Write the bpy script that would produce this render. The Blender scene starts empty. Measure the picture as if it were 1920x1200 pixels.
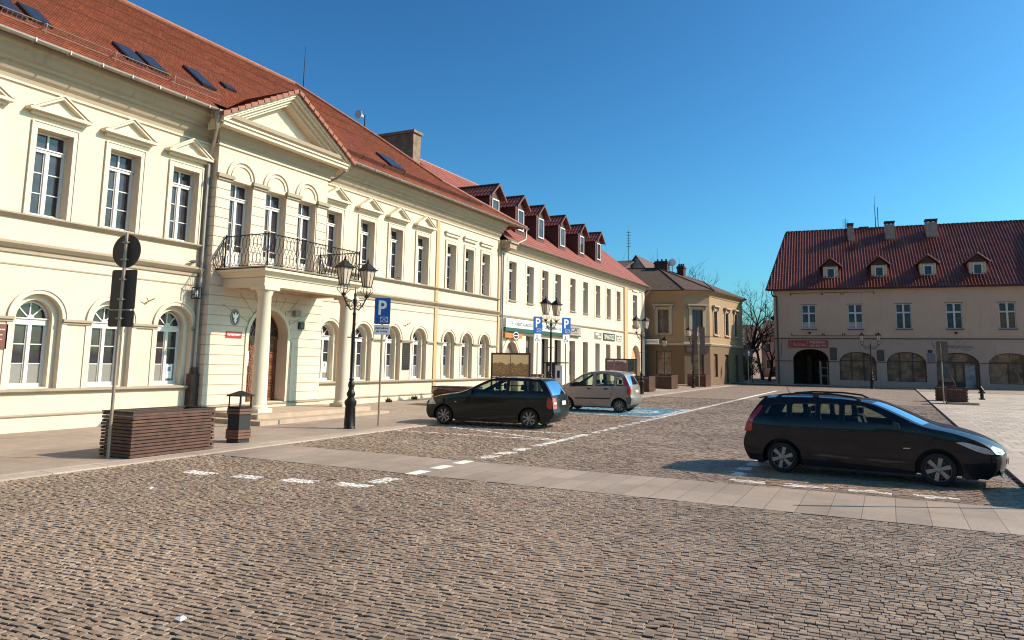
import bpy, bmesh, math, random
import numpy as np
from math import sin, cos, pi, radians, sqrt, atan2, hypot
from mathutils import Vector, Matrix
from mathutils.geometry import tessellate_polygon, delaunay_2d_cdt
random.seed(7); rng = np.random.default_rng(7)
scene = bpy.context.scene
COL = scene.collection

# ---------------------------------------------------------------- camera
YAW, PITCH, ROLL = radians(26.886), radians(7.4587), radians(.9656)
EYE = Vector((0, 0, 2.05))
fwd = Vector((-sin(YAW)*cos(PITCH), cos(YAW)*cos(PITCH), sin(PITCH)))
rgt = Vector((cos(YAW), sin(YAW), 0)); upv = rgt.cross(fwd)
r2 = rgt*cos(ROLL)+upv*sin(ROLL); u2 = -rgt*sin(ROLL)+upv*cos(ROLL)
cd = bpy.data.cameras.new('camera'); cam = bpy.data.objects.new('camera', cd); COL.objects.link(cam)
cd.sensor_width = 36; cd.lens = 1387/1920*36; cd.shift_y = -103.65/1920; cd.clip_end = 3000; cd.clip_start = .05
M = Matrix((r2, u2, -fwd)).transposed().to_4x4(); M.translation = EYE; cam.matrix_world = M
scene.camera = cam

# ---------------------------------------------------------------- light
SUN_AZ, SUN_EL = atan2(1, .50), radians(34.9)      # azimuth clockwise from +Y
world = bpy.data.worlds.new('World'); scene.world = world; world.use_nodes = True
wn = world.node_tree.nodes; wl = world.node_tree.links
bg = wn['Background']; sky = wn.new('ShaderNodeTexSky'); sky.sky_type = 'NISHITA'; sky.sun_disc = False
sky.sun_elevation = SUN_EL; sky.sun_rotation = SUN_AZ; sky.altitude = 0; sky.air_density = 1.0; sky.dust_density = 1.6; sky.ozone_density = 2.0
hs = wn.new('ShaderNodeMix'); hs.data_type = 'RGBA'; hs.blend_type = 'MULTIPLY'; hs.inputs[0].default_value = 1
hs.inputs[7].default_value = (.42, .94, 1.06, 1)
gm = wn.new('ShaderNodeGamma'); gm.inputs[1].default_value = 1.50
wl.new(sky.outputs[0], gm.inputs[0]); wl.new(gm.outputs[0], hs.inputs[6]); wl.new(hs.outputs[2], bg.inputs[0]); bg.inputs[1].default_value = .05
sd = bpy.data.lights.new('sun', 'SUN'); sd.energy = 5.0; sd.angle = radians(.5); sd.color = (1, .81, .665)
so = bpy.data.objects.new('sun', sd); COL.objects.link(so)
sv = Vector((1, .50, .78)).normalized()
so.rotation_euler = sv.to_track_quat('Z', 'Y').to_euler(); so.location = (60, 20, 60)
scene.view_settings.view_transform = 'Standard'; scene.view_settings.look = 'None'
scene.view_settings.gamma = 1; scene.view_settings.exposure = .58
scene.cycles.pixel_filter_type = 'BLACKMAN_HARRIS'; scene.cycles.filter_width = 1.15; scene.cycles.max_bounces = 8; scene.cycles.transparent_max_bounces = 16

# ---------------------------------------------------------------- materials
def nmat(name):
    m = bpy.data.materials.new(name); m.use_nodes = True
    nt = m.node_tree; return m, nt, nt.nodes['Principled BSDF']
def mixc(nt, a, b, fac, blend='MIX'):
    n = nt.nodes.new('ShaderNodeMix'); n.data_type = 'RGBA'; n.blend_type = blend
    for sock, v in ((6, a), (7, b)):
        if isinstance(v, (tuple, list)): n.inputs[sock].default_value = (*v[:3], 1)
        else: nt.links.new(v, n.inputs[sock])
    if isinstance(fac, (int, float)): n.inputs[0].default_value = fac
    else: nt.links.new(fac, n.inputs[0])
    return n.outputs[2]
def coords(nt, kind='Object', scale=(1, 1, 1), rot=(0, 0, 0)):
    tc = nt.nodes.new('ShaderNodeTexCoord'); mp = nt.nodes.new('ShaderNodeMapping')
    mp.inputs['Scale'].default_value = scale; mp.inputs['Rotation'].default_value = rot
    nt.links.new(tc.outputs[kind], mp.inputs[0]); return mp.outputs[0]
def noise(nt, vec, scale, detail=4, rough=.6):
    n = nt.nodes.new('ShaderNodeTexNoise'); n.inputs['Scale'].default_value = scale
    n.inputs['Detail'].default_value = detail; n.inputs['Roughness'].default_value = rough
    if vec is not None: nt.links.new(vec, n.inputs['Vector'])
    return n.outputs['Fac']
def ramp(nt, fac, p0, p1, c0=(0, 0, 0), c1=(1, 1, 1)):
    r = nt.nodes.new('ShaderNodeValToRGB'); e = r.color_ramp.elements
    e[0].position = p0; e[1].position = p1; e[0].color = (*c0, 1); e[1].color = (*c1, 1)
    nt.links.new(fac, r.inputs[0]); return r.outputs[0]
def bump(nt, b, h, strength=.3, dist=.02, prev=None):
    n = nt.nodes.new('ShaderNodeBump'); n.inputs['Strength'].default_value = strength; n.inputs['Distance'].default_value = dist
    nt.links.new(h, n.inputs['Height'])
    if prev is not None: nt.links.new(prev, n.inputs['Normal'])
    nt.links.new(n.outputs[0], b.inputs['Normal']); return n.outputs[0]
MATS = {}
K = .74      # overall reflectance trim that goes with the exposure
def kk(c): return tuple(x*K for x in c)
def basic(name, col, rough=.6, metal=0, var=.0, vs=8, bmp=0, coat=0):
    if name in MATS: return MATS[name]
    if min(col) < .8: col = kk(col)
    m, nt, b = nmat(name)
    b.inputs['Roughness'].default_value = rough; b.inputs['Metallic'].default_value = metal
    b.inputs['Coat Weight'].default_value = coat; b.inputs['Coat Roughness'].default_value = .04
    v = coords(nt); n = noise(nt, v, vs)
    lo = tuple(c*(1-var) for c in col); hi = tuple(min(1, c*(1+var)) for c in col)
    nt.links.new(ramp(nt, n, .3, .7, lo, hi), b.inputs['Base Color'])
    if bmp: bump(nt, b, noise(nt, v, vs*6), bmp, .01)
    MATS[name] = m; return m
def plaster(name, col, dirt=(.35, .27, .19), amount=.35, rough=.85):
    col = kk(col); dirt = kk(dirt); m, nt, b = nmat(name); v = coords(nt)
    big = noise(nt, v, .35, 5, .65); fine = noise(nt, v, 14, 3)
    vs = coords(nt, 'Object', (1.6, 1.6, .16)); streak = noise(nt, vs, 1.6, 6, .7)
    c = mixc(nt, tuple(x*.93 for x in col), tuple(min(1, x*1.04) for x in col), ramp(nt, big, .35, .65))
    st = ramp(nt, streak, .56, .78)
    mul = nt.nodes.new('ShaderNodeMath'); mul.operation = 'MULTIPLY'; nt.links.new(st, mul.inputs[0]); mul.inputs[1].default_value = amount
    c = mixc(nt, c, dirt, mul.outputs[0])
    nt.links.new(c, b.inputs['Base Color']); b.inputs['Roughness'].default_value = rough
    bump(nt, b, fine, .12, .01); MATS[name] = m; return m
CREAM = plaster('cream_plaster', (.82, .655, .48), amount=.25)
CREAM2 = plaster('bank_plaster', (.81, .67, .51), amount=.2)
TRIM = plaster('white_trim', (.84, .71, .52), amount=.12)
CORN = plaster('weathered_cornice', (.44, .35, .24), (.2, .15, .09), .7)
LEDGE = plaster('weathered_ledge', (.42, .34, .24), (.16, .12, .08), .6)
OCHRE = plaster('ochre_plaster', (.60, .41, .20), amount=.3)
GREYWALL = plaster('taupe_plaster', (.62, .43, .30), (.28, .19, .13), .5)
GREYWALL2 = plaster('taupe_plaster_low', (.53, .375, .29), (.24, .17, .13), .5)
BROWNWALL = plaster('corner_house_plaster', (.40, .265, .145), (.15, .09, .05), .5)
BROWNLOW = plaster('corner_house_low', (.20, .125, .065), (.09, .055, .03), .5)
WHITEF = basic('white_window_paint', (.80, .75, .68), .45, var=.03)
CONC = plaster('weathered_concrete', (.48, .37, .26), (.15, .1, .07), .6)
ZINC = basic('zinc_sheet', (.42, .37, .32), .45, .6, .15, 3)
DARKPIPE = basic('brown_pipe', (.05, .025, .018), .4, .2, .2, 5)
IRON = basic('black_iron', (.022, .017, .015), .45, .5, .3, 20, .15)
WOOD = None
def pane(name, col, rough=.04, wob=.03, ws=1.5):
    m, nt, b = nmat(name); b.inputs['Roughness'].default_value = rough
    v = coords(nt); n = noise(nt, v, 1.3, 2)
    nt.links.new(ramp(nt, n, .35, .65, tuple(c*.6 for c in col), tuple(c*1.5 for c in col)), b.inputs['Base Color'])
    b.inputs['IOR'].default_value = 1.45
    bump(nt, b, noise(nt, v, ws, 1), wob, .1); MATS[name] = m; return m
PANE = pane('window_glass', (.035, .030, .036))
PANEB = pane('shop_glass', (.20, .12, .075), .06, .12, 1.1); PANEB.node_tree.nodes['Principled BSDF'].inputs['IOR'].default_value = 1.35  # warm mottled brown in the base colour stands in for reflections
FROST = basic('frosted_pane', (.27, .25, .22), .35, var=.06, vs=3)
CURTAIN = basic('net_curtain', (.30, .26, .2), .9, var=.3, vs=6)
def clear_glass(name, tint, refl=.08):
    m, nt, b = nmat(name); nt.nodes.remove(b)
    o = nt.nodes['Material Output']; t = nt.nodes.new('ShaderNodeBsdfTransparent'); t.inputs[0].default_value = (*tint, 1)
    g = nt.nodes.new('ShaderNodeBsdfGlossy'); g.inputs['Roughness'].default_value = .02; g.inputs[0].default_value = (1, 1, 1, 1)
    f = nt.nodes.new('ShaderNodeFresnel'); f.inputs[0].default_value = 1.5
    mx = nt.nodes.new('ShaderNodeMixShader'); nt.links.new(f.outputs[0], mx.inputs[0]); nt.links.new(t.outputs[0], mx.inputs[1]); nt.links.new(g.outputs[0], mx.inputs[2])
    nt.links.new(mx.outputs[0], o.inputs[0]); MATS[name] = m; return m
CARGLASS = clear_glass('car_window_glass', (.62, .70, .60))
CARGLASS2 = clear_glass('tinted_car_glass', (.22, .25, .24))
def slabs(name, w, h, col, var=.12, mortar=(.12, .09, .07), msize=.012, off=.5, rot=0, bstr=.4):
    col = kk(col); mortar = kk(mortar); m, nt, b = nmat(name); v = coords(nt, 'Object', (1, 1, 1), (0, 0, rot))
    br = nt.nodes.new('ShaderNodeTexBrick'); nt.links.new(v, br.inputs['Vector'])
    br.offset = off; br.inputs['Scale'].default_value = 1; br.inputs['Brick Width'].default_value = w; br.inputs['Row Height'].default_value = h
    br.inputs['Mortar Size'].default_value = msize; br.inputs['Mortar Smooth'].default_value = .3
    br.inputs['Color1'].default_value = (*[c*(1-var) for c in col], 1); br.inputs['Color2'].default_value = (*[c*(1+var) for c in col], 1)
    br.inputs['Mortar'].default_value = (*mortar, 1)
    n1 = noise(nt, v, .5, 5, .7); n2 = noise(nt, v, 25, 4)
    c = mixc(nt, br.outputs[0], (.5, .5, .5), .0)
    c = mixc(nt, c, ramp(nt, n1, .3, .7, (.72, .70, .68), (1.12, 1.12, 1.12)), 1, 'MULTIPLY')
    c = mixc(nt, c, ramp(nt, n2, .3, .7, (.86, .86, .86), (1.1, 1.1, 1.1)), 1, 'MULTIPLY')
    nt.links.new(c, b.inputs['Base Color']); b.inputs['Roughness'].default_value = .75
    inv = nt.nodes.new('ShaderNodeMath'); inv.operation = 'SUBTRACT'; inv.inputs[0].default_value = 1; nt.links.new(br.outputs['Fac'], inv.inputs[1])
    p = bump(nt, b, inv.outputs[0], bstr, .01); bump(nt, b, n2, .25, .004, p); MATS[name] = m; return m
COB = (.38, .275, .20)
def stone(name, a, bcol, wear=None):
    a = kk(a); bcol = kk(bcol); m, nt, b = nmat(name); v = coords(nt)
    g = nt.nodes.new('ShaderNodeNewGeometry'); rd = g.outputs['Random Per Island']
    c = ramp(nt, rd, 0, 1, a, bcol)
    c = mixc(nt, c, ramp(nt, noise(nt, v, 30, 4), .3, .7, (.78, .76, .74), (1.14, 1.14, 1.14)), 1, 'MULTIPLY')
    c = mixc(nt, c, ramp(nt, noise(nt, v, .33, 7, .75), .33, .68, (.66, .64, .63), (1.2, 1.2, 1.19)), 1, 'MULTIPLY')
    if wear: c = mixc(nt, c, wear, ramp(nt, noise(nt, v, 22, 5), .66, .80))
    nt.links.new(c, b.inputs['Base Color']); b.inputs['Roughness'].default_value = .62
    bump(nt, b, noise(nt, v, 70, 4), .35, .006); MATS[name] = m; return m
SETT = stone('granite_setts', (.29, .198, .134), (.45, .332, .235))
SETTW = stone('white_painted_setts', (.95, .88, .78), (1.05, .98, .88), COB)
SETTB = stone('blue_painted_setts', (.13, .31, .42), (.20, .42, .52), (.34, .36, .36))
GROUT = basic('joint_sand', (.075, .048, .034), .95, var=.4, vs=12)
FARCOB = slabs('far_setts', .13, .1, COB, .28, (.10, .07, .05), .012, .5)
STRIPM = slabs('granite_slab_strip', .42, 1.025, (.40, .313, .243), .12, (.20, .15, .115), .007, 0)
PAVEM = slabs('concrete_paving', .5, .5, (.41, .32, .248), .07, (.2, .15, .12), .006, .5, 0, .2)
PLAZAM = slabs('plaza_paving', .45, .9, (.58, .485, .385), .10, (.17, .13, .10), .012, .5)
KERBM = slabs('kerb_stone', 1.0, 1.0, (.52, .42, .34), .06, (.16, .12, .09), .01, 0)
# ---------------------------------------------------------------- mesh helpers
class MB:
    def __init__(s, T=None): s.v = []; s.f = []; s.T = T
    def add(s, vs, fs):
        o = len(s.v); s.v += [tuple(s.T(*p)) for p in vs] if s.T else [tuple(p) for p in vs]
        s.f += [tuple(i+o for i in f) for f in fs]; return s
    def box(s, x0, x1, y0, y1, z0, z1):
        return s.add([(x0, y0, z0), (x1, y0, z0), (x1, y1, z0), (x0, y1, z0), (x0, y0, z1), (x1, y0, z1), (x1, y1, z1), (x0, y1, z1)],
                     [(0, 3, 2, 1), (4, 5, 6, 7), (0, 1, 5, 4), (1, 2, 6, 5), (2, 3, 7, 6), (3, 0, 4, 7)])
    def prism(s, A, B):
        n = len(A); return s.add(list(A)+list(B), [tuple(range(n))[::-1], tuple(range(n, 2*n))]+[(i, (i+1) % n, n+(i+1) % n, n+i) for i in range(n)])
    def ext(s, poly, a, b, axis='w'):
        """extrude a 2D polygon (u,v) between w=a and w=b"""
        return s.prism([(u, v, a) for u, v in poly], [(u, v, b) for u, v in poly])
    def lathe(s, prof, c=(0, 0, 0), n=16, caps=True):
        vs = []; fs = []
        for r, z in prof:
            for k in range(n): t = 2*pi*k/n; vs.append((c[0]+r*cos(t), c[1]+r*sin(t), c[2]+z))
        for i in range(len(prof)-1):
            for k in range(n): fs.append((i*n+k, i*n+(k+1) % n, (i+1)*n+(k+1) % n, (i+1)*n+k))
        if caps: fs.append(tuple(range(n))[::-1]); fs.append(tuple(range((len(prof)-1)*n, len(prof)*n)))
        return s.add(vs, fs)
    def tube(s, pts, r, n=6, r1=None):
        pts = [Vector(p) for p in pts]; m = len(pts); vs = []; fs = []
        for i, p in enumerate(pts):
            d = (pts[min(i+1, m-1)]-pts[max(i-1, 0)]).normalized()
            a = d.cross(Vector((0, 0, 1)));
            if a.length < .05: a = d.cross(Vector((1, 0, 0)))
            a.normalize(); b = d.cross(a)
            rr = r if r1 is None else r+(r1-r)*i/(m-1)
            for k in range(n): t = 2*pi*k/n; vs.append(p+a*rr*cos(t)+b*rr*sin(t))
        for i in range(m-1):
            for k in range(n): fs.append((i*n+k, i*n+(k+1) % n, (i+1)*n+(k+1) % n, (i+1)*n+k))
        fs.append(tuple(range(n))[::-1]); fs.append(tuple(range((m-1)*n, m*n)))
        return s.add(vs, fs)
    def sweep(s, path, prof, closed_ends=True):
        """path: 2D points (x,y); profile: (w,z), w offset to the right of travel; mitred"""
        P = [Vector(p) for p in path]; n = len(P); m = len(prof); vs = []; fs = []
        for i in range(n):
            def nrm(a, b): d = (b-a).normalized(); return Vector((d.y, -d.x))
            if i == 0: o = nrm(P[0], P[1])
            elif i == n-1: o = nrm(P[-2], P[-1])
            else:
                a = nrm(P[i-1], P[i]); b = nrm(P[i], P[i+1]); o = (a+b); o = o/max(.3, o.length_squared)*2
            for w, z in prof: vs.append((P[i].x+o.x*w, P[i].y+o.y*w, z))
        for i in range(n-1):
            for k in range(m): fs.append((i*m+k, i*m+(k+1) % m, (i+1)*m+(k+1) % m, (i+1)*m+k))
        if closed_ends: fs.append(tuple(range(m))); fs.append(tuple(range((n-1)*m, n*m))[::-1])
        return s.add(vs, fs)
    def holed(s, outer, holes, w, depth=0, back=None):
        """planar (u,v) panel at w with holes; reveals go back by depth"""
        L = [[Vector((u, v, 0)) for u, v in outer]]+[[Vector((u, v, 0)) for u, v in h] for h in holes]
        tris = tessellate_polygon(L); flat = [p for l in L for p in l]
        s.add([(p.x, p.y, w) for p in flat], [tuple(t) for t in tris])
        if depth:
            for h in holes:
                n = len(h); s.add([(u, v, w) for u, v in h]+[(u, v, w-depth) for u, v in h], [(i, (i+1) % n, n+(i+1) % n, n+i) for i in range(n)])
        return s
    def ring(s, cu, cv, r0, r1, w0, w1, a0=0, a1=pi, n=20):
        A = [(cu+r1*cos(a0+(a1-a0)*k/n), cv+r1*sin(a0+(a1-a0)*k/n)) for k in range(n+1)]
        B = [(cu+r0*cos(a0+(a1-a0)*k/n), cv+r0*sin(a0+(a1-a0)*k/n)) for k in range(n+1)]
        for k in range(n): s.ext([A[k], A[k+1], B[k+1], B[k]], w0, w1)
        return s
def E_(x0):   # facade facing +X: u=Y, v=Z, w=+X
    return lambda u, v, w: (x0+w, u, v)
def S_(y0):   # facade facing -Y: u=X
    return lambda u, v, w: (u, y0-w, v)
def setp(o, label=None, cat=None, group=None, kind=None):
    if label: o['label'] = label
    if cat: o['category'] = cat
    if group: o['group'] = group
    if kind: o['kind'] = kind
    return o
def thing(name, label, cat, loc=(0, 0, 0), rz=0, group=None):
    o = bpy.data.objects.new(name, None); COL.objects.link(o); o.location = loc; o.rotation_euler = (0, 0, rz)
    o.empty_display_size = .3
    return setp(o, label, cat, group)
def mesh_of(name, mb, mat, smooth=None, origin=(0, 0, 0)):
    me = bpy.data.meshes.new(name)
    vs = mb.v if not any(origin) else [(x-origin[0], y-origin[1], z-origin[2]) for x, y, z in mb.v]
    me.from_pydata(vs, [], mb.f)
    for mm in (mat if isinstance(mat, (list, tuple)) else [mat]): me.materials.append(mm)
    if smooth:
        me.polygons.foreach_set('use_smooth', [True]*len(me.polygons)); me.set_sharp_from_angle(angle=radians(smooth))
    me.update(); return me
def part(name, mb, mat, parent=None, smooth=None, label=None):
    """mb in the parent's local frame, or in world axes when the parent is not rotated (offset removed)"""
    org = (0, 0, 0)
    if parent is not None and parent.get('_w'): org = tuple(parent.location)
    me = mesh_of(name, mb, mat, smooth, org); o = bpy.data.objects.new(name, me); COL.objects.link(o)
    if parent is not None: o.parent = parent
    if label: o['label'] = label
    return o
def sub(name, mb, mat, parent, smooth=None):
    root = parent.parent; org = tuple(root.location) if root is not None and root.get('_w') else (0, 0, 0)
    org = tuple(org[i]+parent.location[i] for i in range(3)) if root is not None and root.get('_w') else (0, 0, 0)
    me = mesh_of(name, mb, mat, smooth, org); o = bpy.data.objects.new(name, me); COL.objects.link(o); o.parent = parent; return o
def wthing(name, label, cat, loc, group=None):
    o = thing(name, label, cat, loc, 0, group); o['_w'] = 1; return o
def inst(name, me, loc, parent):
    o = bpy.data.objects.new(name, me); COL.objects.link(o); o.parent = parent
    if parent is not None and parent.get('_w'): loc = tuple(loc[i]-parent.location[i] for i in range(3))
    o.location = loc; return o
def copy_tree(o, parent=None, loc=None, rz=None, label=None):
    c = o.copy(); COL.objects.link(c); c.parent = parent
    if loc is not None: c.location = loc
    if rz is not None: c.rotation_euler = (0, 0, rz)
    if label: c['label'] = label
    for ch in list(o.children): copy_tree(ch, c)
    return c
def text_mb(mb, body, u0, u1, v0, v1, w, T=None, d=.012):
    """text stretched to the box (u0..u1, v0..v1) at depth w, in mb's own mapping"""
    cu = bpy.data.curves.new('t', 'FONT'); cu.body = body; cu.extrude = 0; cu.offset = .022; cu.resolution_u = 3
    ob = bpy.data.objects.new('t', cu); COL.objects.link(ob)
    dg = bpy.context.evaluated_depsgraph_get(); me = bpy.data.meshes.new_from_object(ob.evaluated_get(dg))
    vs = [v.co.copy() for v in me.vertices]; fs = [tuple(p.vertices) for p in me.polygons]
    bpy.data.objects.remove(ob); bpy.data.curves.remove(cu); bpy.data.meshes.remove(me)
    xa = min(v.x for v in vs); xb = max(v.x for v in vs); ya = min(v.y for v in vs); yb = max(v.y for v in vs)
    q = [(u0+(v.x-xa)/(xb-xa)*(u1-u0), v0+(v.y-ya)/(yb-ya)*(v1-v0)) for v in vs]
    n = len(q); mb.add([(a, b, w+d) for a, b in q], fs); return mb
def clamp(x, a=0., b=1.): return max(a, min(b, x))
def gz(x, y):
    return .003*y+.17*clamp((y-18)/12)*clamp((-14.6-x)/5.2)
# ---------------------------------------------------------------- ground
def sheet(name, x0, x1, y0, y1, mat, dz=0., nx=2, ny=2, kind='structure'):
    vs = []; fs = []
    for j in range(ny+1):
        for i in range(nx+1):
            x = x0+(x1-x0)*i/nx; y = y0+(y1-y0)*j/ny; vs.append((x, y, gz(x, y)+dz))
    for j in range(ny):
        for i in range(nx): a = j*(nx+1)+i; fs.append((a, a+1, a+nx+2, a+nx+1))
    mb = MB(); mb.v = vs; mb.f = fs; return setp(part(name, mb, mat), kind=kind)
def slab_obj(name, x0, x1, y0, y1, mat, top, bottom=-.3, nx=4, ny=30):
    vs = []; fs = []
    for j in range(ny+1):
        for i in range(nx+1):
            x = x0+(x1-x0)*i/nx; y = y0+(y1-y0)*j/ny; vs.append((x, y, gz(x, y)+top))
    for j in range(ny):
        for i in range(nx): a = j*(nx+1)+i; fs.append((a, a+1, a+nx+2, a+nx+1))
    mb = MB(); mb.v = vs; mb.f = fs
    for xa, ya, xb, yb in ((x0, y0, x1, y0), (x1, y0, x1, y1), (x1, y1, x0, y1), (x0, y1, x0, y0)):
        mb.add([(xa, ya, gz(xa, ya)+top), (xb, yb, gz(xb, yb)+top), (xb, yb, bottom), (xa, ya, bottom)], [(0, 1, 2, 3)])
    return setp(part(name, mb, mat), kind='structure')
sheet('ground', -500, 500, -60, 900, GROUT, -.03, 1, 1).hide_render = False
MARK = []      # (x0,x1,y0,y1) white painted rectangles
for x, y in ((-10.88, 9.45), (-9.84, 9.58), (-8.83, 9.73), (-7.84, 9.88)): MARK.append((x-.29, x+.29, y-.13, y+.13))
for y in (10.5, 14.15, 14.95, 15.75): MARK.append((-7.80, -7.52, y-.28, y+.28))
MARK.append((-7.76, -7.55, 16.5, 19.9))
for k in range(9): MARK.append((-7.76, -7.55, 20.4+k*.78, 20.9+k*.78))
MARK.append((-7.77, -7.55, 27.5, 60.0))
for x in (-2.26, -1.33, -.35, .6): MARK.append((x-.30, x+.30, 13.68, 13.9))
for y in (14.6, 15.45, 16.2, 17.0, 17.8): MARK.append((-2.70, -2.48, y-.24, y+.24))
for k in range(8): MARK.append((-2.3+k*.62, -2.0+k*.62, 18.3, 18.46))
LINES = [((-12.5, 17.75), (-7.7, 18.0), .055), ((-12.2, 19.7), (-7.7, 19.85), .055), ((-12.0, 19.6), (-7.9, 18.1), .055)]
BLUE = (-12.4, -7.78, 27.5, 32.9)
def markmask(x, y):
    m = np.zeros(len(x), bool)
    for a, b, c, d in MARK: m |= (x > a) & (x < b) & (y > c) & (y < d)
    for (ax, ay), (bx, by), w in LINES:
        t = np.clip(((x-ax)*(bx-ax)+(y-ay)*(by-ay))/((bx-ax)**2+(by-ay)**2), 0, 1)
        m |= np.hypot(x-ax-t*(bx-ax), y-ay-t*(by-ay)) < w
    # wheelchair pictogram and border in the blue bay
    bx, by = -9.3, 30.2
    r = np.hypot(x-bx, y-by); m |= (r > .62) & (r < .82) & ((x-bx) > -.5)
    m |= (abs(y-by-.1) < .1) & (x-bx < .3) & (x-bx > -1.0); m |= np.hypot(x-bx+1.25, y-by-.1) < .2
    m |= (abs(x+7.95) < .07) & (y > 27.6) & (y < 32.9)
    m |= ((abs(y-27.6) < .08) | (abs(y-32.85) < .08)) & (x > -12.4) & (x < -7.7)
    return m
def setts(x0, x1, y0, y1, sx, sy, rot, hid):
    cx, cy = (x0+x1)/2, (y0+y1)/2; R = hypot(x1-x0, y1-y0)/2+.5
    nr = int(2*R/sy); X = []; Y = []; W = []
    for j in range(nr):
        v = -R+j*sy; u = -R+rng.uniform(0, sx)
        n = int(2*R/sx*1.25); w = sx*rng.uniform(.70, 1.45, n); e = u+np.cumsum(w); c = e-w/2
        k = c < R; X.append(c[k]); Y.append(np.full(k.sum(), v)); W.append(w[k])
    u = np.concatenate(X); v = np.concatenate(Y); w = np.concatenate(W)
    v = v+.012*np.sin(u*1.7+v*.5)+.03*np.sin(u*.35+1)+rng.normal(0, .0065, len(v))
    x = cx+u*cos(rot)-v*sin(rot); y = cy+u*sin(rot)+v*cos(rot)
    k = (x > x0) & (x < x1) & (y > y0) & (y < y1) & ~hid(x, y); x, y, w = x[k], y[k], w[k]; n = len(x)
    hw = w/2-.0022; hh = np.full(n, sy/2-.0042)*rng.uniform(.88, 1.02, n)
    ang = rot+rng.normal(0, .035, n); top = .003*y+rng.normal(0, .0022, n)-.001; tiltx = rng.normal(0, .03, n); tilty = rng.normal(0, .03, n)
    V = np.zeros((n, 8, 3)); q = [(-1, -1), (1, -1), (1, 1), (-1, 1)]
    for i, (a, b) in enumerate(q):
        ja = rng.normal(0, .0035, (2, n))
        for lay in (0, 1):
            ins = 0 if lay == 0 else .005
            du = a*(hw-ins*.35)+ja[0]*.6; dv = b*(hh-ins)+ja[1]
            V[:, i+4*lay, 0] = x+du*np.cos(ang)-dv*np.sin(ang); V[:, i+4*lay, 1] = y+du*np.sin(ang)+dv*np.cos(ang)
            V[:, i+4*lay, 2] = top+du*tiltx+dv*tilty-(.009 if lay == 0 else 0)
    # lower skirt handled by the bevel face going down to the sand
    F = np.array([(4, 5, 6, 7), (0, 1, 5, 4), (1, 2, 6, 5), (2, 3, 7, 6), (3, 0, 4, 7)])
    return V, F, x, y
def np_mesh(name, V, F, mat, kind='structure'):
    n = len(V); verts = V.reshape(-1, 3); faces = (F[None]+np.arange(n)[:, None, None]*8).reshape(-1, 4)
    me = bpy.data.meshes.new(name); me.vertices.add(len(verts)); me.vertices.foreach_set('co', verts.ravel())
    me.loops.add(faces.size); me.loops.foreach_set('vertex_index', faces.ravel().astype(np.int32))
    me.polygons.add(len(faces)); me.polygons.foreach_set('loop_start', np.arange(0, faces.size, 4, dtype=np.int32))
    me.update(calc_edges=True); me.polygons.foreach_set('use_smooth', np.zeros(len(faces), bool)); me.materials.append(mat)
    o = bpy.data.objects.new(name, me); COL.objects.link(o); return setp(o, kind=kind)
XL, XR = -12.7, 2.0
nohid = lambda x, y: np.zeros(len(x), bool)
V, F, sx_, sy_ = setts(-12.95, 4.2, 1.4, 11.28, .086, .071, radians(3), nohid)
m = markmask(sx_, sy_)
np_mesh('cobblestone_square', V[~m], F, SETT); WM = [V[m]]
V, F, sx_, sy_ = setts(XL, XR, 13.37, 44, .108, .09, radians(-2), nohid)
m = markmask(sx_, sy_); bl = (sx_ > BLUE[0]) & (sx_ < BLUE[1]) & (sy_ > BLUE[2]) & (sy_ < BLUE[3]) & ~m
np_mesh('cobblestone_road', V[~m & ~bl], F, SETT)
np_mesh('blue_bay_marking', V[bl], F, SETTB); WM.append(V[m]); np_mesh('road_marking', np.concatenate(WM), F, SETTW)
sheet('cobblestone_sheet', XL, XR, 44, 74, FARCOB, 0, 1, 1)
mb = MB(); z = lambda x, y: gz(x, y)+.004
mb.add([(-7.77, 44, z(0, 44)), (-7.55, 44, z(0, 44)), (-7.55, 60, z(0, 60)), (-7.77, 60, z(0, 60))], [(0, 1, 2, 3)])
PAINT = basic('road_paint', (.95, .88, .78), .7, var=.12, vs=15)
setp(part('road_marking', mb, PAINT), kind='structure')
sheet('cobblestone_sheet', -60, 60, -50, 1.4, FARCOB, -.006, 1, 1)
sheet('cobblestone_sheet', 4.2, 60, 1.4, 13.35, FARCOB, -.006, 1, 1)
slab_obj('stone_strip', XL, 4.2, 11.3, 13.35, STRIPM, .002, -.2, 1, 1)
mb = MB()
for y in (11.5, 12.3, 13.1): mb.add([(-7.78, y-.25, gz(0, y-.25)+.006), (-7.53, y-.25, gz(0, y-.25)+.006), (-7.53, y+.25, gz(0, y+.25)+.006), (-7.78, y+.25, gz(0, y+.25)+.006)], [(0, 1, 2, 3)])
setp(part('road_marking', mb, PAINT), kind='structure')
slab_obj('pavement', -20.2, -13.22, -6, 70, PAVEM, .022, -.2, 12, 60)
slab_obj('kerb', -13.22, -12.7, -6, 70, KERBM, .026, -.2, 1, 40)
slab_obj('plaza_pavement', 2.55, 60, 13.35, 66.5, PLAZAM, .05, -.2, 2, 2)
slab_obj('kerb', 2.0, 2.55, 13.35, 66.5, KERBM, .055, -.2, 1, 2)
slab_obj('far_pavement', -60, 2.0, 74, 84, PAVEM, .05, -.2, 2, 2)
slab_obj('far_pavement', 2.0, 60, 66.5, 84, PAVEM, .06, -.2, 2, 2)
slab_obj('road', -16, -9.6, 84, 200, FARCOB, .0, -.4, 1, 1)
slab_obj('far_pavement', -60, -12.7, 70, 74, PAVEM, .022, -.2, 2, 2)

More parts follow.
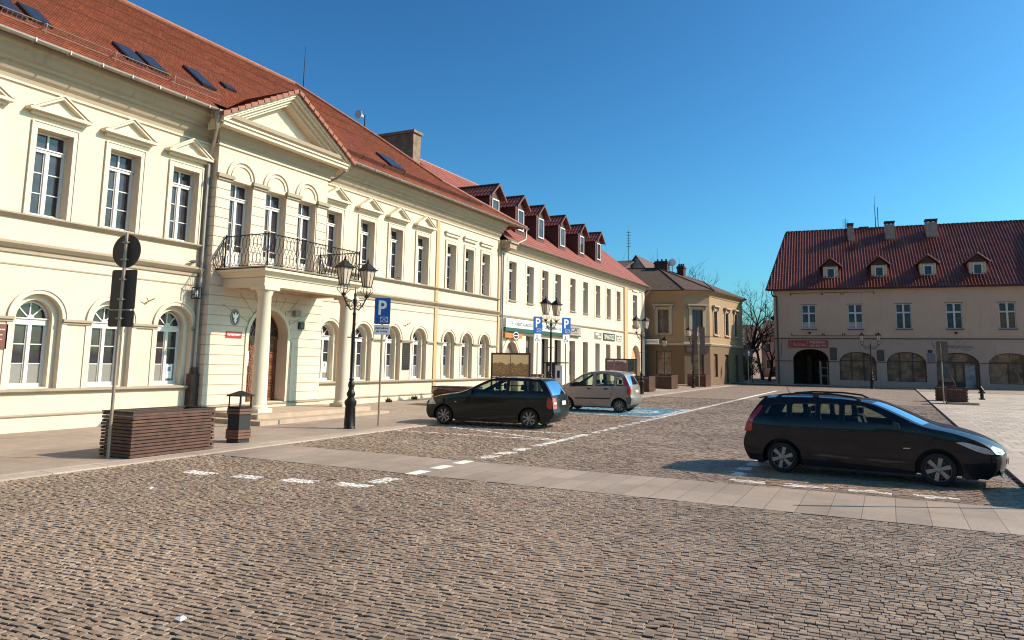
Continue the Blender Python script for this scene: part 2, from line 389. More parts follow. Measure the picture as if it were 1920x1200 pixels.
# ---------------------------------------------------------------- windows
def bars(mb, us, v0, v1, t, w0, w1):
    for u in us: mb.box(u-t/2, u+t/2, v0, v1, w0, w1)
def mbox(mb, u0, u1, v0, v1, w0, w1): mb.box(u0, u1, v0, v1, w0, w1)
def make_window(hw, h, rows_low=3, top=.2, T=None, wd=-.26):
    """joined timber window: fixed top light, transom, two casements; origin at sill centre. returns frame, pane meshes"""
    f = MB(T); p = MB(T); a = .055
    mbox(f, -hw, -hw+a, 0, h, wd, wd+.08); mbox(f, hw-a, hw, 0, h, wd, wd+.08)
    mbox(f, -hw+a, hw-a, 0, a*1.3, wd, wd+.08); mbox(f, -hw+a, hw-a, h-a, h, wd, wd+.08)
    tz = h*(1-top); mbox(f, -hw+a, hw-a, tz-.10, tz, wd+.001, wd+.11); mbox(f, -hw+.02, hw-.02, tz-.02, tz+.015, wd+.002, wd+.14)
    mbox(f, -.05, .05, a*1.3, tz-.10, wd+.002, wd+.10); mbox(f, -.022, .022, tz, h-a, wd+.002, wd+.07)
    for sgn in (-1, 1):
        u0, u1 = sorted((sgn*.05, sgn*(hw-a)))
        mbox(f, u0, u0+.03, a*1.3, tz-.1, wd+.003, wd+.06); mbox(f, u1-.03, u1, a*1.3, tz-.1, wd+.003, wd+.06)
        for k in range(1, rows_low):
            z = a*1.3+(tz-.1-a*1.3)*k/rows_low; mbox(f, u0+.03, u1-.03, z-.013, z+.013, wd+.004, wd+.05)
    mbox(f, -hw-.02, hw+.02, -.05, .0, wd+.0, wd+.2)
    p.add([(-hw, 0, wd+.03), (hw, 0, wd+.03), (hw, h, wd+.03), (-hw, h, wd+.03)], [(0, 1, 2, 3)])
    return mesh_of('window_frame', f, WHITEF), mesh_of('pane', p, PANE)
def make_arch_window(hw, hs, T=None, wd=-.3):
    """arched window: hs is the height from sill to springing"""
    f = MB(T); p = MB(T); fr = MB(T); a = .055; tz = hs
    mbox(f, -hw, -hw+a, 0, hs, wd, wd+.08); mbox(f, hw-a, hw, 0, hs, wd, wd+.08); mbox(f, -hw+a, hw-a, 0, .1, wd, wd+.08)
    mbox(f, -hw+a, hw-a, tz-.16, tz, wd+.001, wd+.1); mbox(f, -hw, hw, tz-.01, tz+.02, wd+.002, wd+.14)
    mbox(f, -.045, .045, .1, tz-.16, wd+.002, wd+.1)
    f.ring(0, hs, hw-a, hw, wd, wd+.08); f.ring(0, hs+.02, .0, .09, wd+.003, wd+.1, n=8)
    for an in (pi/4, pi/2, 3*pi/4):
        c, s_ = cos(an), sin(an); q = .016
        f.ext([(c*.08-s_*q, hs+s_*.08+c*q), (c*.08+s_*q, hs+s_*.08-c*q), (c*(hw-a)+s_*q, hs+s_*(hw-a)-c*q), (c*(hw-a)-s_*q, hs+s_*(hw-a)+c*q)], wd+.004, wd+.05)
    for sgn in (-1, 1):
        u0, u1 = sorted((sgn*.045, sgn*(hw-a)))
        mbox(f, u0, u0+.028, .1, tz-.16, wd+.003, wd+.06); mbox(f, u1-.028, u1, .1, tz-.16, wd+.003, wd+.06)
        for k in (1, 2):
            z = .1+(tz-.26)*k/3; mbox(f, u0+.028, u1-.028, z-.013, z+.013, wd+.004, wd+.05)
    mbox(f, -hw-.03, hw+.03, -.05, 0, wd, wd+.2)
    n = 16; outl = [(-hw, 0), (hw, 0)]+[(hw*cos(pi*k/n), hs+hw*sin(pi*k/n)) for k in range(n+1)]
    p.add([(u, v, wd+.03) for u, v in outl], [tuple(range(len(outl)))])
    zf = .1+(tz-.26)/3
    fr.add([(-hw+.03, .05, wd+.036), (hw-.03, .05, wd+.036), (hw-.03, zf, wd+.036), (-hw+.03, zf, wd+.036)], [(0, 1, 2, 3)])
    return mesh_of('window_frame', f, WHITEF), mesh_of('pane', p, PANE), mesh_of('frosted_pane', fr, FROST)
def put_window(parent, meshes, loc, label=None):
    w = inst('window', meshes[0], loc, parent)
    if label: w['label'] = label
    for k, me in enumerate(meshes[1:]):
        q = bpy.data.objects.new(('pane', 'frosted_pane')[k], me); COL.objects.link(q); q.parent = w
    return w
def arch_outline(c, hw, v0, vs, n=18):
    return [(c-hw, v0), (c+hw, v0)]+[(c+hw*cos(pi*k/n), vs+hw*sin(pi*k/n)) for k in range(n+1)]

# ---------------------------------------------------------------- roof tiles
def tilemat(name, col, vx=.2, hy=.15, kind='x', var=.22, vec=None):
    col = kk(col); m, nt, b = nmat(name); tc = nt.nodes.new('ShaderNodeUVMap')
    br = nt.nodes.new('ShaderNodeTexBrick'); nt.links.new(tc.outputs[0], br.inputs['Vector'])
    br.inputs['Scale'].default_value = 1; br.inputs['Brick Width'].default_value = vx; br.inputs['Row Height'].default_value = hy
    br.inputs['Mortar Size'].default_value = .006; br.inputs['Mortar'].default_value = (*[c*.35 for c in col], 1)
    br.inputs['Color1'].default_value = (*[c*(1-var) for c in col], 1); br.inputs['Color2'].default_value = (*[c*(1+var) for c in col], 1)
    ob = coords(nt); c = mixc(nt, br.outputs[0], ramp(nt, noise(nt, ob, .7, 6, .7), .3, .7, (.75, .72, .70), (1.12, 1.1, 1.1)), 1, 'MULTIPLY')
    c = mixc(nt, c, (col[0]*.55, col[1]*.6, col[2]*.6), ramp(nt, noise(nt, ob, 3.5, 6, .8), .62, .72))
    nt.links.new(c, b.inputs['Base Color']); b.inputs['Roughness'].default_value = .7
    bump(nt, b, noise(nt, ob, 30, 3), .25, .01); MATS[name] = m; return m
TILE = tilemat('plain_red_tiles', (.29, .072, .026), .18, .145)
TILE2 = tilemat('pink_red_tiles', (.34, .092, .060), .3, .35, var=.07)
TILE3 = tilemat('dark_red_pantiles', (.20, .048, .028), .24, .36, var=.18)
TILE4 = tilemat('mossy_brown_tiles', (.16, .085, .040), .25, .2, var=.3)
RIDGE = basic('ridge_tiles', (.33, .11, .06), .7, var=.25, vs=5)
class UVM:
    """faces with uvs"""
    def __init__(s): s.v = []; s.f = []; s.uv = []
    def quad(s, P, UV):
        o = len(s.v); s.v += [tuple(p) for p in P]; s.f.append(tuple(range(o, o+len(P)))); s.uv += UV
    def build(s, name, mat, parent, smooth=None, T=None):
        mb = MB(T); mb.add(s.v, s.f); o = part(name, mb, mat, parent, smooth)
        uv = o.data.uv_layers.new(name='UVMap'); uv.data.foreach_set('uv', [c for p in s.uv for c in p]); return o
def tiled_slope(um, fn, t0, t1, row, u_at, lift=.022, under=True):
    """rows of flat tiles: fn(u,t)->(x,y,z) base surface, t is metres up the slope; u_at(t)->(u0,u1); nrm lifted lower edge"""
    n = max(1, round((t1-t0)/row)); h = (t1-t0)/n
    for k in range(n):
        a = t0+k*h; b = a+h; ua = u_at(a); ub = u_at(b)
        def P(u, t, l): q = Vector(fn(u, t)); e1 = Vector(fn(u+.1, t))-q; e2 = Vector(fn(u, t+.1))-q; nn = e1.cross(e2).normalized(); nn = nn if nn.z > 0 else -nn; return q+nn*l
        um.quad([P(ua[0], a, lift), P(ua[1], a, lift), P(ub[1], b, .002), P(ub[0], b, .002)], [(ua[0], a), (ua[1], a), (ub[1], b), (ub[0], b)])
        um.quad([P(ua[0], a, 0), P(ua[1], a, 0), P(ua[1], a, lift), P(ua[0], a, lift)], [(ua[0], a), (ua[1], a), (ua[1], a), (ua[0], a)])

# ================================================================ courthouse
court = wthing('courthouse', 'long cream two storey building with pediment, columned portico and arched ground floor windows', 'building', (-19.8, 19.45, 0))
XW = -19.8; T0 = E_(XW); T1 = E_(-19.4)
upL = [7.5, 9.6, 11.68, 13.76, 15.88]; upR = [23.0, 25.2, 27.32, 29.5]; upF = [32.14, 33.98, 35.8]
loL = [7.5, 9.6, 11.7, 13.78, 15.88]; loR = [23.1, 25.2, 27.32, 29.45]; loF = [32.1, 33.92, 35.82]
Y0, Y1 = 2.0, 37.35
def rect(c, hw, a, b): return [(c-hw, a), (c+hw, a), (c+hw, b), (c-hw, b)]
w = MB(T0)
holesL = [rect(c, .49, 5.66, 7.97) for c in upL]+[arch_outline(c, .63, 1.12, 2.98) for c in loL]
holesR = [rect(c, .49, 5.66, 7.97) for c in upR]+[rect(c, .44, 5.66, 7.97) for c in upF]+[arch_outline(c, .60 if c < 31 else .55, 1.12, 2.95) for c in loR+loF]
w.holed([(Y0, -.3), (16.8, -.3), (16.8, 9.95), (Y0, 9.95)], holesL, 0, .16)
w.holed([(22.1, -.3), (Y1, -.3), (Y1, 9.95), (22.1, 9.95)], holesR, 0, .16)
for h in holesL+holesR:      # deeper inner reveals
    pass
# side and back shell
w.add([(Y0, -.3, 0), (Y0, 9.95, 0), (Y0, 9.95, -13.6), (Y0, -.3, -13.6)], [(0, 1, 2, 3)])
w.add([(Y1, -.3, 0), (Y1, 9.95, 0), (Y1, 9.95, -13.6), (Y1, -.3, -13.6)], [(0, 1, 2, 3)])
w.add([(Y0, -.3, -13.6), (Y1, -.3, -13.6), (Y1, 9.95, -13.6), (Y0, 9.95, -13.6)], [(0, 1, 2, 3)])
part('wall', w, CREAM, court)
# inner surround plates (white) with window openings
def inner_plates(arches, rects, T, par):
    for c, ro, ri in arches:
        mb = MB(T); mb.holed(arch_outline(c, ro, 1.12, 2.95 if c > 20 else 2.98), [arch_outline(c, ri, 1.17, 2.95 if c > 20 else 2.98)], -.16, .26)
        part('window_reveal', mb, TRIM, par)
    for c, hw in rects:
        mb = MB(T)
        for q in (-1, 1):
            u = c+q*hw; mb.add([(u, 5.66, -.16), (u, 7.97, -.16), (u, 7.97, -.36), (u, 5.66, -.36)], [(0, 1, 2, 3)])
        mb.add([(c-hw, 7.97, -.16), (c+hw, 7.97, -.16), (c+hw, 7.97, -.36), (c-hw, 7.97, -.36)], [(0, 1, 2, 3)])
        mb.add([(c-hw, 5.66, -.16), (c+hw, 5.66, -.16), (c+hw, 5.66, -.36), (c-hw, 5.66, -.36)], [(0, 1, 2, 3)])
        part('window_reveal', mb, TRIM, par)
inner_plates([(c, .63, .47) for c in loL]+[(c, .60, .45) for c in loR]+[(c, .55, .42) for c in loF], [(c, .49) for c in upL+upR]+[(c, .44) for c in upF], T0, court)
U = make_window(.49, 2.29, T=lambda u, v, w: (w, u, v), wd=-.36); UF = make_window(.44, 2.29, T=lambda u, v, w: (w, u, v), wd=-.36)
for c in upL+upR: put_window(court, U, (XW, c, 5.67))
for c in upF: put_window(court, UF, (XW, c, 5.67))
LA = make_arch_window(.47, 1.78, T=lambda u, v, w: (w, u, v), wd=-.42); LB = make_arch_window(.45, 1.76, T=lambda u, v, w: (w, u, v), wd=-.42); LC = make_arch_window(.42, 1.76, T=lambda u, v, w: (w, u, v), wd=-.42)
for c in loL: put_window(court, LA, (XW, c, 1.18))
for c in loR: put_window(court, LB, (XW, c, 1.18))
for c in loF: put_window(court, LC, (XW, c, 1.18))
# architraves + pediments
def surround(c, hw, par, ped=True):
    mb = MB(T0); a = .16
    for q in (-1, 1):
        u0, u1 = sorted((c+q*hw, c+q*(hw+a))); mb.box(u0, u1, 5.64, 8.13, 0, .035)
        u0, u1 = sorted((c+q*(hw+a-.045), c+q*(hw+a))); mb.box(u0, u1, 5.64, 8.17, .035, .06)
    mb.box(c-hw, c+hw, 7.97, 8.13, 0, .035); mb.box(c-hw-a+.045, c+hw+a-.045, 8.13, 8.17, 0, .06)
    part('window_surround', mb, TRIM, par)
    mb = MB(T0)
    if ped:
        B = .84
        mb.box(c-B+.12, c+B-.12, 8.30, 8.38, 0, .12); mb.box(c-B, c+B, 8.38, 8.46, 0, .26)
        apex = 8.98; s_ = (apex-8.46)/B; t = .12
        for q in (-1, 1):
            o = [(c+q*B, 8.46), (c, apex), (c, apex-t), (c+q*(B-t/s_), 8.46)]
            mb.ext(o, 0, .24); o2 = [(c+q*B, 8.46), (c, apex), (c, apex-.045), (c+q*(B-.045/s_), 8.46)]; mb.ext([(u, v+.004) for u, v in o2], .24, .28)
        mb.ext([(c-B+t/s_, 8.46), (c+B-t/s_, 8.46), (c, apex-t)], 0, .10)
        part('window_pediment', mb, TRIM, par)
    else:
        mb.box(c-hw-.22, c+hw+.22, 8.36, 8.50, 0, .10); mb.box(c-hw-.26, c+hw+.26, 8.50, 8.58, 0, .17)
        part('window_cornice', mb, TRIM, par)
for c in upL+upR: surround(c, .49, court)
for c in upF: surround(c, .44, court, False)
def archivolt(c, r, par, vs):
    mb = MB(T0); mb.ring(c, vs, r, r+.15, 0, .035); mb.ring(c, vs, r+.10, r+.155, .035, .065)
    part('archivolt', mb, TRIM, par)
for c in loL: archivolt(c, .63, court, 2.98)
for c in loR: archivolt(c, .60, court, 2.95)
for c in loF: archivolt(c, .55, court, 2.95)
# impost bands and narrow jamb pilasters between lower windows
def imposts(cs, r, ya, yb, vs):
    e = [ya]+[x for c in cs for x in (c-r, c+r)]+[yb]
    for i in range(0, len(e), 2):
        if e[i+1]-e[i] > .05:
            mb = MB(T0); mb.box(e[i], e[i+1], vs-.07, vs-.0, 0, .10); mb.box(e[i], e[i+1], vs-.13, vs-.07, 0, .055); part('impost_band', mb, LEDGE, court)
            for ok, u in ((i > 0, e[i]), (i+1 < len(e)-1, e[i+1]-.14)):
                if ok: pl = MB(T0); pl.box(u, u+.14, 1.12, vs-.13, 0, .03); part('jamb_strip', pl, TRIM, court)
imposts(loL, .63, Y0, 16.74, 2.98); imposts(loR, .60, 22.16, 30.68, 2.95); imposts(loF, .55, 30.95, 37.3, 2.95)
# ledges
def ledge(name, pieces, prof, mat, par):
    m_ = MB()
    for p in pieces: m_.sweep(p, prof)
    return part(name, m_, mat, par)
LEFT = [(XW, Y0), (XW, 16.77)]; RIGHT = [(XW, 22.13), (XW, Y1)]; ALL = [(XW, Y0), (XW, 16.77), (-19.4, 16.77), (-19.4, 22.13), (XW, 22.13), (XW, Y1)]
ledge('sill_band', [LEFT, RIGHT], [(0, 1.02), (.05, 1.02), (.14, 1.08), (.14, 1.12), (0, 1.15)], LEDGE, court)
ledge('plinth_ledge', [ALL], [(0, .43), (.07, .43), (.09, .46), (.0, .50)], LEDGE, court)
ledge('plinth', [ALL], [(0, -.3), (.05, -.3), (.05, .43), (0, .43)], CREAM, court)
ledge('upper_sill_band', [LEFT, RIGHT], [(0, 5.50), (.06, 5.50), (.16, 5.58), (.16, 5.62), (0, 5.65)], LEDGE, court)
ledge('belt_course', [LEFT, RIGHT], [(0, 4.60), (.05, 4.60), (.05, 4.70), (.10, 4.72), (.20, 4.82), (.20, 4.86), (0, 4.92)], CORN, court)
ledge('belt_line', [LEFT, RIGHT], [(0, 4.29), (.02, 4.29), (.02, 4.32), (0, 4.33)], LEDGE, court)
cprof = [(0, 9.05), (.035, 9.05), (.05, 9.16), (.13, 9.24), (.22, 9.42), (.30, 9.44), (.32, 9.52), (.42, 9.58), (.52, 9.74), (.62, 9.80), (.64, 9.93), (0, 9.93)]
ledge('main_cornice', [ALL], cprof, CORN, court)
ledge('cornice_fillet', [ALL], [(0, 8.99), (.06, 8.99), (.06, 9.045), (0, 9.045)], TRIM, court)
mb = MB(T0); mb.box(30.68, 30.95, .5, 1.02, 0, .05); mb.box(30.68, 30.95, 1.12, 4.6, 0, .05); mb.box(30.68, 30.95, 4.92, 5.5, 0, .05); mb.box(30.68, 30.95, 5.65, 8.98, 0, .05)
part('pilaster_strip', mb, OCHRE, court)
mb = MB(T0); mb.box(37.28, 37.42, 0, 8.98, 0, .06); part('corner_strip', mb, OCHRE, court)

# entrance bay
bay = MB(T1); doors = [17.8, 19.42, 21.02]; DC = 19.42
bay.holed([(16.77, .5), (22.13, .5), (22.13, 9.0), (16.77, 9.0)], [rect(c, .48, 4.97, 7.9) for c in doors]+[arch_outline(DC, .92, .52, 2.78)], 0, .5)
for yy in (16.77, 22.13): bay.add([(yy, -.3, 0), (yy, 9.93, 0), (yy, 9.93, -.4), (yy, -.3, -.4)], [(0, 1, 2, 3)])
bay.add([(16.77, -.3, 0), (DC-.92, -.3, 0), (DC-.92, .5, 0), (16.77, .5, 0)], [(0, 1, 2, 3)]); bay.add([(DC+.92, -.3, 0), (22.13, -.3, 0), (22.13, .5, 0), (DC+.92, .5, 0)], [(0, 1, 2, 3)])
for q in (-.92, .92): bay.add([(DC+q, .2, 0), (DC+q, .55, 0), (DC+q, .55, -.5), (DC+q, .2, -.5)], [(0, 1, 2, 3)])
part('entrance_bay_wall', bay, CREAM, court)
# rustication: raised courses with grooves between
ru = MB(T1); zz = .52
while zz < 4.4:
    za, zb = zz, zz+.295
    for a, b in ((16.80, None), (None, 22.10)):
        mid = (za+zb)/2; half = .92+.17
        if mid > 2.78: half = sqrt(max(0, (1.09)**2-(mid-2.78)**2)) if mid-2.78 < 1.09 else 0
        u0, u1 = (16.77-.0, DC-half) if a else (DC+half, 22.13)
        if mid > 3.87: u0, u1 = (16.77, 22.13) if a else (0, 0)
        if u1 > u0: ru.box(u0, u1, za, zb, .0, .028)
    zz += .32
for c in (17.05, 18.60, 20.22, 21.83):
    z = 5.0
    while z < 7.8:
        hw = {17.05: .27, 18.6: .31, 20.22: .31, 21.83: .28}[c]; ru.box(c-hw, c+hw, z, z+.295, 0, .03); z += .32
# quoins on the returns
z = .52
while z < 7.8:
    if not 4.2 < z < 4.95: ru.add([], []); ru.box(16.742, 16.77, z, z+.295, -.38, .028)
    z += .32
part('rusticated_courses', ru, CREAM2, court)
for c, hw in ((17.05, .32), (18.60, .36), (20.22, .36), (21.83, .32)):
    mb = MB(T1); mb.box(c-hw+.02, c+hw-.02, 7.84, 7.92, 0, .09); mb.box(c-hw-.02, c+hw+.02, 7.92, 8.04, 0, .15); part('pier_capital', mb, LEDGE, court)
for c in doors:
    mb = MB(T1)
    mb.ring(c, 8.06, .54, .66, .0, .06); mb.ring(c, 8.06, .40, .47, 0, .04); mb.box(c-.5, c+.5, 7.92, 8.04, 0, .04); part('blind_arch', mb, TRIM, court)
mb = MB(T1); mb.ring(DC, 2.78, .92, 1.05, 0, .06, n=28); mb.box(DC-1.05, DC-.92, .5, 2.78, 0, .05); mb.box(DC+.92, DC+1.05, .5, 2.78, 0, .05)
mb.box(DC+1.14, DC+1.26, .5, 2.62, 0, .05); part('door_surround', mb, TRIM, court)
BD = make_window(.48, 2.93, rows_low=3, top=.17, T=lambda u, v, w: (w, u, v), wd=-.33)
mbp = MB(lambda u, v, w: (w, u, v)); mbp.box(-.43, -.05, .07, .62, -.32, -.28); mbp.box(.05, .43, .07, .62, -.32, -.28); BP = mesh_of('door_panel', mbp, WHITEF)
for c in doors:
    d = put_window(court, BD, (-19.4, c, 4.97), 'balcony door'); d.name = 'balcony_door'
    q = bpy.data.objects.new('door_panel', BP); COL.objects.link(q); q.parent = d
# pediment
PX = -18.72; HB = 3.18; ZB = 9.66; AP = 11.48
pd_ = MB(E_(-19.4)); pd_.add([(19.45-2.75, 9.0, .0), (19.45+2.75, 9.0, .0), (19.45+2.75, 9.9, .0), (19.45, AP-.1, .0), (19.45-2.75, 9.9, .0)], [(0, 1, 2, 3, 4)]); part('tympanum', pd_, CREAM, court)
mb = MB(E_(0)); sl = (AP-ZB)/HB
for q in (-1, 1):
    for (t0, t1, wx) in ((.0, .14, PX), (.14, .22, PX-.07), (.22, .34, PX-.22), (.34, .44, PX-.34)):
        A = [(19.45+q*HB, ZB-t0), (19.45, AP-t0), (19.45, AP-t1), (19.45+q*HB, ZB-t1)]
        if q > 0: A = A[::-1]
        A = [(u, max(v, 9.60)) for u, v in A] if False else A
        mb.ext([(u, v+.12) for u, v in A], -19.42, wx)
part('raking_cornice', mb, TRIM, court)
mb = MB(); mb.box(-19.4, -18.80, 16.35, 22.55, 9.5, 9.62); mb.box(-19.4, -18.74, 16.3, 22.6, 9.62, 9.68); part('pediment_base_cornice', mb, TRIM, court)
# pediment roof: two tiled slopes running back into the main roof
um = UVM(); zr = AP+.20; L = hypot(HB+.1, zr-(ZB+.14))
for q in (-1, 1):
    def fn(u, t, q=q):
        f = t/L; return (u, 19.45+q*(HB+.1)*(1-f), (ZB+.14)+(zr-ZB-.14)*f)
    tiled_slope(um, fn, 0, L, .30, lambda t: (-22.3, PX+.1), .05)
um.build('pediment_roof', TILE, court)
mb = MB()
for q in (-1, 1):
    for k in range(12):
        f0 = k/12; f1 = f0+1/12+.01
        y0_, y1_ = 19.45+q*(HB+.12)*(1-f0), 19.45+q*(HB+.12)*(1-f1); z0_, z1_ = ZB+.2+(zr-ZB-.14)*f0, ZB+.18+(zr-ZB-.14)*f1
        mb.prism([(PX-.14, y0_, z0_), (PX+.13, y0_, z0_), (PX+.13, y0_, z0_-.16), (PX-.14, y0_, z0_-.10)], [(PX-.14, y1_, z1_-.03), (PX+.13, y1_, z1_-.03), (PX+.13, y1_, z1_-.17), (PX-.14, y1_, z1_-.13)])
part('verge_tiles', mb, RIDGE, court)
mb = MB(); mb.prism([(PX-.1, 16.28, ZB+.02), (PX-.1, 16.28, ZB+.2), (-20.2, 16.28, ZB+.6), (-20.2, 16.28, ZB+.1)], [(PX-.1, 16.36, ZB+.02), (PX-.1, 16.36, ZB+.2), (-20.2, 16.36, ZB+.6), (-20.2, 16.36, ZB+.1)]); part('lead_flashing', mb, ZINC, court)
# main roof
EX, EZ, MS = -19.0, 9.96, .8; RX = -26.4; SL = hypot(RX-EX, (RX-EX)*MS); kx = (RX-EX)/SL; kz = -(RX-EX)*MS/SL
hip = [(0, 39.3), ((19.0-20.9)/kx, 33.0), ((19.0-23.85)/kx, 30.5), (SL, 27.2)]
hip = [(abs(a), b) for a, b in hip]
def hipY(t):
    for (a, ya), (b, yb) in zip(hip, hip[1:]):
        if t <= b: return ya+(yb-ya)*(t-a)/(b-a)
    return hip[-1][1]
def rf(u, t): return (EX+kx*t, u, EZ+kz*t)
um = UVM(); tiled_slope(um, rf, .6, SL, .16, lambda t: (-4.0, hipY(t)), .03)
tiled_slope(um, rf, 0, .6, .145, lambda t: (-4.0, 16.4), .02); tiled_slope(um, rf, 0, .6, .145, lambda t: (22.5, hipY(t)), .02)
def rfb(u, t): return (2*RX-EX-kx*t, u, EZ+kz*t)
tiled_slope(um, rfb, 0, SL, .29, lambda t: (-4.0, hipY(t)), .02)
um.build('roof', TILE, court)
hp = UVM(); ts = [0]+[h[0] for h in hip[1:]]
for a, b in zip(ts, ts[1:]):
    P = [rf(hipY(a), a), rf(hipY(b), b), rfb(hipY(b), b), rfb(hipY(a), a)]; hp.quad(P, [(0, a), (0, b), (5, b), (9, a)])
hp.build('roof_hip', TILE, court)
mb = MB(); mb.tube([(RX, -4, EZ+kz*SL+.03), (RX, 27.2, EZ+kz*SL+.03)], .11, 8)
mb.tube([Vector(rf(hipY(t), t))+Vector((.02, 0, .05)) for t in np.linspace(SL, .0, 12)], .085, 8); part('ridge_tiles', mb, RIDGE, court)
mb = MB()      # underside + fascia
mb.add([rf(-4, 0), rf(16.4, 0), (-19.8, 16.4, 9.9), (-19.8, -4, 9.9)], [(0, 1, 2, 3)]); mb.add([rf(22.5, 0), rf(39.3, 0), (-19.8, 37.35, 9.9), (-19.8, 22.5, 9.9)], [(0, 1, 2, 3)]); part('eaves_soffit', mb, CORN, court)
mb = MB()
for a, b in ((-4, 16.3), (22.6, 39.4)):
    n = 7; vs = []; fs = []
    for y in (a, b):
        for k in range(n+1): t = pi*k/n; vs.append((EX+.06+.085*cos(t), y, EZ-.0-.085*sin(t)))
    mb.add(vs, [(k, k+1, n+2+k, n+1+k) for k in range(n)])
    y = a
    while y < b: mb.box(EX-.03, EX+.155, y, y+.03, EZ-.09, EZ+.005); y += .9
part('gutter', mb, ZINC, court)
# snow guards
def railpt(y, t, l): p = Vector(rf(y, t)); return p+Vector((.62, 0, .78))*l
mb = MB(); y = -3
while y < 16.2:
    for l in (.05, .24): mb.tube([railpt(y, .95, l), railpt(y+1.9, .95, l)], .012, 4)
    q = y
    while q < y+1.9: mb.tube([railpt(q, .95, .05), railpt(q, .95, .24)], .009, 4); q += .12
    mb.tube([railpt(y+.05, .8, 0), railpt(y+.05, .95, .27), railpt(y+.05, 1.1, 0)], .014, 4); y += 2.0
part('snow_guard', mb, basic('pale_guard_metal', (.5, .36, .30), .5, .3), court)
mb = MB(); y = 22.9
while y < 33.5: mb.prism([railpt(y, .80, .0), railpt(y, .80, .2), railpt(y, .84, .2), railpt(y, .84, 0)], [railpt(y+1.45, .80, 0), railpt(y+1.45, .80, .2), railpt(y+1.45, .84, .2), railpt(y+1.45, .84, 0)]); y += 1.5
part('snow_board', mb, basic('red_metal', (.16, .06, .04), .5, .2, .2), court)
SKYF = basic('skylight_frame', (.05, .04, .04), .4, .3); SKYG = basic('skylight_glass', (.035, .04, .055), .12)
for y0_, y1_, ta, tb in ((10.15, 10.7, 1.25, 2.35), (10.95, 11.5, 1.45, 2.55), (13.8, 14.4, 1.45, 2.6), (14.6, 15.2, 1.45, 2.6), (16.85, 17.45, 2.0, 3.4), (18.45, 18.95, 2.9, 3.35), (27.15, 28.28, 1.45, 2.65)):
    mb = MB(); A = []
    for y, t in ((y0_, ta), (y1_, ta), (y1_, tb), (y0_, tb)): A.append(railpt(y, t, .0))
    mb.prism(A, [p+Vector((.62, 0, .78))*.11 for p in A]); s_ = part('skylight', mb, SKYF, court)
    g = MB(); g.add([railpt(y, t, .116) for y, t in ((y0_+.07, ta+.1), (y1_-.07, ta+.1), (y1_-.07, tb-.08), (y0_+.07, tb-.08))], [(0, 1, 2, 3)]); sub('skylight_glass', g, SKYG, s_)
# chimney
mb = MB(); mb.box(-28.6, -25.3, 36.3, 37.1, 12.5, 15.85); mb.box(-28.7, -25.2, 36.2, 37.2, 15.85, 16.02); part('chimney', mb, basic('brown_chimney_render', (.27, .18, .11), .9, var=.35, vs=2), court)
mb = MB(); mb.tube([(-26.3, 27.75, 15.7), (-26.3, 27.75, 18.1)], .035, 6, .012); part('lightning_rod', mb, IRON, court)
mb = MB(); mb.tube([(-26.2, 32.7, 13.0), (-26.2, 32.7, 15.95)], .035, 6); mb.tube([(-26.2, 32.7, 15.85), (-26.2, 32.2, 15.85)], .03, 6); part('loudspeaker_pole', mb, IRON, court)
mb = MB(lambda x, y, z: (-26.2+x*.0+y, 32.35-z, 15.8+x)); mb.lathe([(.05, -.2), (.09, -.05), (.12, .1), (.24, .22), (.25, .26)], n=14); part('loudspeaker_horn', mb, basic('pale_grey_plastic', (.7, .68, .64), .5), court, 40)
# downpipes
mb = MB(); mb.lathe([(.05, -.2), (.13, 0), (.13, .12)], (-18.95, 16.2, 9.75), 10)
mb.tube([(-18.95, 16.2, 9.6), (-18.98, 16.25, 9.3), (-19.62, 16.62, 8.6), (-19.66, 16.62, 8.3), (-19.66, 16.62, 1.6)], .055, 8); part('downpipe', mb, ZINC, court, 40)
mb = MB(); mb.tube([(-19.66, 16.62, 1.7), (-19.66, 16.62, .05)], .10, 8); mb.box(-19.8, -19.55, 16.45, 16.77, .05, 1.5); part('downpipe_guard', mb, basic('dark_brown_paint', (.07, .03, .02), .6, var=.3), court)
mb = MB(); mb.tube([(-18.93, 22.7, 9.85), (-18.95, 22.7, 9.5), (-19.2, 22.5, 9.2), (-19.7, 22.3, 8.95)], .05, 8); part('downpipe', mb, ZINC, court, 40)
mb = MB(); mb.tube([(-18.95, 39.2, 9.9), (-18.95, 39.1, 9.25), (-19.3, 38.0, 8.7), (-19.68, 37.55, 8.4), (-19.68, 37.55, .15)], .055, 8)
mb.tube([(-19.68, 37.72, 8.3), (-19.68, 37.72, .15)], .05, 8); part('downpipe', mb, ZINC, court, 40)
mb = MB(); mb.add([], []); mb.box(-19.8, -19.15, 37.5, 38.35, 8.55, 8.85); mb.box(-19.8, -19.05, 37.45, 38.45, 8.85, 8.95); part('cornice_stub', mb, CORN, court)
# entrance door
DW = basic('varnished_door_wood', (.17, .055, .022), .4, var=.4, vs=4, coat=.2)
dm = MB(E_(-19.88)); dm.box(DC-.92, DC+.92, .3, 2.75, 0, .03); dr = part('entrance_door', dm, DW, court)
dp = MB(E_(-19.88))
for k in range(4):
    for j in range(6):
        u = DC-.82+k*.43; v = .42+j*.38
        for a, b, c_, d_ in ((u, u+.34, v, v+.03), (u, u+.34, v+.27, v+.30), (u, u+.03, v, v+.3), (u+.31, u+.34, v, v+.3)): dp.box(a, b, c_, d_, .03, .055)
        dp.box(u+.08, u+.26, v+.08, v+.22, .03, .05)
sub('door_panels', dp, basic('varnished_door_wood_light', (.24, .085, .035), .4, var=.3, vs=5), dr)
g = MB(E_(-19.88)); n = 20; o = [(DC+.92*cos(pi*k/n), 2.78+.92*sin(pi*k/n)) for k in range(n+1)]; g.add([(u, v, .02) for u, v in o], [tuple(range(n+1))]); fl = part('fanlight', g, PANE, court)
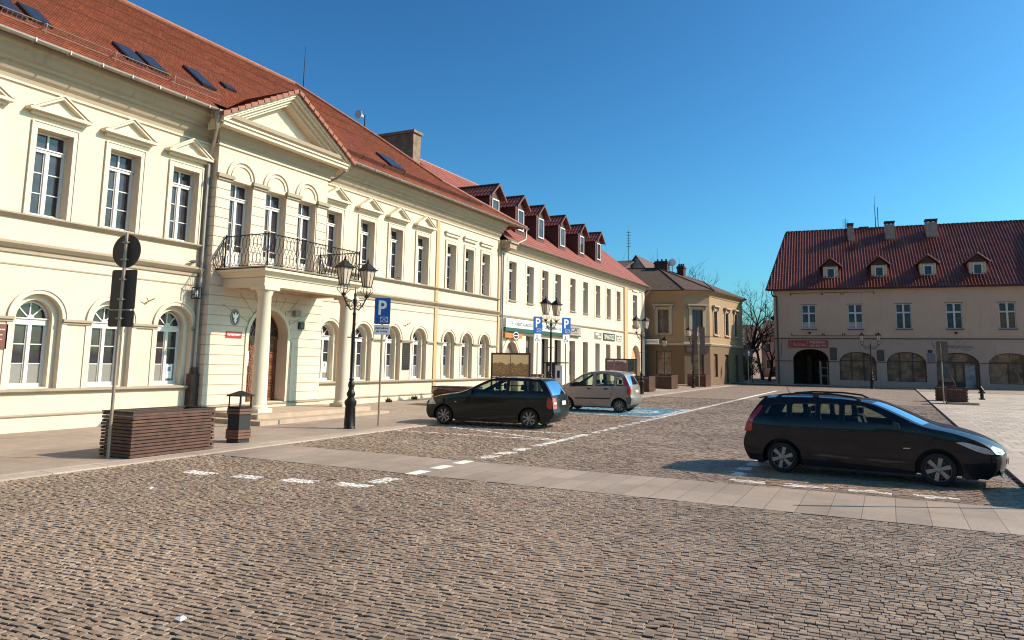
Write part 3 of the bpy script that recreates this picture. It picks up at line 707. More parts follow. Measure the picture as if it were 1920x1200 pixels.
g = MB(E_(-19.88)); g.ring(DC, 2.78, .86, .92, .02, .07); g.ring(DC, 2.78, .3, .34, .02, .06)
for k in range(1, 8):
    a = pi*k/8; g.ext([(DC+.3*cos(a)-.015*sin(a), 2.78+.3*sin(a)+.015*cos(a)), (DC+.3*cos(a)+.015*sin(a), 2.78+.3*sin(a)-.015*cos(a)), (DC+.9*cos(a)+.015*sin(a), 2.78+.9*sin(a)-.015*cos(a)), (DC+.9*cos(a)-.015*sin(a), 2.78+.9*sin(a)+.015*cos(a))], .02, .05)
g.box(DC-.92, DC+.92, 2.72, 2.8, .0, .08); sub('fanlight_bars', g, DW, fl)
PAPER = basic('paper_notice', (.85, .83, .8), .8)
mb = MB(E_(-19.81)); mb.box(DC-.78, DC-.45, 1.75, 2.25, 0, .01); part('door_notice', mb, PAPER, court)
# portico
mb = MB(); mb.box(-19.35, -16.35, 16.25, 22.55, -.1, .2); mb.box(-19.35, -16.95, 16.7, 22.2, .2, .34); part('portico_steps', mb, basic('sandstone_steps', (.50, .38, .27), .85, var=.15, vs=3, bmp=.2), court)
mb = MB(); 
for k in range(9): mb.box(-17.6, -16.45, 22.6+k*.13, 22.68+k*.13, -.05, .16)
part('boot_grate', mb, CONC, court)
CX = -17.72
for cy in (17.5, 21.5):
    mb = MB(); mb.box(CX-.30, CX+.30, cy-.30, cy+.30, .33, .46)
    mb.lathe([(.29, .46), (.29, .52), (.255, .56), (.25, .6), (.245, 1.0), (.235, 2.3), (.205, 3.98), (.23, 4.02), (.23, 4.06), (.28, 4.14), (.28, 4.18)], (CX, cy, 0), 28)
    mb.box(CX-.32, CX+.32, cy-.32, cy+.32, 4.18, 4.298); part('column', mb, TRIM, court, 35)
mb = MB(); mb.box(-18.0, -17.48, 17.22, 21.78, 4.30, 4.57); mb.box(-19.4, -18.0, 17.22, 17.62, 4.30, 4.57); mb.box(-19.4, -18.0, 21.38, 21.78, 4.30, 4.57); mb.box(-19.4, -17.5, 17.24, 21.76, 4.57, 4.62); part('portico_beam', mb, CREAM, court)
mb = MB(); mb.sweep([(-19.4, 21.78), (-17.48, 21.78), (-17.48, 17.22), (-19.4, 17.22)][::-1], [(0, 4.59), (.03, 4.59), (.05, 4.65), (.15, 4.74), (.22, 4.76), (.22, 4.84), (0, 4.87)]); mb.box(-19.4, -17.5, 17.3, 21.7, 4.62, 4.90); part('balcony_slab', mb, TRIM, court)
mb = MB(); mb.sweep([(-19.4, 17.2), (-17.46, 17.2), (-17.46, 21.8), (-19.4, 21.8)], [(-.3, 4.905), (.22, 4.87), (.24, 4.91), (-.3, 4.94)]); part('slab_flashing', mb, LEDGE, court)
# balcony railing
def rail_panel(mb, A, B, z0, z1, step=.165):
    A = Vector(A); B = Vector(B); L = (B-A).length; n = max(2, round(L/step)); d = (B-A)/n
    mb.tube([A+Vector((0, 0, z1)), B+Vector((0, 0, z1))], .02, 5); mb.tube([A+Vector((0, 0, z0+.05)), B+Vector((0, 0, z0+.05))], .012, 4)
    H = z1-z0-.05
    for i in range(n):
        for sg in (-1, 1):
            pts = []
            for k in range(13):
                f = k/12; am = .5-.5*cos(f*2*pi*2) if f < .5 else .5-.5*cos(f*2*pi*2)
                am = abs(sin(f*pi*2))**.8*.5 if f > .5 else abs(sin(f*pi*2))**.8*.5
                p = A+d*(i+.5+sg*am*.95); pts.append((p.x, p.y, z0+.05+H*f))
            mb.tube(pts, .0095, 3)
    for i in range(0, n+1, 1): p = A+d*i; mb.tube([(p.x, p.y, z0+.05), (p.x, p.y, z0+.16)], .007, 3)
mb = MB(); zf = 4.93; bx = -17.42
rail_panel(mb, (bx, 17.22, 0), (bx, 21.78, 0), zf, 5.97); rail_panel(mb, (-19.35, 17.22, 0), (bx, 17.22, 0), zf, 5.97); rail_panel(mb, (-19.35, 21.78, 0), (bx, 21.78, 0), zf, 5.97)
for p in ((bx, 17.22), (bx, 21.78), (-19.3, 17.22), (-19.3, 21.78)): mb.tube([(p[0], p[1], zf-.05), (p[0], p[1], 6.03)], .026, 6)
for q, yy in ((-1, 17.22), (1, 21.78)):    # triangular side guards
    x = -19.3; mb.tube([(x, yy, 6.0), (x, yy+q*.46, 5.15), (x, yy+q*.46, 4.85), (x, yy, 4.85)], .016, 4)
    for k in range(5):
        f = k/5; mb.tube([(x, yy+q*.46*f, 4.85), (x, yy+q*(.46*f+.1), 4.85+(1.15-.85*f)*.5), (x, yy+q*.46*f, 6.0-.85*f)], .009, 3)
        mb.tube([(x, yy+q*.46*(f+.2), 4.85), (x, yy+q*(.46*f-.02), 4.85+(1.15-.85*f)*.55), (x, yy+q*.46*(f+.2), 5.83-.85*f)], .009, 3)
part('balcony_railing', mb, IRON, court)
# rustication joints around the door (voussoir lines)
for a in (25, 45, 62, 78, 102, 118, 135, 155):
    t = radians(a); c_, s_ = cos(t), sin(t); r0, r1 = 1.07, min(2.3, 1.42/max(.2, s_)) ; r1 = max(1.3, r1)
    mb = MB(T1); mb.ext([(DC+r0*c_-.012*s_, 2.78+r0*s_+.012*c_), (DC+r0*c_+.012*s_, 2.78+r0*s_-.012*c_), (DC+r1*c_+.012*s_, 2.78+r1*s_-.012*c_), (DC+r1*c_-.012*s_, 2.78+r1*s_+.012*c_)], .0285, .031); part('voussoir_joint', mb, LEDGE, court)
# wall fittings and signs on the courthouse (fixed to it)
REDS = basic('red_enamel_sign', (.42, .02, .02), .35, var=.05); WHITE = basic('white_enamel', (.85, .84, .8), .4, var=.02); BLACK = basic('black_paint', (.015, .013, .013), .5)
BLUES = basic('blue_sign_face', (.01, .13, .42), .4, var=.04)
def sign_panel(T, u0, u1, v0, v1, w, d, mat, name, label, cat, loc, texts=(), tmat=None, frame=None, extra=None):
    t = wthing(name, label, cat, loc); mb = MB(T); mb.box(u0, u1, v0, v1, w, w+d); part('panel', mb, mat, t)
    if frame:
        f = MB(T); e = .02
        for a, b, c_, d_ in ((u0-e, u1+e, v1, v1+e), (u0-e, u1+e, v0-e, v0), (u0-e, u0, v0, v1), (u1, u1+e, v0, v1)): f.box(a, b, c_, d_, w, w+d+.01)
        part('frame', f, frame, t)
    if texts:
        m_ = MB(T)
        for s_, a, b, c_, e_ in texts: text_mb(m_, s_, a, b, c_, e_, w+d, d=.004)
        part('lettering', m_, tmat or WHITE, t)
    return t
sign_panel(T1, 17.52, 18.18, 2.67, 2.88, .03, .02, REDS, 'court_sign', 'small red enamel sign with white letters left of the courthouse door', 'sign', (-19.37, 17.85, 2.67), [('SĄD REJONOWY', 17.57, 18.13, 2.73, 2.82)], WHITE)
ea = wthing('eagle_emblem', 'oval grey plaque with a white crowned eagle above the red court sign', 'emblem', (-19.37, 17.86, 3.08))
mb = MB(T1); n = 28; mb.ext([(17.86+.19*cos(2*pi*k/n), 3.36+.28*sin(2*pi*k/n)) for k in range(n)], .03, .05); part('plaque', mb, basic('grey_plaque', (.30, .27, .25), .5), ea)
mb = MB(T1); mb.ext([(17.86+.14*cos(2*pi*k/n), 3.36+.23*sin(2*pi*k/n)) for k in range(n)], .05, .054); part('shield', mb, basic('maroon_enamel', (.16, .03, .03), .5), ea)
mb = MB(T1); eg = [(0, .16), (.03, .13), (.02, .09), (.05, .07), (.12, .13), (.11, .03), (.08, -.03), (.04, -.02), (.05, -.08), (.08, -.10), (.04, -.11), (.03, -.17), (0, -.19)]
eg = eg+[(-a, b) for a, b in eg[::-1][1:-1]]; mb.ext([(17.86+a, 3.36+b*1.05) for a, b in eg], .054, .06); part('eagle', mb, WHITE, ea)
mb = MB(T1); mb.box(17.84, 17.88, 3.53, 3.56, .054, .06); part('crown', mb, basic('gold_paint', (.6, .4, .1), .4), ea)
t = wthing('wall_box', 'small black box on the wall right of the courthouse arch', 'box', (-19.37, 20.98, 3.1)); mb = MB(T1); mb.box(20.85, 21.12, 3.1, 3.36, .03, .10); part('case', mb, BLACK, t); mb = MB(T1); mb.box(20.90, 21.07, 3.15, 3.31, .10, .108); part('display', mb, basic('dark_display', (.03, .02, .02), .2), t)
t = wthing('wall_lamp', 'grey floodlight fixed above the black box beside the courthouse arch', 'lamp', (-19.37, 20.62, 3.55)); mb = MB(T1); mb.box(20.5, 20.78, 3.55, 3.78, .10, .22); part('housing', mb, basic('grey_metal', (.33, .27, .2), .5), t); mb = MB(T1); mb.tube([(20.64, 3.6, .0), (20.64, 3.65, .12)], .03, 6); part('bracket', mb, IRON, t)
sign_panel(T0, 28.06, 28.66, 1.6, 2.86, .0, .04, basic('bronze_tablet', (.045, .035, .03), .4, .4, .3, 10), 'memorial_tablet', 'tall dark memorial tablet with raised lines between two arched courthouse windows', 'plaque', (-19.8, 28.36, 1.6),
           [('- -- -', 28.2, 28.52, 2.62, 2.66)]+[('-- - --- -'[:7+i % 3], 28.14, 28.58, 2.44-.1*i, 2.46-.1*i) for i in range(7)], basic('worn_bronze_letters', (.12, .09, .06), .5))
sign_panel(T0, 10.32, 10.97, 2.15, 2.77, .0, .03, basic('brown_red_tablet', (.19, .045, .03), .45), 'brown_wall_plaque', 'brown red plaque with cream lines at the left edge of the photo', 'plaque', (-19.8, 10.6, 2.15),
           [('-- ---', 10.4, 10.9, 2.62, 2.65), ('- ---', 10.5, 10.85, 2.49, 2.51), ('-- --', 10.45, 10.85, 2.38, 2.40), ('---', 10.5, 10.8, 2.27, 2.29)], basic('cream_letters', (.75, .68, .5), .5))
# notices inside two arched windows
for c, v, nm in ((15.99, 1.35, 'notice'), (23.22, 1.5, 'notice')):
    mb = MB(T0); mb.box(c-.02, c+.2, v, v+.42, -.36, -.355); q = part('window_notice', mb, PAPER, court); m_ = MB(T0); m_.box(c+.03, c+.15, v+.22, v+.36, -.355, -.353); sub('notice_print', m_, basic('grey_print', (.25, .25, .28), .8), q)
for c in (14.83, 28.3):    # little wall brackets
    mb = MB(T0); mb.tube([(c, 3.62, 0), (c, 3.66, .12), (c+.12, 3.75, .2)], .02, 5); mb.tube([(c, 3.66, .1), (c-.12, 3.76, .16)], .015, 5); mb.lathe([(.03, 0), (.04, .05), (.01, .08)], (c, 3.55, .12), 6) if False else None
    part('flag_bracket', mb, basic('brass', (.45, .3, .12), .4, .6), court)
mb = MB(T0); mb.tube([(16.45, 4.0, 0), (16.45, 4.0, .22)], .02, 5); part('lantern_bracket', mb, IRON, court)
wl_ = wthing('wall_lantern', 'small square wall lantern beside the downpipe left of the portico', 'lamp', (-19.6, 16.4, 3.9)); mb = MB(); mb.box(-19.66, -19.44, 16.3, 16.52, 4.2, 4.23); mb.box(-19.66, -19.44, 16.3, 16.52, 3.86, 3.89)
for a in (-19.66, -19.46):
    for b in (16.3, 16.5): mb.box(a, a+.02, b, b+.02, 3.89, 4.2)
part('cage', mb, IRON, wl_); mb = MB(); mb.lathe([(.04, 0), (.05, .1), (.03, .2)], (-19.55, 16.41, 3.92), 8); part('bulb', mb, WHITE, wl_)
# ================================================================ bank terrace
bank = wthing('bank_terrace', 'long cream terrace with red roof and six dormers, shops and a bank at street level', 'building', (-19.8, 51.5, 0))
B0, B1 = 37.42, 65.9
w = MB(T0); bw = [39.14, 41.6, 43.88, 46.0, 48.65, 51.15, 53.8, 56.25, 58.7]
low = [(41.1, 42.25, .12, 3.63), (43.43, 44.5, .95, 3.56), (45.5, 46.6, .95, 3.54), (48.1, 49.2, .12, 3.56), (50.7, 51.7, .12, 3.56), (53.27, 54.25, .5, 3.54), (55.68, 56.72, .12, 3.53), (58.25, 59.3, .9, 3.51)]
holes = [rect(c, .5, 5.65, 7.98) for c in bw]+[rect(63.3, .62, 5.5, 8.08)]+[[(a, c), (b, c), (b, d), (a, d)] for a, b, c, d in low]
doorp = [(38.27, .2), (39.99, .2), (39.99, 2.62), (39.6, 3.1), (39.13, 3.28), (38.66, 3.1), (38.27, 2.62)]
holes += [doorp, arch_outline(63.42, 1.3, .15, 2.35)]
w.holed([(B0, -.3), (B1, -.3), (B1, 9.0), (B0, 9.0)], holes, 0, .38)
w.add([(B1, -.3, 0), (B1, 9.0, 0), (B1, 9.0, -12.4), (B1, -.3, -12.4)], [(0, 1, 2, 3)])
w.add([(B1, -.3, -12.4), (B1, 9.0, -12.4), (B0, 9.0, -12.4), (B0, -.3, -12.4)], [(0, 1, 2, 3)])
w.add([(B1, 9.0, 0), (B1, 14.5, -6.2), (B1, 9.0, -12.4)], [(0, 1, 2)])
w.add([(B0+.3, 9.0, 0), (B0+.3, 14.5, -6.2), (B0+.3, 9.0, -12.4)], [(0, 1, 2)])
part('wall', w, CREAM2, bank)
BW = make_window(.5, 2.32, T=lambda u, v, w: (w, u, v), wd=-.34)
for c in bw: put_window(bank, BW, (XW, c, 5.66))
put_window(bank, make_window(.62, 2.57, T=lambda u, v, w: (w, u, v), wd=-.34), (XW, 63.3, 5.51))
for c in bw:
    mb = MB(T0)
    for a, b, c_, d_ in ((c-.72, c-.5, 5.4, 8.2), (c+.5, c+.72, 5.4, 8.2), (c-.5, c+.5, 7.98, 8.2), (c-.5, c+.5, 5.4, 5.65)): mb.box(a, b, c_, d_, 0, .022)
    part('window_surround', mb, TRIM, bank); mb = MB(T0); mb.box(c-.5, c+.5, 5.58, 5.65, .0, .12); part('window_sill', mb, LEDGE, bank)
mb = MB(T0); mb.box(62.5, 64.1, 8.35, 8.5, 0, .1); part('window_cornice', mb, TRIM, bank); mb = MB(T0); mb.box(62.5, 64.2, 5.2, 5.42, 0, .16); part('window_sill', mb, LEDGE, bank)
SB = basic('beige_shop_door', (.42, .29, .2), .6, var=.1); DK = basic('dark_shop_interior', (.05, .035, .028), .6, var=.3)
CYAN = basic('turquoise_poster', (.05, .36, .42), .5, var=.5, vs=2.5)
for i, (a, b, c, d) in enumerate(low):
    mb = MB(T0)
    if i in (0, 3, 6, 4):
        mb.box(a, b, c-.1, d, -.36, -.33); s_ = part('shop_door', mb, SB if i != 0 else basic('brown_shop_door', (.2, .14, .11), .6), bank)
        g = MB(T0); g.box(a+.12, b-.12, 1.2, d-.7, -.33, -.325); sub('door_glass', g, PANE, s_)
    else:
        for p in ((a, a+.07, c, d), (b-.07, b, c, d), (a+.07, b-.07, c, c+.07), (a+.07, b-.07, d-.07, d)): mb.box(*p, -.34, -.28)
        mb.box((a+b)/2-.03, (a+b)/2+.03, c+.07, d-.07, -.34, -.29); s_ = part('shop_window', mb, WHITEF if i > 2 else DK, bank)
        g = MB(T0); g.box(a, b, c, d, -.35, -.33); sub('shop_pane', g, PANE, s_)
        if i in (1, 2): g = MB(T0); g.box(a+.1, a+.62, c+.55, d-.1, -.329, -.325); sub('poster', g, CYAN, s_)
        if i == 5: g = MB(T0); g.box(a+.08, a+.42, c+.2, d-.1, -.329, -.325); sub('poster', g, PAPER, s_)
        mb = MB(T0); mb.box(a-.05, b+.05, c-.1, c, 0, .16); part('window_sill', mb, basic('brick_sill', (.35, .17, .09), .8), bank)
def gothic(mb, o, w0, w1):
    P = [(38.27-o, .2), (38.27-o, 2.62+o*.4), (38.66-o*.7, 3.1+o*.7), (39.13, 3.28+o*1.05), (39.6+o*.7, 3.1+o*.7), (39.99+o, 2.62+o*.4), (39.99+o, .2)]
    return P
for o0, o1, ww in ((0, .1, .05), (.14, .30, .07)):
    mb = MB(T0); A = gothic(mb, o1, 0, 0); B = gothic(mb, o0, 0, 0)
    for k in range(6): mb.ext([A[k], A[k+1], B[k+1], B[k]], 0, ww)
    part('door_surround', mb, TRIM, bank)
mb = MB(T0); mb.ext([(u, v) for u, v in doorp], -.37, -.33); s_ = part('bank_door', mb, basic('pale_brown_door', (.38, .27, .21), .6), bank)
g = MB(T0); g.box(38.3, 38.62, .4, 2.6, -.33, -.32); sub('door_glass', g, PANE, s_)
mb = MB(T0); mb.add([(u, v, -.37) for u, v in arch_outline(63.42, 1.3, .1, 2.35)], [tuple(range(21))]); part('blocked_arch', mb, OCHRE, bank)
ledge('floor_band', [[(XW, B0), (XW, 60.05)], [(XW, 61.0), (XW, B1)]], [(0, 4.60), (.05, 4.62), (.10, 4.70), (.0, 4.76)], LEDGE, bank)
ledge('plinth', [[(XW, B0), (XW, 38.2)], [(XW, 42.3), (XW, 48.05)], [(XW, 56.8), (XW, 62)]], [(0, -.3), (.04, -.3), (.04, .42), (0, .45)], LEDGE, bank)
mb = MB(T0); mb.box(60.06, 60.97, 0, 8.5, 0, .10); part('pilaster', mb, OCHRE, bank); mb = MB(T0); mb.box(65.3, 65.9, 0, 8.5, 0, .08); part('corner_pilaster', mb, CREAM2, bank)
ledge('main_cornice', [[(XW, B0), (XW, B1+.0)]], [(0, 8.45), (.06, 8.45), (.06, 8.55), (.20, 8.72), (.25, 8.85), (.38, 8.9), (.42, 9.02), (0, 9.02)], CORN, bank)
BX, BZ, BM = -19.32, 9.06, .83; BR = -26.0; BL = hypot(BR-BX, (BR-BX)*BM); bk = (BR-BX)/BL; bz = -(BR-BX)*BM/BL
def bf(u, t): return (BX+bk*t, u, BZ+bz*t)
def bb(u, t): return (2*BR-BX-bk*t, u, BZ+bz*t)
um = UVM(); hb = lambda t: (37.5, 66.2-(t/BL)*1.0); tiled_slope(um, bf, 0, BL, .36, hb, .02); tiled_slope(um, bb, 0, BL, .36, hb, .02); um.build('roof', TILE2, bank)
mb = MB(); y = 37.5
while y < 65: mb.tube([(BR, y, BZ+bz*BL+.02), (BR, y+.4, BZ+bz*BL+.05)], .09, 7, .11); y += .42
part('ridge_tiles', mb, basic('pink_ridge_tiles', (.42, .17, .12), .7, var=.2), bank)
mb = MB(); n = 6; vs = []
for y in (37.6, 66.2):
    for k in range(n+1): t = pi*k/n; vs.append((BX+.05+.075*cos(t), y, BZ-.075*sin(t)))
mb.add(vs, [(k, k+1, n+2+k, n+1+k) for k in range(n)]); part('gutter', mb, ZINC, bank)
mb = MB(); mb.tube([(BX+.05, 66.1, BZ-.05), (BX+.02, 66.1, BZ-.35), (-19.75, 66.0, BZ-.9), (-19.75, 66.0, .2)], .05, 7); part('downpipe', mb, ZINC, bank, 40)
# dormers
DORM = basic('dark_dormer_cladding', (.085, .028, .022), .7, var=.3, vs=6)
for yc in (37.95, 41.35, 44.45, 48.15, 51.9, 55.6):
    mb = MB(); xf = -20.45; hw = .66
    mb.box(xf-2.6, xf, yc-hw, yc+hw, 9.7, 11.75); mb.prism([(xf-2.6, yc-hw, 11.75), (xf-2.6, yc+hw, 11.75), (xf-2.6, yc, 12.32)], [(xf, yc-hw, 11.75), (xf, yc+hw, 11.75), (xf, yc, 12.32)])
    d = part('dormer', mb, DORM, bank)
    mb = MB(E_(xf))
    for a, b, c_, d_ in ((yc-.42, yc-.36, 10.25, 11.6), (yc+.36, yc+.42, 10.25, 11.6), (yc-.36, yc+.36, 10.25, 10.33), (yc-.36, yc+.36, 11.52, 11.6)): mb.box(a, b, c_, d_, 0, .07)
    sub('dormer_window', mb, WHITEF, d); mb = MB(E_(xf)); mb.box(yc-.4, yc+.4, 10.3, 11.55, .01, .03); sub('dormer_pane', mb, PANE, d)
    # corrugated pantile roof
    vs = []; fs = []; nx = 64; L = 3.1
    for q in (-1, 1):
        o = len(vs)
        for j, f in enumerate((0, .36, .36, .72, .72, 1.0)):
            for i in range(nx+1):
                x = xf+.28-L*i/nx; hgt = .035*max(0, sin(2*pi*i/nx*13))+(.03 if j in (0, 2, 4) else 0)
                vs.append((x, yc+q*(.92*(1-f)), 11.62+.83*f+hgt))
        for j in range(5):
            for i in range(nx): a = o+j*(nx+1)+i; fs.append((a, a+1, a+nx+2, a+nx+1))
    mb = MB(); mb.add(vs, fs); sub('dormer_roof', mb, basic('dark_red_pantile', (.17, .045, .03), .5, var=.2, vs=4), d)
    mb = MB()
    for q in (-1, 1): mb.prism([(xf+.24, yc+q*.94, 11.56), (xf+.32, yc+q*.94, 11.56), (xf+.32, yc, 12.40), (xf+.24, yc, 12.40)], [(xf+.24, yc+q*.94, 11.70), (xf+.32, yc+q*.94, 11.70), (xf+.32, yc, 12.53), (xf+.24, yc, 12.53)])
    mb.tube([(xf+.3, yc, 12.5), (xf-2.7, yc, 12.5)], .06, 6); sub('dormer_bargeboard', mb, basic('dark_red_trim', (.16, .05, .035), .6), d)
t = wthing('tv_antenna', 'thin rooftop aerial above the far end of the red terrace roof', 'antenna', (-22.5, 60.5, 11.7)); mb = MB(); mb.tube([(-22.5, 60.5, 11.5), (-22.5, 60.5, 13.0)], .03, 5); part('mast', mb, IRON, t)
mb = MB(); mb.tube([(-22.5, 60.1, 12.6), (-22.2, 60.9, 12.8)], .1, 6); part('receiver', mb, IRON, t)
# signs on the terrace
GREEN = basic('green_sign_strip', (.035, .12, .085), .4); NAVY = basic('navy_letters', (.02, .05, .06), .5); TEAL = basic('teal_logo', (.01, .22, .25), .5)
sg = wthing('bank_fascia_sign', 'long white bank fascia sign with green base and dark green letters', 'sign', (-19.6, 42.4, 3.85))
mb = MB(T0); mb.box(37.98, 46.96, 4.02, 4.55, .02, .22); part('panel', mb, basic('white_sign_face', (.82, .82, .74), .5), sg)
mb = MB(T0); mb.box(37.9, 46.98, 3.80, 4.015, .02, .24); part('green_base', mb, GREEN, sg)
for u in (39.9, 44.1):
    m_ = MB(T0); text_mb(m_, 'CRÉDIT AGRICOLE', u-.75, u+1.75 if u < 42 else u+2.0, 4.17, 4.40, .22, d=.004); part('lettering', m_, NAVY, sg)
    m_ = MB(T0); text_mb(m_, 'CA', u-1.35, u-.95, 4.2, 4.42, .22, d=.004); m_.box(u-1.38, u-.98, 4.10, 4.13, .22, .226); part('logo', m_, TEAL, sg)
ca = wthing('bank_logo_sign', 'grey oblong bank sign with slanted dark logo at the far end of the white fascia', 'sign', (-19.6, 48.4, 3.85))
mb = MB(T0); mb.box(47.0, 49.85, 3.95, 4.6, .02, .16); part('panel', mb, basic('grey_sign_face', (.42, .37, .31), .5), ca); mb = MB(T0); mb.box(47.0, 49.85, 3.88, 3.945, .02, .18); part('green_base', mb, GREEN, ca)
m_ = MB(T0); text_mb(m_, 'CA', 47.9, 49.2, 4.18, 4.48, .16, d=.004); m_.ext([(49.0, 4.44), (49.45, 4.50), (49.4, 4.42), (49.0, 4.38)], .16, .166); m_.box(48.0, 49.3, 4.09, 4.12, .16, .166); part('logo', m_, NAVY, ca)
og = wthing('orange_wall_sign', 'orange wall sign with round blue badge above the pointed door', 'sign', (-19.7, 39.0, 3.4))
mb = MB(T0); mb.box(37.85, 40.1, 3.42, 3.70, .03, .25); part('panel', mb, basic('orange_sign', (.62, .19, .04), .5, var=.15), og)
mb = MB(T0); mb.ext([(39.18+.36*cos(2*pi*k/20), 3.57+.22*sin(2*pi*k/20)) for k in range(20)], .25, .28); part('badge', mb, basic('dark_blue_badge', (.02, .03, .07), .4), og)
mb = MB(T0)
for k in range(20): mb.ext([(39.18+.36*cos(2*pi*k/20), 3.57+.22*sin(2*pi*k/20)), (39.18+.36*cos(2*pi*(k+1)/20), 3.57+.22*sin(2*pi*(k+1)/20)), (39.18+.31*cos(2*pi*(k+1)/20), 3.57+.18*sin(2*pi*(k+1)/20)), (39.18+.31*cos(2*pi*k/20), 3.57+.18*sin(2*pi*k/20))], .281, .29)
mb.box(38.95, 39.4, 3.55, 3.6, .281, .287); part('badge_rim', mb, WHITE, og)
GRN = basic('grey_green_sign', (.25, .26, .22), .5)
sign_panel(T0, 53.1, 54.5, 3.88, 4.37, .0, .05, GRN, 'shop_sign', 'small grey green shop sign with white marks, leftmost of the three over the terrace shops', 'sign', (-19.75, 53.8, 3.88), [('---', 53.2, 54.0, 4.16, 4.28), ('--', 53.7, 54.4, 4.0, 4.08)], WHITE)
sign_panel(T0, 54.95, 57.65, 3.82, 4.40, .0, .05, basic('dark_green_sign', (.05, .07, .05), .5), 'shop_sign', 'dark shop sign with large cream capitals, widest of the three over the terrace shops', 'sign', (-19.75, 56.3, 3.82), [('SMAKOSZ', 55.15, 57.45, 3.92, 4.30)], basic('sign_cream_letters', (.8, .75, .6), .5))
sign_panel(T0, 58.1, 59.5, 3.88, 4.37, .0, .05, basic('white_grey_sign', (.62, .6, .52), .5), 'shop_sign', 'small pale shop sign with dark lines, rightmost of the three over the terrace shops', 'sign', (-19.75, 58.8, 3.88), [('-- --', 58.2, 59.4, 4.2, 4.27), ('- --- -', 58.3, 59.3, 4.0, 4.05)], NAVY)
nt_ = wthing('hanging_sign', 'white projecting sign reading NOTARIUSZ at the far corner of the terrace', 'sign', (-19.8, 66.2, 3.9)); TS = S_(66.3)
mb = MB(TS); mb.box(-19.75, -18.5, 3.85, 4.3, 0, .06); part('panel', mb, WHITE, nt_); m_ = MB(TS); text_mb(m_, 'NOTARIUSZ', -19.65, -18.6, 3.98, 4.17, .06, d=.003); part('lettering', m_, BLACK, nt_)
mb = MB(); mb.tube([(-19.8, 66.27, 4.34), (-18.5, 66.27, 4.34)], .02, 5); part('bracket', mb, IRON, nt_)
t = wthing('meter_cabinet', 'white utility cabinet against the terrace pilaster', 'cabinet', (-19.5, 61.0, .2)); mb = MB(); mb.box(-19.7, -19.3, 60.4, 61.3, .2, 2.2); part('box', mb, WHITE, t); mb = MB(); mb.box(-19.3, -19.28, 60.45, 61.25, .4, 2.1); part('door', mb, WHITE, t)

# ================================================================ shaded building across the square
AR = radians(3.68); RBS = 1.05; RBL = (-10.02, 77.9, .13)
rb = thing('pizzeria_building', 'taupe two storey house with dark red pantile roof, four dormers and arched shopfronts', 'building', RBL, AR)
H0 = .22; TR = S_(0)
LEN = 24.0; DEP = 16.0; NR = 8.2
aps = [(3.12, 1.54, .05, 2.65, 1.02), (7.08, 1.52, .66, 2.45, .99), (11.0, 1.55, .64, 2.45, 1.02), (14.95, 1.62, .08, 2.4, 1.05), (18.85, 1.62, .62, 2.4, 1.05)]
def flat_arch(c, hw, v0, vs, rise, n=20): return [(c-hw, v0), (c+hw, v0)]+[(c+hw*(abs(cos(pi*k/n))**.85)*(1 if cos(pi*k/n) >= 0 else -1), vs+rise*sin(pi*k/n)) for k in range(n+1)]
wins = [(3.1, .60), (7.05, .60), (10.97, .61), (14.9, .61), (18.83, .61)]
w = MB(TR); holes = [flat_arch(c, hw, v0, vs-.22, r) for c, hw, v0, vs, r in aps]
w.holed([(0, -.4), (LEN, -.4), (LEN, 4.44), (0, 4.44)], holes, 0, .35); part('ground_floor_wall', w, GREYWALL2, rb)
w = MB(TR); w.holed([(0, 4.44), (LEN, 4.44), (LEN, 9.15), (0, 9.15)], [rect(c, hw, 5.32, 7.55) for c, hw in wins], 0, .14)
w.add([(0, -.4, 0), (0, 9.15, 0), (2.7, 9.15, -DEP), (2.7, -.4, -DEP)], [(0, 1, 2, 3)]); w.add([(0, 9.1, 0), (1.4, 15.6, -NR), (2.7, 9.1, -DEP)], [(0, 1, 2)])
w.add([(2.7, -.4, -DEP), (2.7, 9.15, -DEP), (LEN, 9.15, -DEP), (LEN, -.4, -DEP)], [(0, 1, 2, 3)])
part('upper_wall', w, GREYWALL, rb)
ID = lambda u, v, w: (u, -w, v)
def cross_window(hw, h, name='w'):
    f = MB(ID); p = MB(ID); wd = -.13; a = .06
    for q in ((-hw, -hw+a, 0, h), (hw-a, hw, 0, h), (-hw+a, hw-a, 0, a), (-hw+a, hw-a, h-a, h)): f.box(*q, wd, wd+.07)
    f.box(-.075, .075, a, h-a, wd+.002, wd+.09); f.box(-hw+a, hw-a, h*.62, h*.62+.13, wd+.004, wd+.08)
    p.add([(-hw, 0, wd+.02), (hw, 0, wd+.02), (hw, h, wd+.02), (-hw, h, wd+.02)], [(0, 1, 2, 3)])
    return mesh_of('window_frame', f, basic('greyish_window_paint', (.66, .62, .58), .5)), mesh_of('pane', p, PANE)
CW = cross_window(.6, 2.22)
for i, (c, hw) in enumerate(wins):
    w_ = inst('window', CW[0], (c, 0, 5.33), rb); q = bpy.data.objects.new('pane', CW[1]); COL.objects.link(q); q.parent = w_
    mb = MB(TR); mb.box(c-hw-.08, c+hw+.08, 5.22, 5.31, 0, .14); part('window_sill', mb, basic('dark_sill', (.14, .09, .07), .7), rb)
    if i in (0, 1, 4):
        cu = MB(TR); cu.box(c-hw+.06, c+hw-.06, 5.4, 5.95 if i < 2 else 6.6, -.108, -.104); part('curtain', cu, basic('pale_curtain', (.45, .42, .38), .9, var=.3, vs=7) if i < 2 else basic('olive_curtain', (.16, .12, .06), .9, var=.3), rb)
    mb = MB(TR); mb.box(c-hw-.12, c+hw+.12, 7.56, 7.6, 0, .05); part('window_hood', mb, basic('dark_sill', (.14, .09, .07), .7), rb)
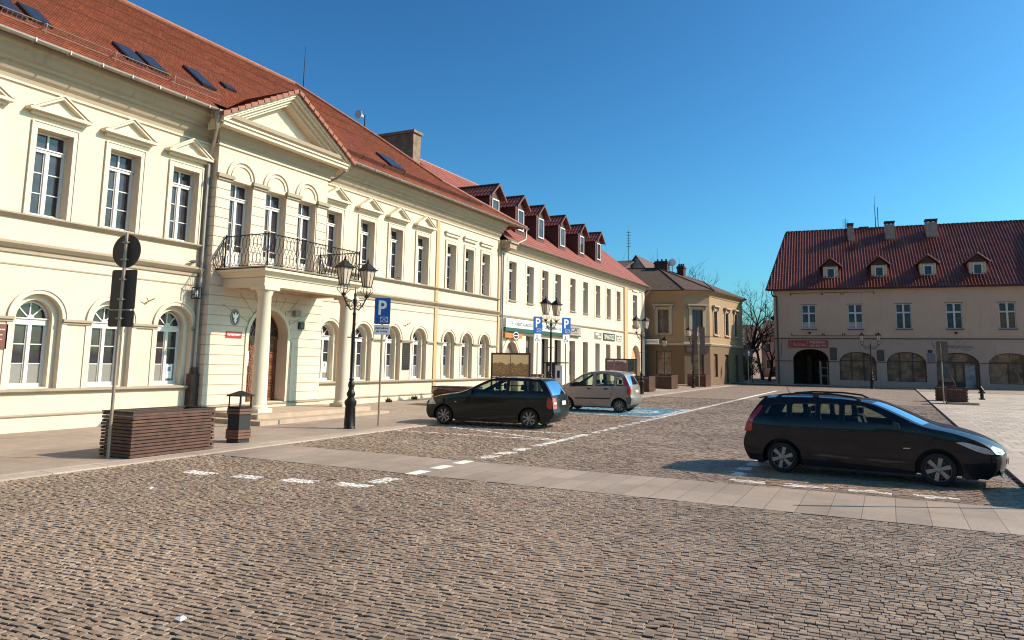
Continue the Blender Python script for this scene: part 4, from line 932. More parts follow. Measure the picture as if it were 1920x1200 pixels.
for v in (4.44, 2.33):
    mb = MB(TR)
    if v > 3: mb.box(0, LEN, v-.05, v+.03, 0, .09); part('string_course', mb, basic('dark_band', (.10, .065, .05), .8, var=.3), rb)
    else:
        e = [0]+[x for c, hw, *_ in aps for x in (c-hw, c+hw)]+[LEN]
        for k in range(0, len(e), 2): mb = MB(TR); mb.box(e[k], e[k+1], v-.03, v+.03, 0, .05); part('impost_line', mb, basic('dark_band', (.10, .065, .05), .8, var=.3), rb)
mb = MB(TR); mb.box(-.02, LEN, 8.7, 9.1, 0, .06); mb.box(-.05, LEN, 8.95, 9.12, .06, .2); part('eaves_cornice', mb, GREYWALL, rb)
# shopfronts
SFR = basic('brown_shop_frame', (.06, .03, .022), .5, var=.2)
for i, (c, hw, v0, vs, r) in enumerate(aps):
    o = flat_arch(c, hw, v0, vs-.22, r); n = len(o)
    if i == 0:
        mb = MB(TR)       # open passage
        for k in range(1, n): a, b = o[k], o[(k+1) % n]; mb.add([(a[0], a[1], -.35), (b[0], b[1], -.35), (b[0], b[1], -5), (a[0], a[1], -5)], [(0, 1, 2, 3)])
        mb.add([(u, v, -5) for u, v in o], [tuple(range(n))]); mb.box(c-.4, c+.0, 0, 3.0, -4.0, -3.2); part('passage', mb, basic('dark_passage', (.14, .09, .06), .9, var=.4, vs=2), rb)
        g = MB(TR); g.box(c+.72, c+.78, .05, 2.4, -1.6, -.45); g.box(c+.78, c+1.45, .95, 1.05, -.5, -.45); g.box(c+.78, c+1.45, 1.7, 1.78, -.5, -.45); g.box(c+.78, c+.9, .05, 2.3, -.5, -.44); g.box(c+1.36, c+1.45, .05, 2.3, -.5, -.44); part('side_door_frame', g, basic('side_door_paint', (.30, .24, .2), .5), rb)
        continue
    f = MB(TR); inner = [(c+(u-c)*.955, v0+(v-v0)*.965+.03) for u, v in o]
    f.holed(o, [inner], -.30, .05)
    if i in (1, 2):
        for u in (c-hw/3, c+hw/3): f.box(u-.045, u+.045, v0, vs+r*.68, -.33, -.24)
        f.box(c-hw, c+hw, 2.38, 2.47, -.335, -.245)
    else:
        for u in ((c-.2, c+.45, c+1.4) if i == 3 else (c-.15, c+.9)): f.box(u-.05, u+.05, v0, 2.4, -.33, -.24)
        f.box(c-hw, c+hw, 2.34, 2.46, -.335, -.245); f.box(c-hw+.1, c+.45, .62, .72, -.332, -.25) if i == 3 else None
        if i == 3: f.box(c-1.5, c+.42, .05, .62, -.33, -.28)
    s_ = part('shopfront', f, SFR, rb); g = MB(TR); g.add([(u, v, -.31) for u, v in o], [tuple(range(n))]); sub('shop_pane', g, PANEB, s_)
    if i == 3:
        g = MB(TR); g.box(c+.55, c+1.3, .2, 2.2, -.309, -.305); sub('poster', g, basic('pale_poster', (.30, .28, .26), .6, var=.6, vs=1.2), s_)
        g = MB(TR); g.box(c-1.4, c-.5, 1.0, 2.2, -.309, -.305); sub('cash_machine', g, basic('grey_cash_machine', (.13, .12, .12), .4, var=.4, vs=3), s_)
    if i == 4:
        for k, (x0_, y0_, x1_, y1_) in enumerate(((-1.0, .9, -.35, 1.9), (.6, .9, .25, 1.9), (-.2, 2.3, .1, 3.1))):
            g = MB(TR); g.tube([(c+x0_, y0_, -.3), (c+(x0_+x1_)/2+.08, (y0_+y1_)/2, -.3), (c+x1_, y1_, -.3)], .07, 4); sub('shop_display', g, basic('ochre_display', (.34, .24, .12), .7), s_)
# plaques, pizzeria sign
t = thing('pizzeria_sign', 'long red pizzeria sign with pink script and phone number over the dark archway', 'sign', RBL, AR)
mb = MB(TR); mb.box(1.24, 4.64, 3.57, 4.26, .02, .09); part('panel', mb, basic('dull_red_sign', (.36, .035, .025), .5, var=.1), t)
m_ = MB(TR); text_mb(m_, 'Da Grasso', 1.65, 2.75, 3.74, 4.05, .09, d=.004); part('lettering', m_, basic('pink_letters', (.75, .28, .26), .5), t)
m_ = MB(TR); text_mb(m_, 'PIZZERIA', 3.1, 4.45, 3.98, 4.17, .09, d=.004); text_mb(m_, '034 607 474', 3.1, 4.5, 3.68, 3.86, .09, d=.004); part('phone_lettering', m_, basic('grey_pink_letters', (.62, .45, .42), .5), t)
mb = MB(TR)
for u0, u1 in ((1.42, 1.46), (2.9, 2.94)): mb.box(u0, u1, 3.64, 4.2, .09, .096)
part('bars', mb, basic('pink_letters', (.75, .28, .26), .5), t)
for a, b, c_, d_, lab in ((4.8, 5.36, 2.45, 3.6, 'dark olive menu board right of the pizzeria archway'), (8.7, 9.25, 2.45, 3.4, 'dark menu board between the two arched pizzeria windows')):
    t = thing('menu_board', lab, 'board', RBL, AR); mb = MB(TR); mb.box(a, b, c_, d_, .0, .05); part('frame', mb, SFR, t); mb = MB(TR); mb.box(a+.05, b-.05, c_+.05, d_-.05, .05, .056); part('menu', mb, basic('olive_board', (.075, .065, .04), .5, var=.4, vs=9), t)
t = thing('notice_board', 'grey notice board with a black square on the pier left of the cash machine', 'board', RBL, AR); mb = MB(TR); mb.box(12.66, 13.25, 2.42, 3.15, .0, .05); part('panel', mb, basic('grey_board', (.22, .19, .19), .6), t); mb = MB(TR); mb.box(12.72, 13.05, 3.2, 3.45, 0, .05); part('black_square', mb, BLACK, t)
t = thing('bank_lettering_sign', 'faded grey raised lettering above the fourth arch of the taupe house', 'sign', RBL, AR); m_ = MB(TR); text_mb(m_, 'Millennium', 14.0, 16.2, 3.62, 3.92, .01, d=.02); part('lettering', m_, basic('grey_letters', (.27, .22, .21), .6), t); m_ = MB(TR); text_mb(m_, 'bank', 15.4, 16.0, 3.42, 3.56, .01, d=.02); part('small_lettering', m_, basic('grey_letters', (.27, .22, .21), .6), t)
# brackets painted on the facade (old sign rails)
for a, b in ((1.55, 4.22), (4.35, 5.92), (6.1, 8.66)):
    for v, q in ((8.68, -.2), (4.68, .24)):
        mb = MB(TR); mb.box(a, b, v-.02, v+.02, 0, .06)
        for u in (a, b): mb.box(u-.03, u+.03, *sorted((v, v+q)), 0, .05)
        part('sign_rail', mb, IRON, rb)
for u in (3.1, 14.95): mb = MB(TR); mb.ext([(u-.14, 5.02), (u+.14, 5.02), (u, 4.80)], 0, .14); part('wall_spotlight', mb, IRON, rb)
mb = MB(TR); mb.tube([(-.1, 9.0, .38), (-.12, 8.6, .3), (.0, 8.42, .06), (.28, 8.40, .06), (.30, 8.2, .07), (.32, -.0, .07)], .07, 7); part('downpipe', mb, DARKPIPE, rb, 40)
mb = MB(TR); mb.tube([(.6, 4.0, .05), (.6, 3.9, .28), (.62, 3.0, .3), (.6, 2.8, .05)], .02, 5); part('bracket_hook', mb, IRON, rb)
# roof: real corrugated pantiles
mr = .8; ez = 9.02; ov = .42; rw = .37
def rz_(n): return ez+mr*(n+ov)
slen = hypot(NR+ov, (NR+ov)*mr); nrow = int(slen/rw); per = .255
nx = int(LEN/per)*8; us = np.linspace(-.55, LEN, nx+1); wave = .085*np.maximum(0, np.sin(2*pi*us/per))**.7+.012*np.sin(2*pi*us/per)
vs = []; fs = []; ct, st = (NR+ov)/slen, (NR+ov)*mr/slen
for j in range(nrow):
    t0, t1 = j*slen/nrow, (j+1)*slen/nrow
    for t_, l in ((t0, .0), (t0, .045), (t1, .006)):
        n_ = -ov+ct*t_
        off = (wave if l > .001 else 0*wave)+l
        for i in range(nx+1): vs.append((us[i], n_-st*off[i], ez+st*t_+ct*off[i]))
    for r in range(2):
        o = (j*3+r)*(nx+1)
        for i in range(nx):
            if us[i] > -.55+1.55*t0/slen: fs.append((o+i, o+i+1, o+nx+2+i, o+nx+1+i))
mb = MB(); mb.v = vs; mb.f = fs; part('roof', mb, basic('rb_pantiles', (.26, .062, .040), .27, var=.3, vs=1.2), rb)
mb = MB(); mb.add([(2.9, 2*NR+ov, ez), (LEN, 2*NR+ov, ez), (LEN, NR, rz_(NR)), (1.0, NR, rz_(NR))], [(0, 1, 2, 3)]); mb.add([(-.55, -ov, ez-.03), (LEN, -ov, ez-.03), (LEN, .1, ez-.03), (-.55, .1, ez-.03)], [(0, 1, 2, 3)]); part('rear_roof', mb, TILE3, rb)
mb = MB(); x = .9
while x < LEN: mb.tube([(x, NR, rz_(NR)+.02), (x+.38, NR, rz_(NR)+.06)], .11, 7, .13); x += .4
x = 1.4
while x < LEN: mb.tube([(x, NR, rz_(NR)+.1), (x, NR, rz_(NR)+.26)], .012, 4); x += .8
part('ridge_tiles', mb, basic('dark_ridge', (.11, .04, .03), .7, var=.2), rb)
mb = MB()
for k in range(nrow+1): t_ = slen*k/(nrow+1); q = 1.55*t_/slen; mb.box(-.68+q, -.42+q, -ov+ct*t_-.0, -ov+ct*t_+.3, ez+st*t_-.05, ez+st*t_+.14)
part('verge_tiles', mb, basic('dark_ridge', (.11, .04, .03), .7, var=.2), rb)
mb = MB(TR); mb.tube([(-.5, ez-.06, ov+.05), (LEN, ez-.06, ov+.05)], .075, 8); part('gutter', mb, DARKPIPE, rb, 40)
for c in (5.12, 9.25, 13.2, 17.05):
    nf = 1.02; z0_, z1_ = 10.12, 11.25; hw = .66
    mb = MB(); mb.box(c-hw, c+hw, nf, nf+1.8, z0_-.1, z1_); mb.prism([(c-hw, nf, z1_), (c+hw, nf, z1_), (c, nf, 11.95)], [(c-hw, nf+2, z1_), (c+hw, nf+2, z1_), (c, nf+2, 11.95)])
    d = part('dormer', mb, basic('cream_dormer_boards', (.62, .50, .33), .7, var=.08), rb)
    f = MB(S_(nf))
    for q in ((c-.36, c-.28, z0_+.05, z1_-.08), (c+.28, c+.36, z0_+.05, z1_-.15), (c-.28, c+.28, z0_+.05, z0_+.13), (c-.28, c+.28, z1_-.23, z1_-.15)): f.box(*q, 0, .05)
    sub('dormer_window', f, WHITEF, d); f = MB(S_(nf)); f.box(c-.3, c+.3, z0_+.1, z1_-.2, .005, .02); sub('dormer_pane', f, PANE, d)
    vs = []; fs = []
    for q in (-1, 1):
        L = 2.3; m2 = 40
        for j, fr_ in enumerate((0, .33, .33, .66, .66, 1)):
            for i in range(m2+1):
                y = nf-.22+L*i/m2; l = .03*max(0, sin(2*pi*i/m2*9))+(.03 if j in (0, 2, 4) else 0)
                vs.append((c+q*.98*(1-fr_), y, 11.2+.8*fr_+l))
        o = (0 if q < 0 else 6*(m2+1))
        for j in range(5):
            for i in range(m2): a = o+j*(m2+1)+i; fs.append((a, a+1, a+m2+2, a+m2+1))
    # tiled gable triangle face
    mb = MB(); mb.add(vs, fs); mb.prism([(c-.72, nf-.02, z1_), (c+.72, nf-.02, z1_), (c, nf-.02, 11.92)], [(c-.72, nf-.08, z1_), (c+.72, nf-.08, z1_), (c, nf-.08, 11.92)])
    sub('dormer_roof', mb, basic('dark_red_pantiles', (.215, .055, .034), .42, var=.3, vs=1.2), d)
    mb = MB()
    for q in (-1, 1): mb.tube([(c+q*1.0, nf-.2, 11.22), (c+q*.5, nf-.2, 11.65), (c, nf-.2, 12.07)], .07, 6)
    sub('dormer_verge', mb, basic('verge_terracotta', (.22, .075, .05), .6, var=.3, vs=6), d)
for s0, s1, zt in ((6.86, 7.4, 15.95), (10.27, 11.1, 15.95), (13.82, 14.8, 15.95)):
    mb = MB(); mb.box(s0, s1, 6.3, 7.3, 13.6, zt); h = part('chimney', mb, basic('grey_chimney_render', (.42, .31, .24), .9, var=.25, vs=3), rb)
    mb = MB(); mb.box(s0-.06, s1+.06, 6.25, 7.35, zt+.22, zt+.32); 
    if s0 > 7:
        for u in (s0, (s0+s1)/2-.06, s1-.12): mb.box(u, u+.12, 6.3, 7.3, zt, zt+.22)
    else: mb.box(s0-.03, s1+.03, 6.27, 7.33, zt, zt+.22)
    sub('chimney_cap', mb, basic('dark_cap', (.1, .06, .05), .8), h)
mb = MB(); mb.box(8.0, 8.9, NR-.1, NR+.7, 15.2, 16.15); part('roof_hatch', mb, basic('dark_ridge', (.11, .04, .03), .7, var=.2), rb)
mb = MB(); mb.tube([(6.7, 6.8, 14), (6.7, 6.8, 16.9)], .03, 5)
for k in range(4): mb.tube([(6.4, 6.8, 16.0+k*.2), (7.0, 6.8, 16.0+k*.2)], .02, 4)
part('aerial', mb, IRON, rb)
mb = MB(); mb.tube([(9.55, NR, 15.4), (9.53, NR, 18.0), (9.6, NR, 19.3)], .05, 5, .02); mb.tube([(9.78, NR, 15.6), (9.78, NR, 18.1)], .04, 5); mb.tube([(9.5, NR, 16.9), (9.8, NR, 16.9)], .02, 4); part('mast', mb, IRON, rb)
# unseen party wall beyond the right edge, shaped to throw shade on the roof end
mb = MB()
def rzz(n_): return ez+mr*(n_+ov)
mb.prism([(22.6, -ov, rzz(-ov)-.3), (22.6, 6.6, rzz(6.6)-.3), (22.6, 6.6, rzz(6.6)+.9), (22.6, -ov, rzz(-ov)+1.5)], [(22.95, -ov, rzz(-ov)-.3), (22.95, 6.6, rzz(6.6)-.3), (22.95, 6.6, rzz(6.6)+.9), (22.95, -ov, rzz(-ov)+1.5)])
part('party_wall', mb, GREYWALL, rb)

# ================================================================ corner house with chamfer
ch = wthing('corner_house', 'ochre brown corner house with chamfered shaded front and sunlit side windows', 'building', (-17, 72, .2))
a74 = radians(7.4); c0 = Vector((-15.05, 71.6)); de = Vector((sin(a74), cos(a74)))
P = [Vector((-24.0, 70.0)), Vector((-17.12, 70.0)), c0, c0+de*10.2, Vector((-24, 84.0))]
def TW(A, B):
    d = (B-A).normalized(); n_ = Vector((d.y, -d.x)); return lambda u, v, w: (A.x+d.x*u+n_.x*w, A.y+d.y*u+n_.y*w, v)
TF, TC, TE = TW(P[0], P[1]), TW(P[1], P[2]), TW(P[2], P[3])
lf = (P[1]-P[0]).length; lc = (P[2]-P[1]).length; le = (P[3]-P[2]).length
uw = 4.88
ups = [(TF, [(-19.1+24, .53)], lf), (TC, [(lc*.52, .55)], lc), (TE, [(1.55, .48), (4.95, .48), (7.85, .46)], le)]
for T, ws, L in ups:
    w = MB(T); w.holed([(0, 4.0), (L, 4.0), (L, 9.0), (0, 9.0)], [rect(c, hw, 5.05, 7.2) for c, hw in ws], 0, .2); part('upper_wall', w, BROWNWALL, ch)
    for c, hw in ws:
        f = MB(T)
        for q in ((c-hw, c-hw+.06, 5.05, 7.2), (c+hw-.06, c+hw, 5.05, 7.2), (c-hw, c+hw, 6.5, 6.58), (c-.03, c+.03, 5.05, 7.2)): f.box(*q, -.18, -.13)
        s_ = part('window', f, basic('brown_window_frame', (.10, .06, .045), .5), ch); g = MB(T); g.box(c-hw, c+hw, 5.05, 7.2, -.2, -.17); sub('pane', g, PANE, s_)
        f = MB(T); a = .3 if T is not TE else .16
        for q in (-1, 1): u0, u1 = sorted((c+q*hw, c+q*(hw+a))); f.box(u0, u1, 4.95, 7.3, 0, .07)
        f.box(c-hw-a-.05, c+hw+a+.05, 7.3, 7.5, 0, .08); f.box(c-hw-a-.2, c+hw+a+.2, 7.62, 7.76, 0, .32)
        for q in (-1, 1): u0 = c+q*(hw+a+.0)-.07; f.box(u0, u0+.14, 7.3, 7.62, .08, .22)
        f.box(c-hw-.2, c+hw+.2, 4.85, 4.95, 0, .18); part('window_surround', f, basic('grey_stone_surround', (.50, .40, .29), .8, var=.12), ch)
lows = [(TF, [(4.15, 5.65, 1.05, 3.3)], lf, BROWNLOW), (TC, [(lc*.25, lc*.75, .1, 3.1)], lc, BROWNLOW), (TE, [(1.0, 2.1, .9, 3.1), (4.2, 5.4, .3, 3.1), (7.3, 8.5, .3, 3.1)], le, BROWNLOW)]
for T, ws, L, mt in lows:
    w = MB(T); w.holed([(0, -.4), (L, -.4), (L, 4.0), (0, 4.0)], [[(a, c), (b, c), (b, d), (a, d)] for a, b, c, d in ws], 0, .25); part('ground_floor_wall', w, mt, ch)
    for a, b, c, d in ws:
        f = MB(T)
        for q in ((a, a+.08, c, d), (b-.08, b, c, d), (a, b, d-.08, d), (a, b, c, c+.08), (a, b, d-.75, d-.68)): f.box(*q, -.22, -.15)
        s_ = part('shop_window', f, basic('brown_window_frame', (.10, .06, .045), .5), ch); g = MB(T); g.box(a, b, c, d, -.25, -.2); sub('pane', g, PANEB, s_)
path = [(p.x, p.y) for p in P[:4]]
ledge('belt_course', [path], [(0, 3.85), (.06, 3.85), (.16, 4.0), (.16, 4.05), (0, 4.1)], basic('grey_stone_surround', (.50, .40, .29), .8), ch)
ledge('lower_sill_band', [path], [(0, 4.75), (.04, 4.75), (.04, 4.85), (0, 4.85)], BROWNWALL, ch)
ledge('eaves_cornice', [path], [(0, 8.55), (.05, 8.55), (.08, 8.75), (.3, 8.9), (.42, 9.0), (.42, 9.1), (0, 9.1)], BROWNWALL, ch)
mb = MB(); ev = [P[0]+Vector((0, -.45)), P[1]+Vector((.15, -.45)), P[2]+Vector((.5, -.2)), P[3]+Vector((.5, .4)), P[4]+Vector((0, .5))]
E3 = [(p.x, p.y, 9.1) for p in ev]; R1 = (-26, 77.5, 12.35); R2 = (-21.6, 77.5, 12.25); R3 = (-17.6, 81, 11.0); R4 = (-18.5, 85, 10.8)
mb.add([E3[0], E3[1], R2, R1], [(0, 1, 2, 3)]); mb.add([E3[1], E3[2], R2], [(0, 1, 2)]); mb.add([E3[2], R3, R2], [(0, 1, 2)]); mb.add([E3[2], E3[3], R3], [(0, 1, 2)]); mb.add([E3[3], E3[4], R3], [(0, 1, 2)]); mb.add([E3[4], R1, R2, R3], [(0, 1, 2, 3)])
mb.prism([(x, y, z_-.02) for x, y, z_ in E3], [(x, y, z_-.10) for x, y, z_ in E3])
part('roof', mb, basic('mossy_brown_roof', (.085, .048, .024), .85, var=.45, vs=2.5, bmp=.8), ch)
mb = MB(); mb.tube([E3[1], R2], .09, 6); mb.tube([E3[2], R2], .09, 6); mb.tube([R1, R2], .1, 6); mb.tube([E3[2], R3], .09, 6); mb.tube([R2, R3], .1, 6); part('ridge_tiles', mb, basic('dark_ridge', (.11, .04, .03), .7), ch)
for x0_, x1_, y0_, z0_, z1_ in ((-22.0, -20.6, 77.2, 11.5, 13.0), (-19.9, -19.2, 78.6, 10.8, 12.6)):
    mb = MB(); mb.box(x0_, x1_, y0_, y0_+1.0, z0_, z1_); mb.box(x0_-.08, x1_+.08, y0_-.08, y0_+1.08, z1_-.3, z1_-.15)
    for k in range(3): u = x0_+(x1_-x0_)*(k+.5)/3; mb.lathe([(.1, 0), (.1, .25)], (u, y0_+.5, z1_), 8)
    part('chimney', mb, basic('dark_brick_chimney', (.07, .032, .025), .9, var=.4, vs=6), ch)
mb = MB(lambda x, y, z: (-20.3+x, 78.2-z*.8, 12.9+y)); mb.lathe([(.02, 0), (.2, .03), (.4, .1), (.42, .12)], n=16); part('satellite_dish', mb, WHITE, ch, 60); mb = MB(); mb.tube([(-20.3, 78.3, 11.4), (-20.3, 78.3, 12.9)], .03, 5); part('dish_pole', mb, IRON, ch)
mb = MB(); mb.tube([(-21.9, 78, 12.9), (-21.9, 78, 14.5)], .03, 5, .015); part('aerial', mb, IRON, ch); mb = MB(); mb.tube([(-19.75, 79, 12), (-19.75, 79, 13.6)], .025, 5, .012); part('aerial', mb, IRON, ch)
mb = MB(); mb.box(-23.2, -22.4, 73.2, 73.9, 10.5, 10.62) ; part('skylight', mb, SKYF, ch)
t = wthing('shop_signboard', 'dark red shop signboard over the shaded corner entrance', 'sign', (-16.5, 70.4, 3.3)); mb = MB(TC); mb.box(.15, lc-.2, 3.2, 3.75, .02, .1); part('panel', mb, basic('dark_red_board', (.09, .02, .02), .5), t); m_ = MB(TC); text_mb(m_, '- ---- -', .4, lc-.6, 3.45, 3.52, .1, d=.003); part('lettering', m_, basic('dim_letters', (.22, .12, .1), .6), t)
t = wthing('pharmacy_sign', 'tall narrow projecting sign with vertical letters on the corner house', 'sign', (-13.3, 80, 4.2)); TP = S_(80)
mb = MB(TP); mb.box(-13.55, -13.05, 4.2, 6.15, 0, .12); part('panel', mb, basic('orange_brown_sign', (.42, .24, .10), .5), t)
m_ = MB(TP)
for k, c_ in enumerate('APTEKA'): text_mb(m_, c_, -13.42, -13.18, 5.85-.3*k-.2, 5.85-.3*k+.02, .12, d=.004)
part('lettering', m_, WHITE, t)
# houses further back
def back_house(lab, x0_, x1_, y0_, y1_, ze, zr_, mat, rmat, axis='x', nm='background_house', wins_=()):
    t = wthing(nm, lab, 'house', ((x0_+x1_)/2, (y0_+y1_)/2, 0)); mb = MB(); mb.box(x0_, x1_, y0_, y1_, -.4, ze)
    if axis == 'x': mb.prism([(x0_, y0_, ze), (x0_, y1_, ze), (x0_, (y0_+y1_)/2, zr_)], [(x1_, y0_, ze), (x1_, y1_, ze), (x1_, (y0_+y1_)/2, zr_)])
    else: mb.prism([(x0_, y0_, ze), (x1_, y0_, ze), ((x0_+x1_)/2, y0_, zr_)], [(x0_, y1_, ze), (x1_, y1_, ze), ((x0_+x1_)/2, y1_, zr_)])
    part('wall', mb, mat, t); mb = MB(); o = .35; k = (zr_-ze)/((y1_-y0_)/2 if axis == 'x' else (x1_-x0_)/2)
    if axis == 'x':
        for yy in (y0_-o, y1_+o): mb.prism([(x0_-o, yy, ze-o*k+.05), (x1_+o, yy, ze-o*k+.05), (x1_+o, (y0_+y1_)/2, zr_+.05), (x0_-o, (y0_+y1_)/2, zr_+.05)], [(x0_-o, yy, ze-o*k+.2), (x1_+o, yy, ze-o*k+.2), (x1_+o, (y0_+y1_)/2, zr_+.2), (x0_-o, (y0_+y1_)/2, zr_+.2)])
    else:
        for xx in (x0_-o, x1_+o): mb.prism([(xx, y0_-o, ze-o*k+.05), (xx, y1_+o, ze-o*k+.05), ((x0_+x1_)/2, y1_+o, zr_+.05), ((x0_+x1_)/2, y0_-o, zr_+.05)], [(xx, y0_-o, ze-o*k+.2), (xx, y1_+o, ze-o*k+.2), ((x0_+x1_)/2, y1_+o, zr_+.2), ((x0_+x1_)/2, y0_-o, zr_+.2)])
    part('roof', mb, rmat, t)
    for (u, v, a, b) in wins_:
        f = MB(); f.box(u-a/2, u+a/2, y0_-.04, y0_+.02, v, v+b); s_ = part('window', f, WHITEF, t); f = MB(); f.box(u-a/2+.08, u+a/2-.08, y0_-.06, y0_-.04, v+.08, v+b-.08); sub('pane', f, PANE, s_)
    return t
DKR = basic('dark_house_roof', (.12, .06, .045), .8, var=.3, vs=3)
back_house('pale gabled house peeping over the far end of the terrace roof', -28.4, -25.0, 86, 96, 12.6, 14.9, basic('white_gable_render', (.75, .66, .52), .8), DKR, 'y')
back_house('dark brown roofed house behind the end of the red terrace', -31, -27.2, 82, 90, 12.9, 14.3, DKR, DKR, 'x')
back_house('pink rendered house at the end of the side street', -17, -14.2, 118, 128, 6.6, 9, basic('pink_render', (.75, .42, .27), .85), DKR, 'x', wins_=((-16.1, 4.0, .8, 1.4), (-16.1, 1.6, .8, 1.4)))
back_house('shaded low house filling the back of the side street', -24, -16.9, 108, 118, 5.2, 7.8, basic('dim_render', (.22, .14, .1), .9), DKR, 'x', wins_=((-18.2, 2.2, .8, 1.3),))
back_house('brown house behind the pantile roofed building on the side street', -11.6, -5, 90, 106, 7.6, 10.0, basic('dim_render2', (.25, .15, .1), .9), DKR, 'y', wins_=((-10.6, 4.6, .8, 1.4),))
t = wthing('tall_antenna', 'tall thin lattice aerial on a roof behind the terrace', 'antenna', (-27.7, 86, 13)); mb = MB(); mb.tube([(-27.7, 86, 13.2), (-27.7, 86, 18.2)], .05, 5, .03)
for k in range(6): mb.tube([(-27.95, 86, 16.2+k*.35), (-27.4, 86, 16.2+k*.35)], .025, 4)
part('mast', mb, IRON, t)
mb = MB(); mb.tube([(-27.7, 86, 16.2), (-29.0, 86, 13.4)], .01, 3); part('guy_wire', mb, IRON, t)

for o in COL.objects:
    if o.parent is None and tuple(round(v, 2) for v in o.location) == RBL: o.scale = (RBS,)*3
CHS = .955
for o in list(COL.objects):
    if o.parent is None and o.name in ('corner_house', 'pharmacy_sign', 'shop_signboard'): o.location = EYE+(o.location-EYE)*CHS; o.scale = (CHS,)*3
# ================================================================ street furniture
LGLASS = basic('frosted_lamp_glass', (.62, .50, .38), .25, var=.12, vs=3)
def lantern(t, x, y, z):
    """four sided tapering lantern, z = bottom of its cage"""
    def frus(mb, r0, z0, r1, z1): r0 *= .84; r1 *= .84; mb.prism([(x+a*r0, y+b*r0, z0) for a, b in ((-1, -1), (1, -1), (1, 1), (-1, 1))], [(x+a*r1, y+b*r1, z1) for a, b in ((-1, -1), (1, -1), (1, 1), (-1, 1))])
    mb = MB(); frus(mb, .105, z+.27, .185, z+.74); g = part('lamp_glass', mb, LGLASS, t)
    mb = MB()
    for a, b in ((-1, -1), (1, -1), (1, 1), (-1, 1)):
        mb.tube([(x+a*.092, y+b*.092, z+.26), (x+a*.160, y+b*.160, z+.75)], .013, 4)
        mb.tube([(x+a*.108, y+b*.108, z+.27), (x+a*.13, y+b*.13, z+.12), (x+a*.05, y+b*.05, z-.0)], .011, 4)
    for a, b in ((0, -1), (1, 0), (0, 1), (-1, 0)): mb.tube([(x+a*.12, y+b*.12, z+.26), (x+a*.15, y+b*.15, z+.12), (x+a*.05, y+b*.05, z)], .009, 4); mb.tube([(x+a*.094, y+b*.094, z+.26), (x+a*.158, y+b*.158, z+.75)], .009, 4)
    frus(mb, .12, z+.25, .12, z+.28); mb.lathe([(.06, -.06), (.07, .0), (.03, .04)], (x, y, z), 8)
    part('lamp_cage', mb, IRON, t)
    mb = MB(); frus(mb, .235, z+.745, .245, z+.775); frus(mb, .24, z+.775, .10, z+.92); frus(mb, .10, z+.92, .055, z+.97)
    mb.lathe([(.035, .96), (.05, 1.0), (.02, 1.03), (.028, 1.06), (.004, 1.13)], (x, y, z), 8)
    for a, b in ((-1, -1), (1, -1), (1, 1), (-1, 1)): mb.tube([(x+a*.20, y+b*.20, z+.76), (x+a*.23, y+b*.23, z+.85)], .016, 4, .003)
    part('lamp_roof', mb, IRON, t)
def street_lamp(label, loc, ang, half, group, arm_h=3.72):
    t = thing('street_lamp', label, 'street lamp', loc, ang, group); k = 1
    mb = MB(); prof = [(.17, 0), (.17, .05), (.15, .08), (.135, .62), (.15, .66), (.175, .72), (.175, .80), (.12, .86), (.09, .90), (.125, .98), (.125, 1.03), (.085, 1.10), (.075, 1.16), (.10, 1.24), (.085, 1.33), (.055, 1.38), (.08, 1.42), (.05, 1.46), (.052, 2.1), (.044, 3.25), (.06, 3.3), (.036, 3.36), (.04, 3.62), (.06, 3.66), (.06, 3.72), (.03, 3.78), (.045, 3.86), (.02, 3.93), (.005, 4.1)]
    mb.lathe(prof, n=14)
    for k_ in range(8): a = 2*pi*k_/8; mb.tube([(.15*cos(a), .15*sin(a), .1), (.133*cos(a), .133*sin(a), .62)], .014, 4)
    part('post', mb, IRON, t, 40)
    mb = MB(); mb.tube([(-.22, 0, 2.62), (.22, 0, 2.62)], .018, 5); part('ladder_rest', mb, IRON, t)
    for q in (-1, 1):
        mb = MB(); h = half
        mb.tube([(0, 0, arm_h-.25), (q*h*.35, 0, arm_h-.3), (q*h*.75, 0, arm_h-.1), (q*h, 0, arm_h+.08)], .022, 6)
        mb.tube([(0, 0, arm_h-.05), (q*h*.9, 0, arm_h+.02)], .014, 5)
        for c_, r in ((.32, .085), (.62, .07), (.15, .055)):
            mb.tube([(q*h*c_+r*cos(u), 0, arm_h-.14+r*sin(u)*.9) for u in np.linspace(0, 5.2, 12)], .011, 4)
        mb.tube([(q*h*.5+.14*cos(u), 0, arm_h-.26+.1*sin(u)) for u in np.linspace(-.5, 3.4, 9)], .010, 4)
        part('arm', mb, IRON, t); lantern(t, q*h, 0, arm_h+.14)
    return t
g_l = 'twin lantern street lamps along the left pavement'
L1 = street_lamp('black twin lantern lamp in front of the portico, beside the first parking sign', (-13.84, 17.19, .05), radians(80), .44, g_l)
for lab, x, y in (('black twin lantern lamp standing between the two parking signs by the bank', -13.8, 31.3), ('black twin lantern lamp at the far corner of the cream terrace', -13.84, 45.5), ('distant twin lantern lamp in front of the brown corner house', -13.98, 59.95)):
    copy_tree(L1, None, (x, y, gz(x, y)), radians(80 if y < 40 else 64), lab)
L2 = street_lamp('black lamp with two wide apart lanterns before the pizzeria windows', (-1.33, 72.2, .22), 0, .66, 'twin lantern lamps on the square', 3.72)
t = thing('small_street_lamp', 'dark single lantern lamp among the planters by the corner house', 'street lamp', (-15.35, 56.5, .17)); mb = MB(); mb.lathe([(.12, 0), (.12, .5), (.05, .6), (.045, 2.9), (.02, 3.0)], n=10); part('post', mb, IRON, t, 40); lantern(t, 0, 0, 2.95)

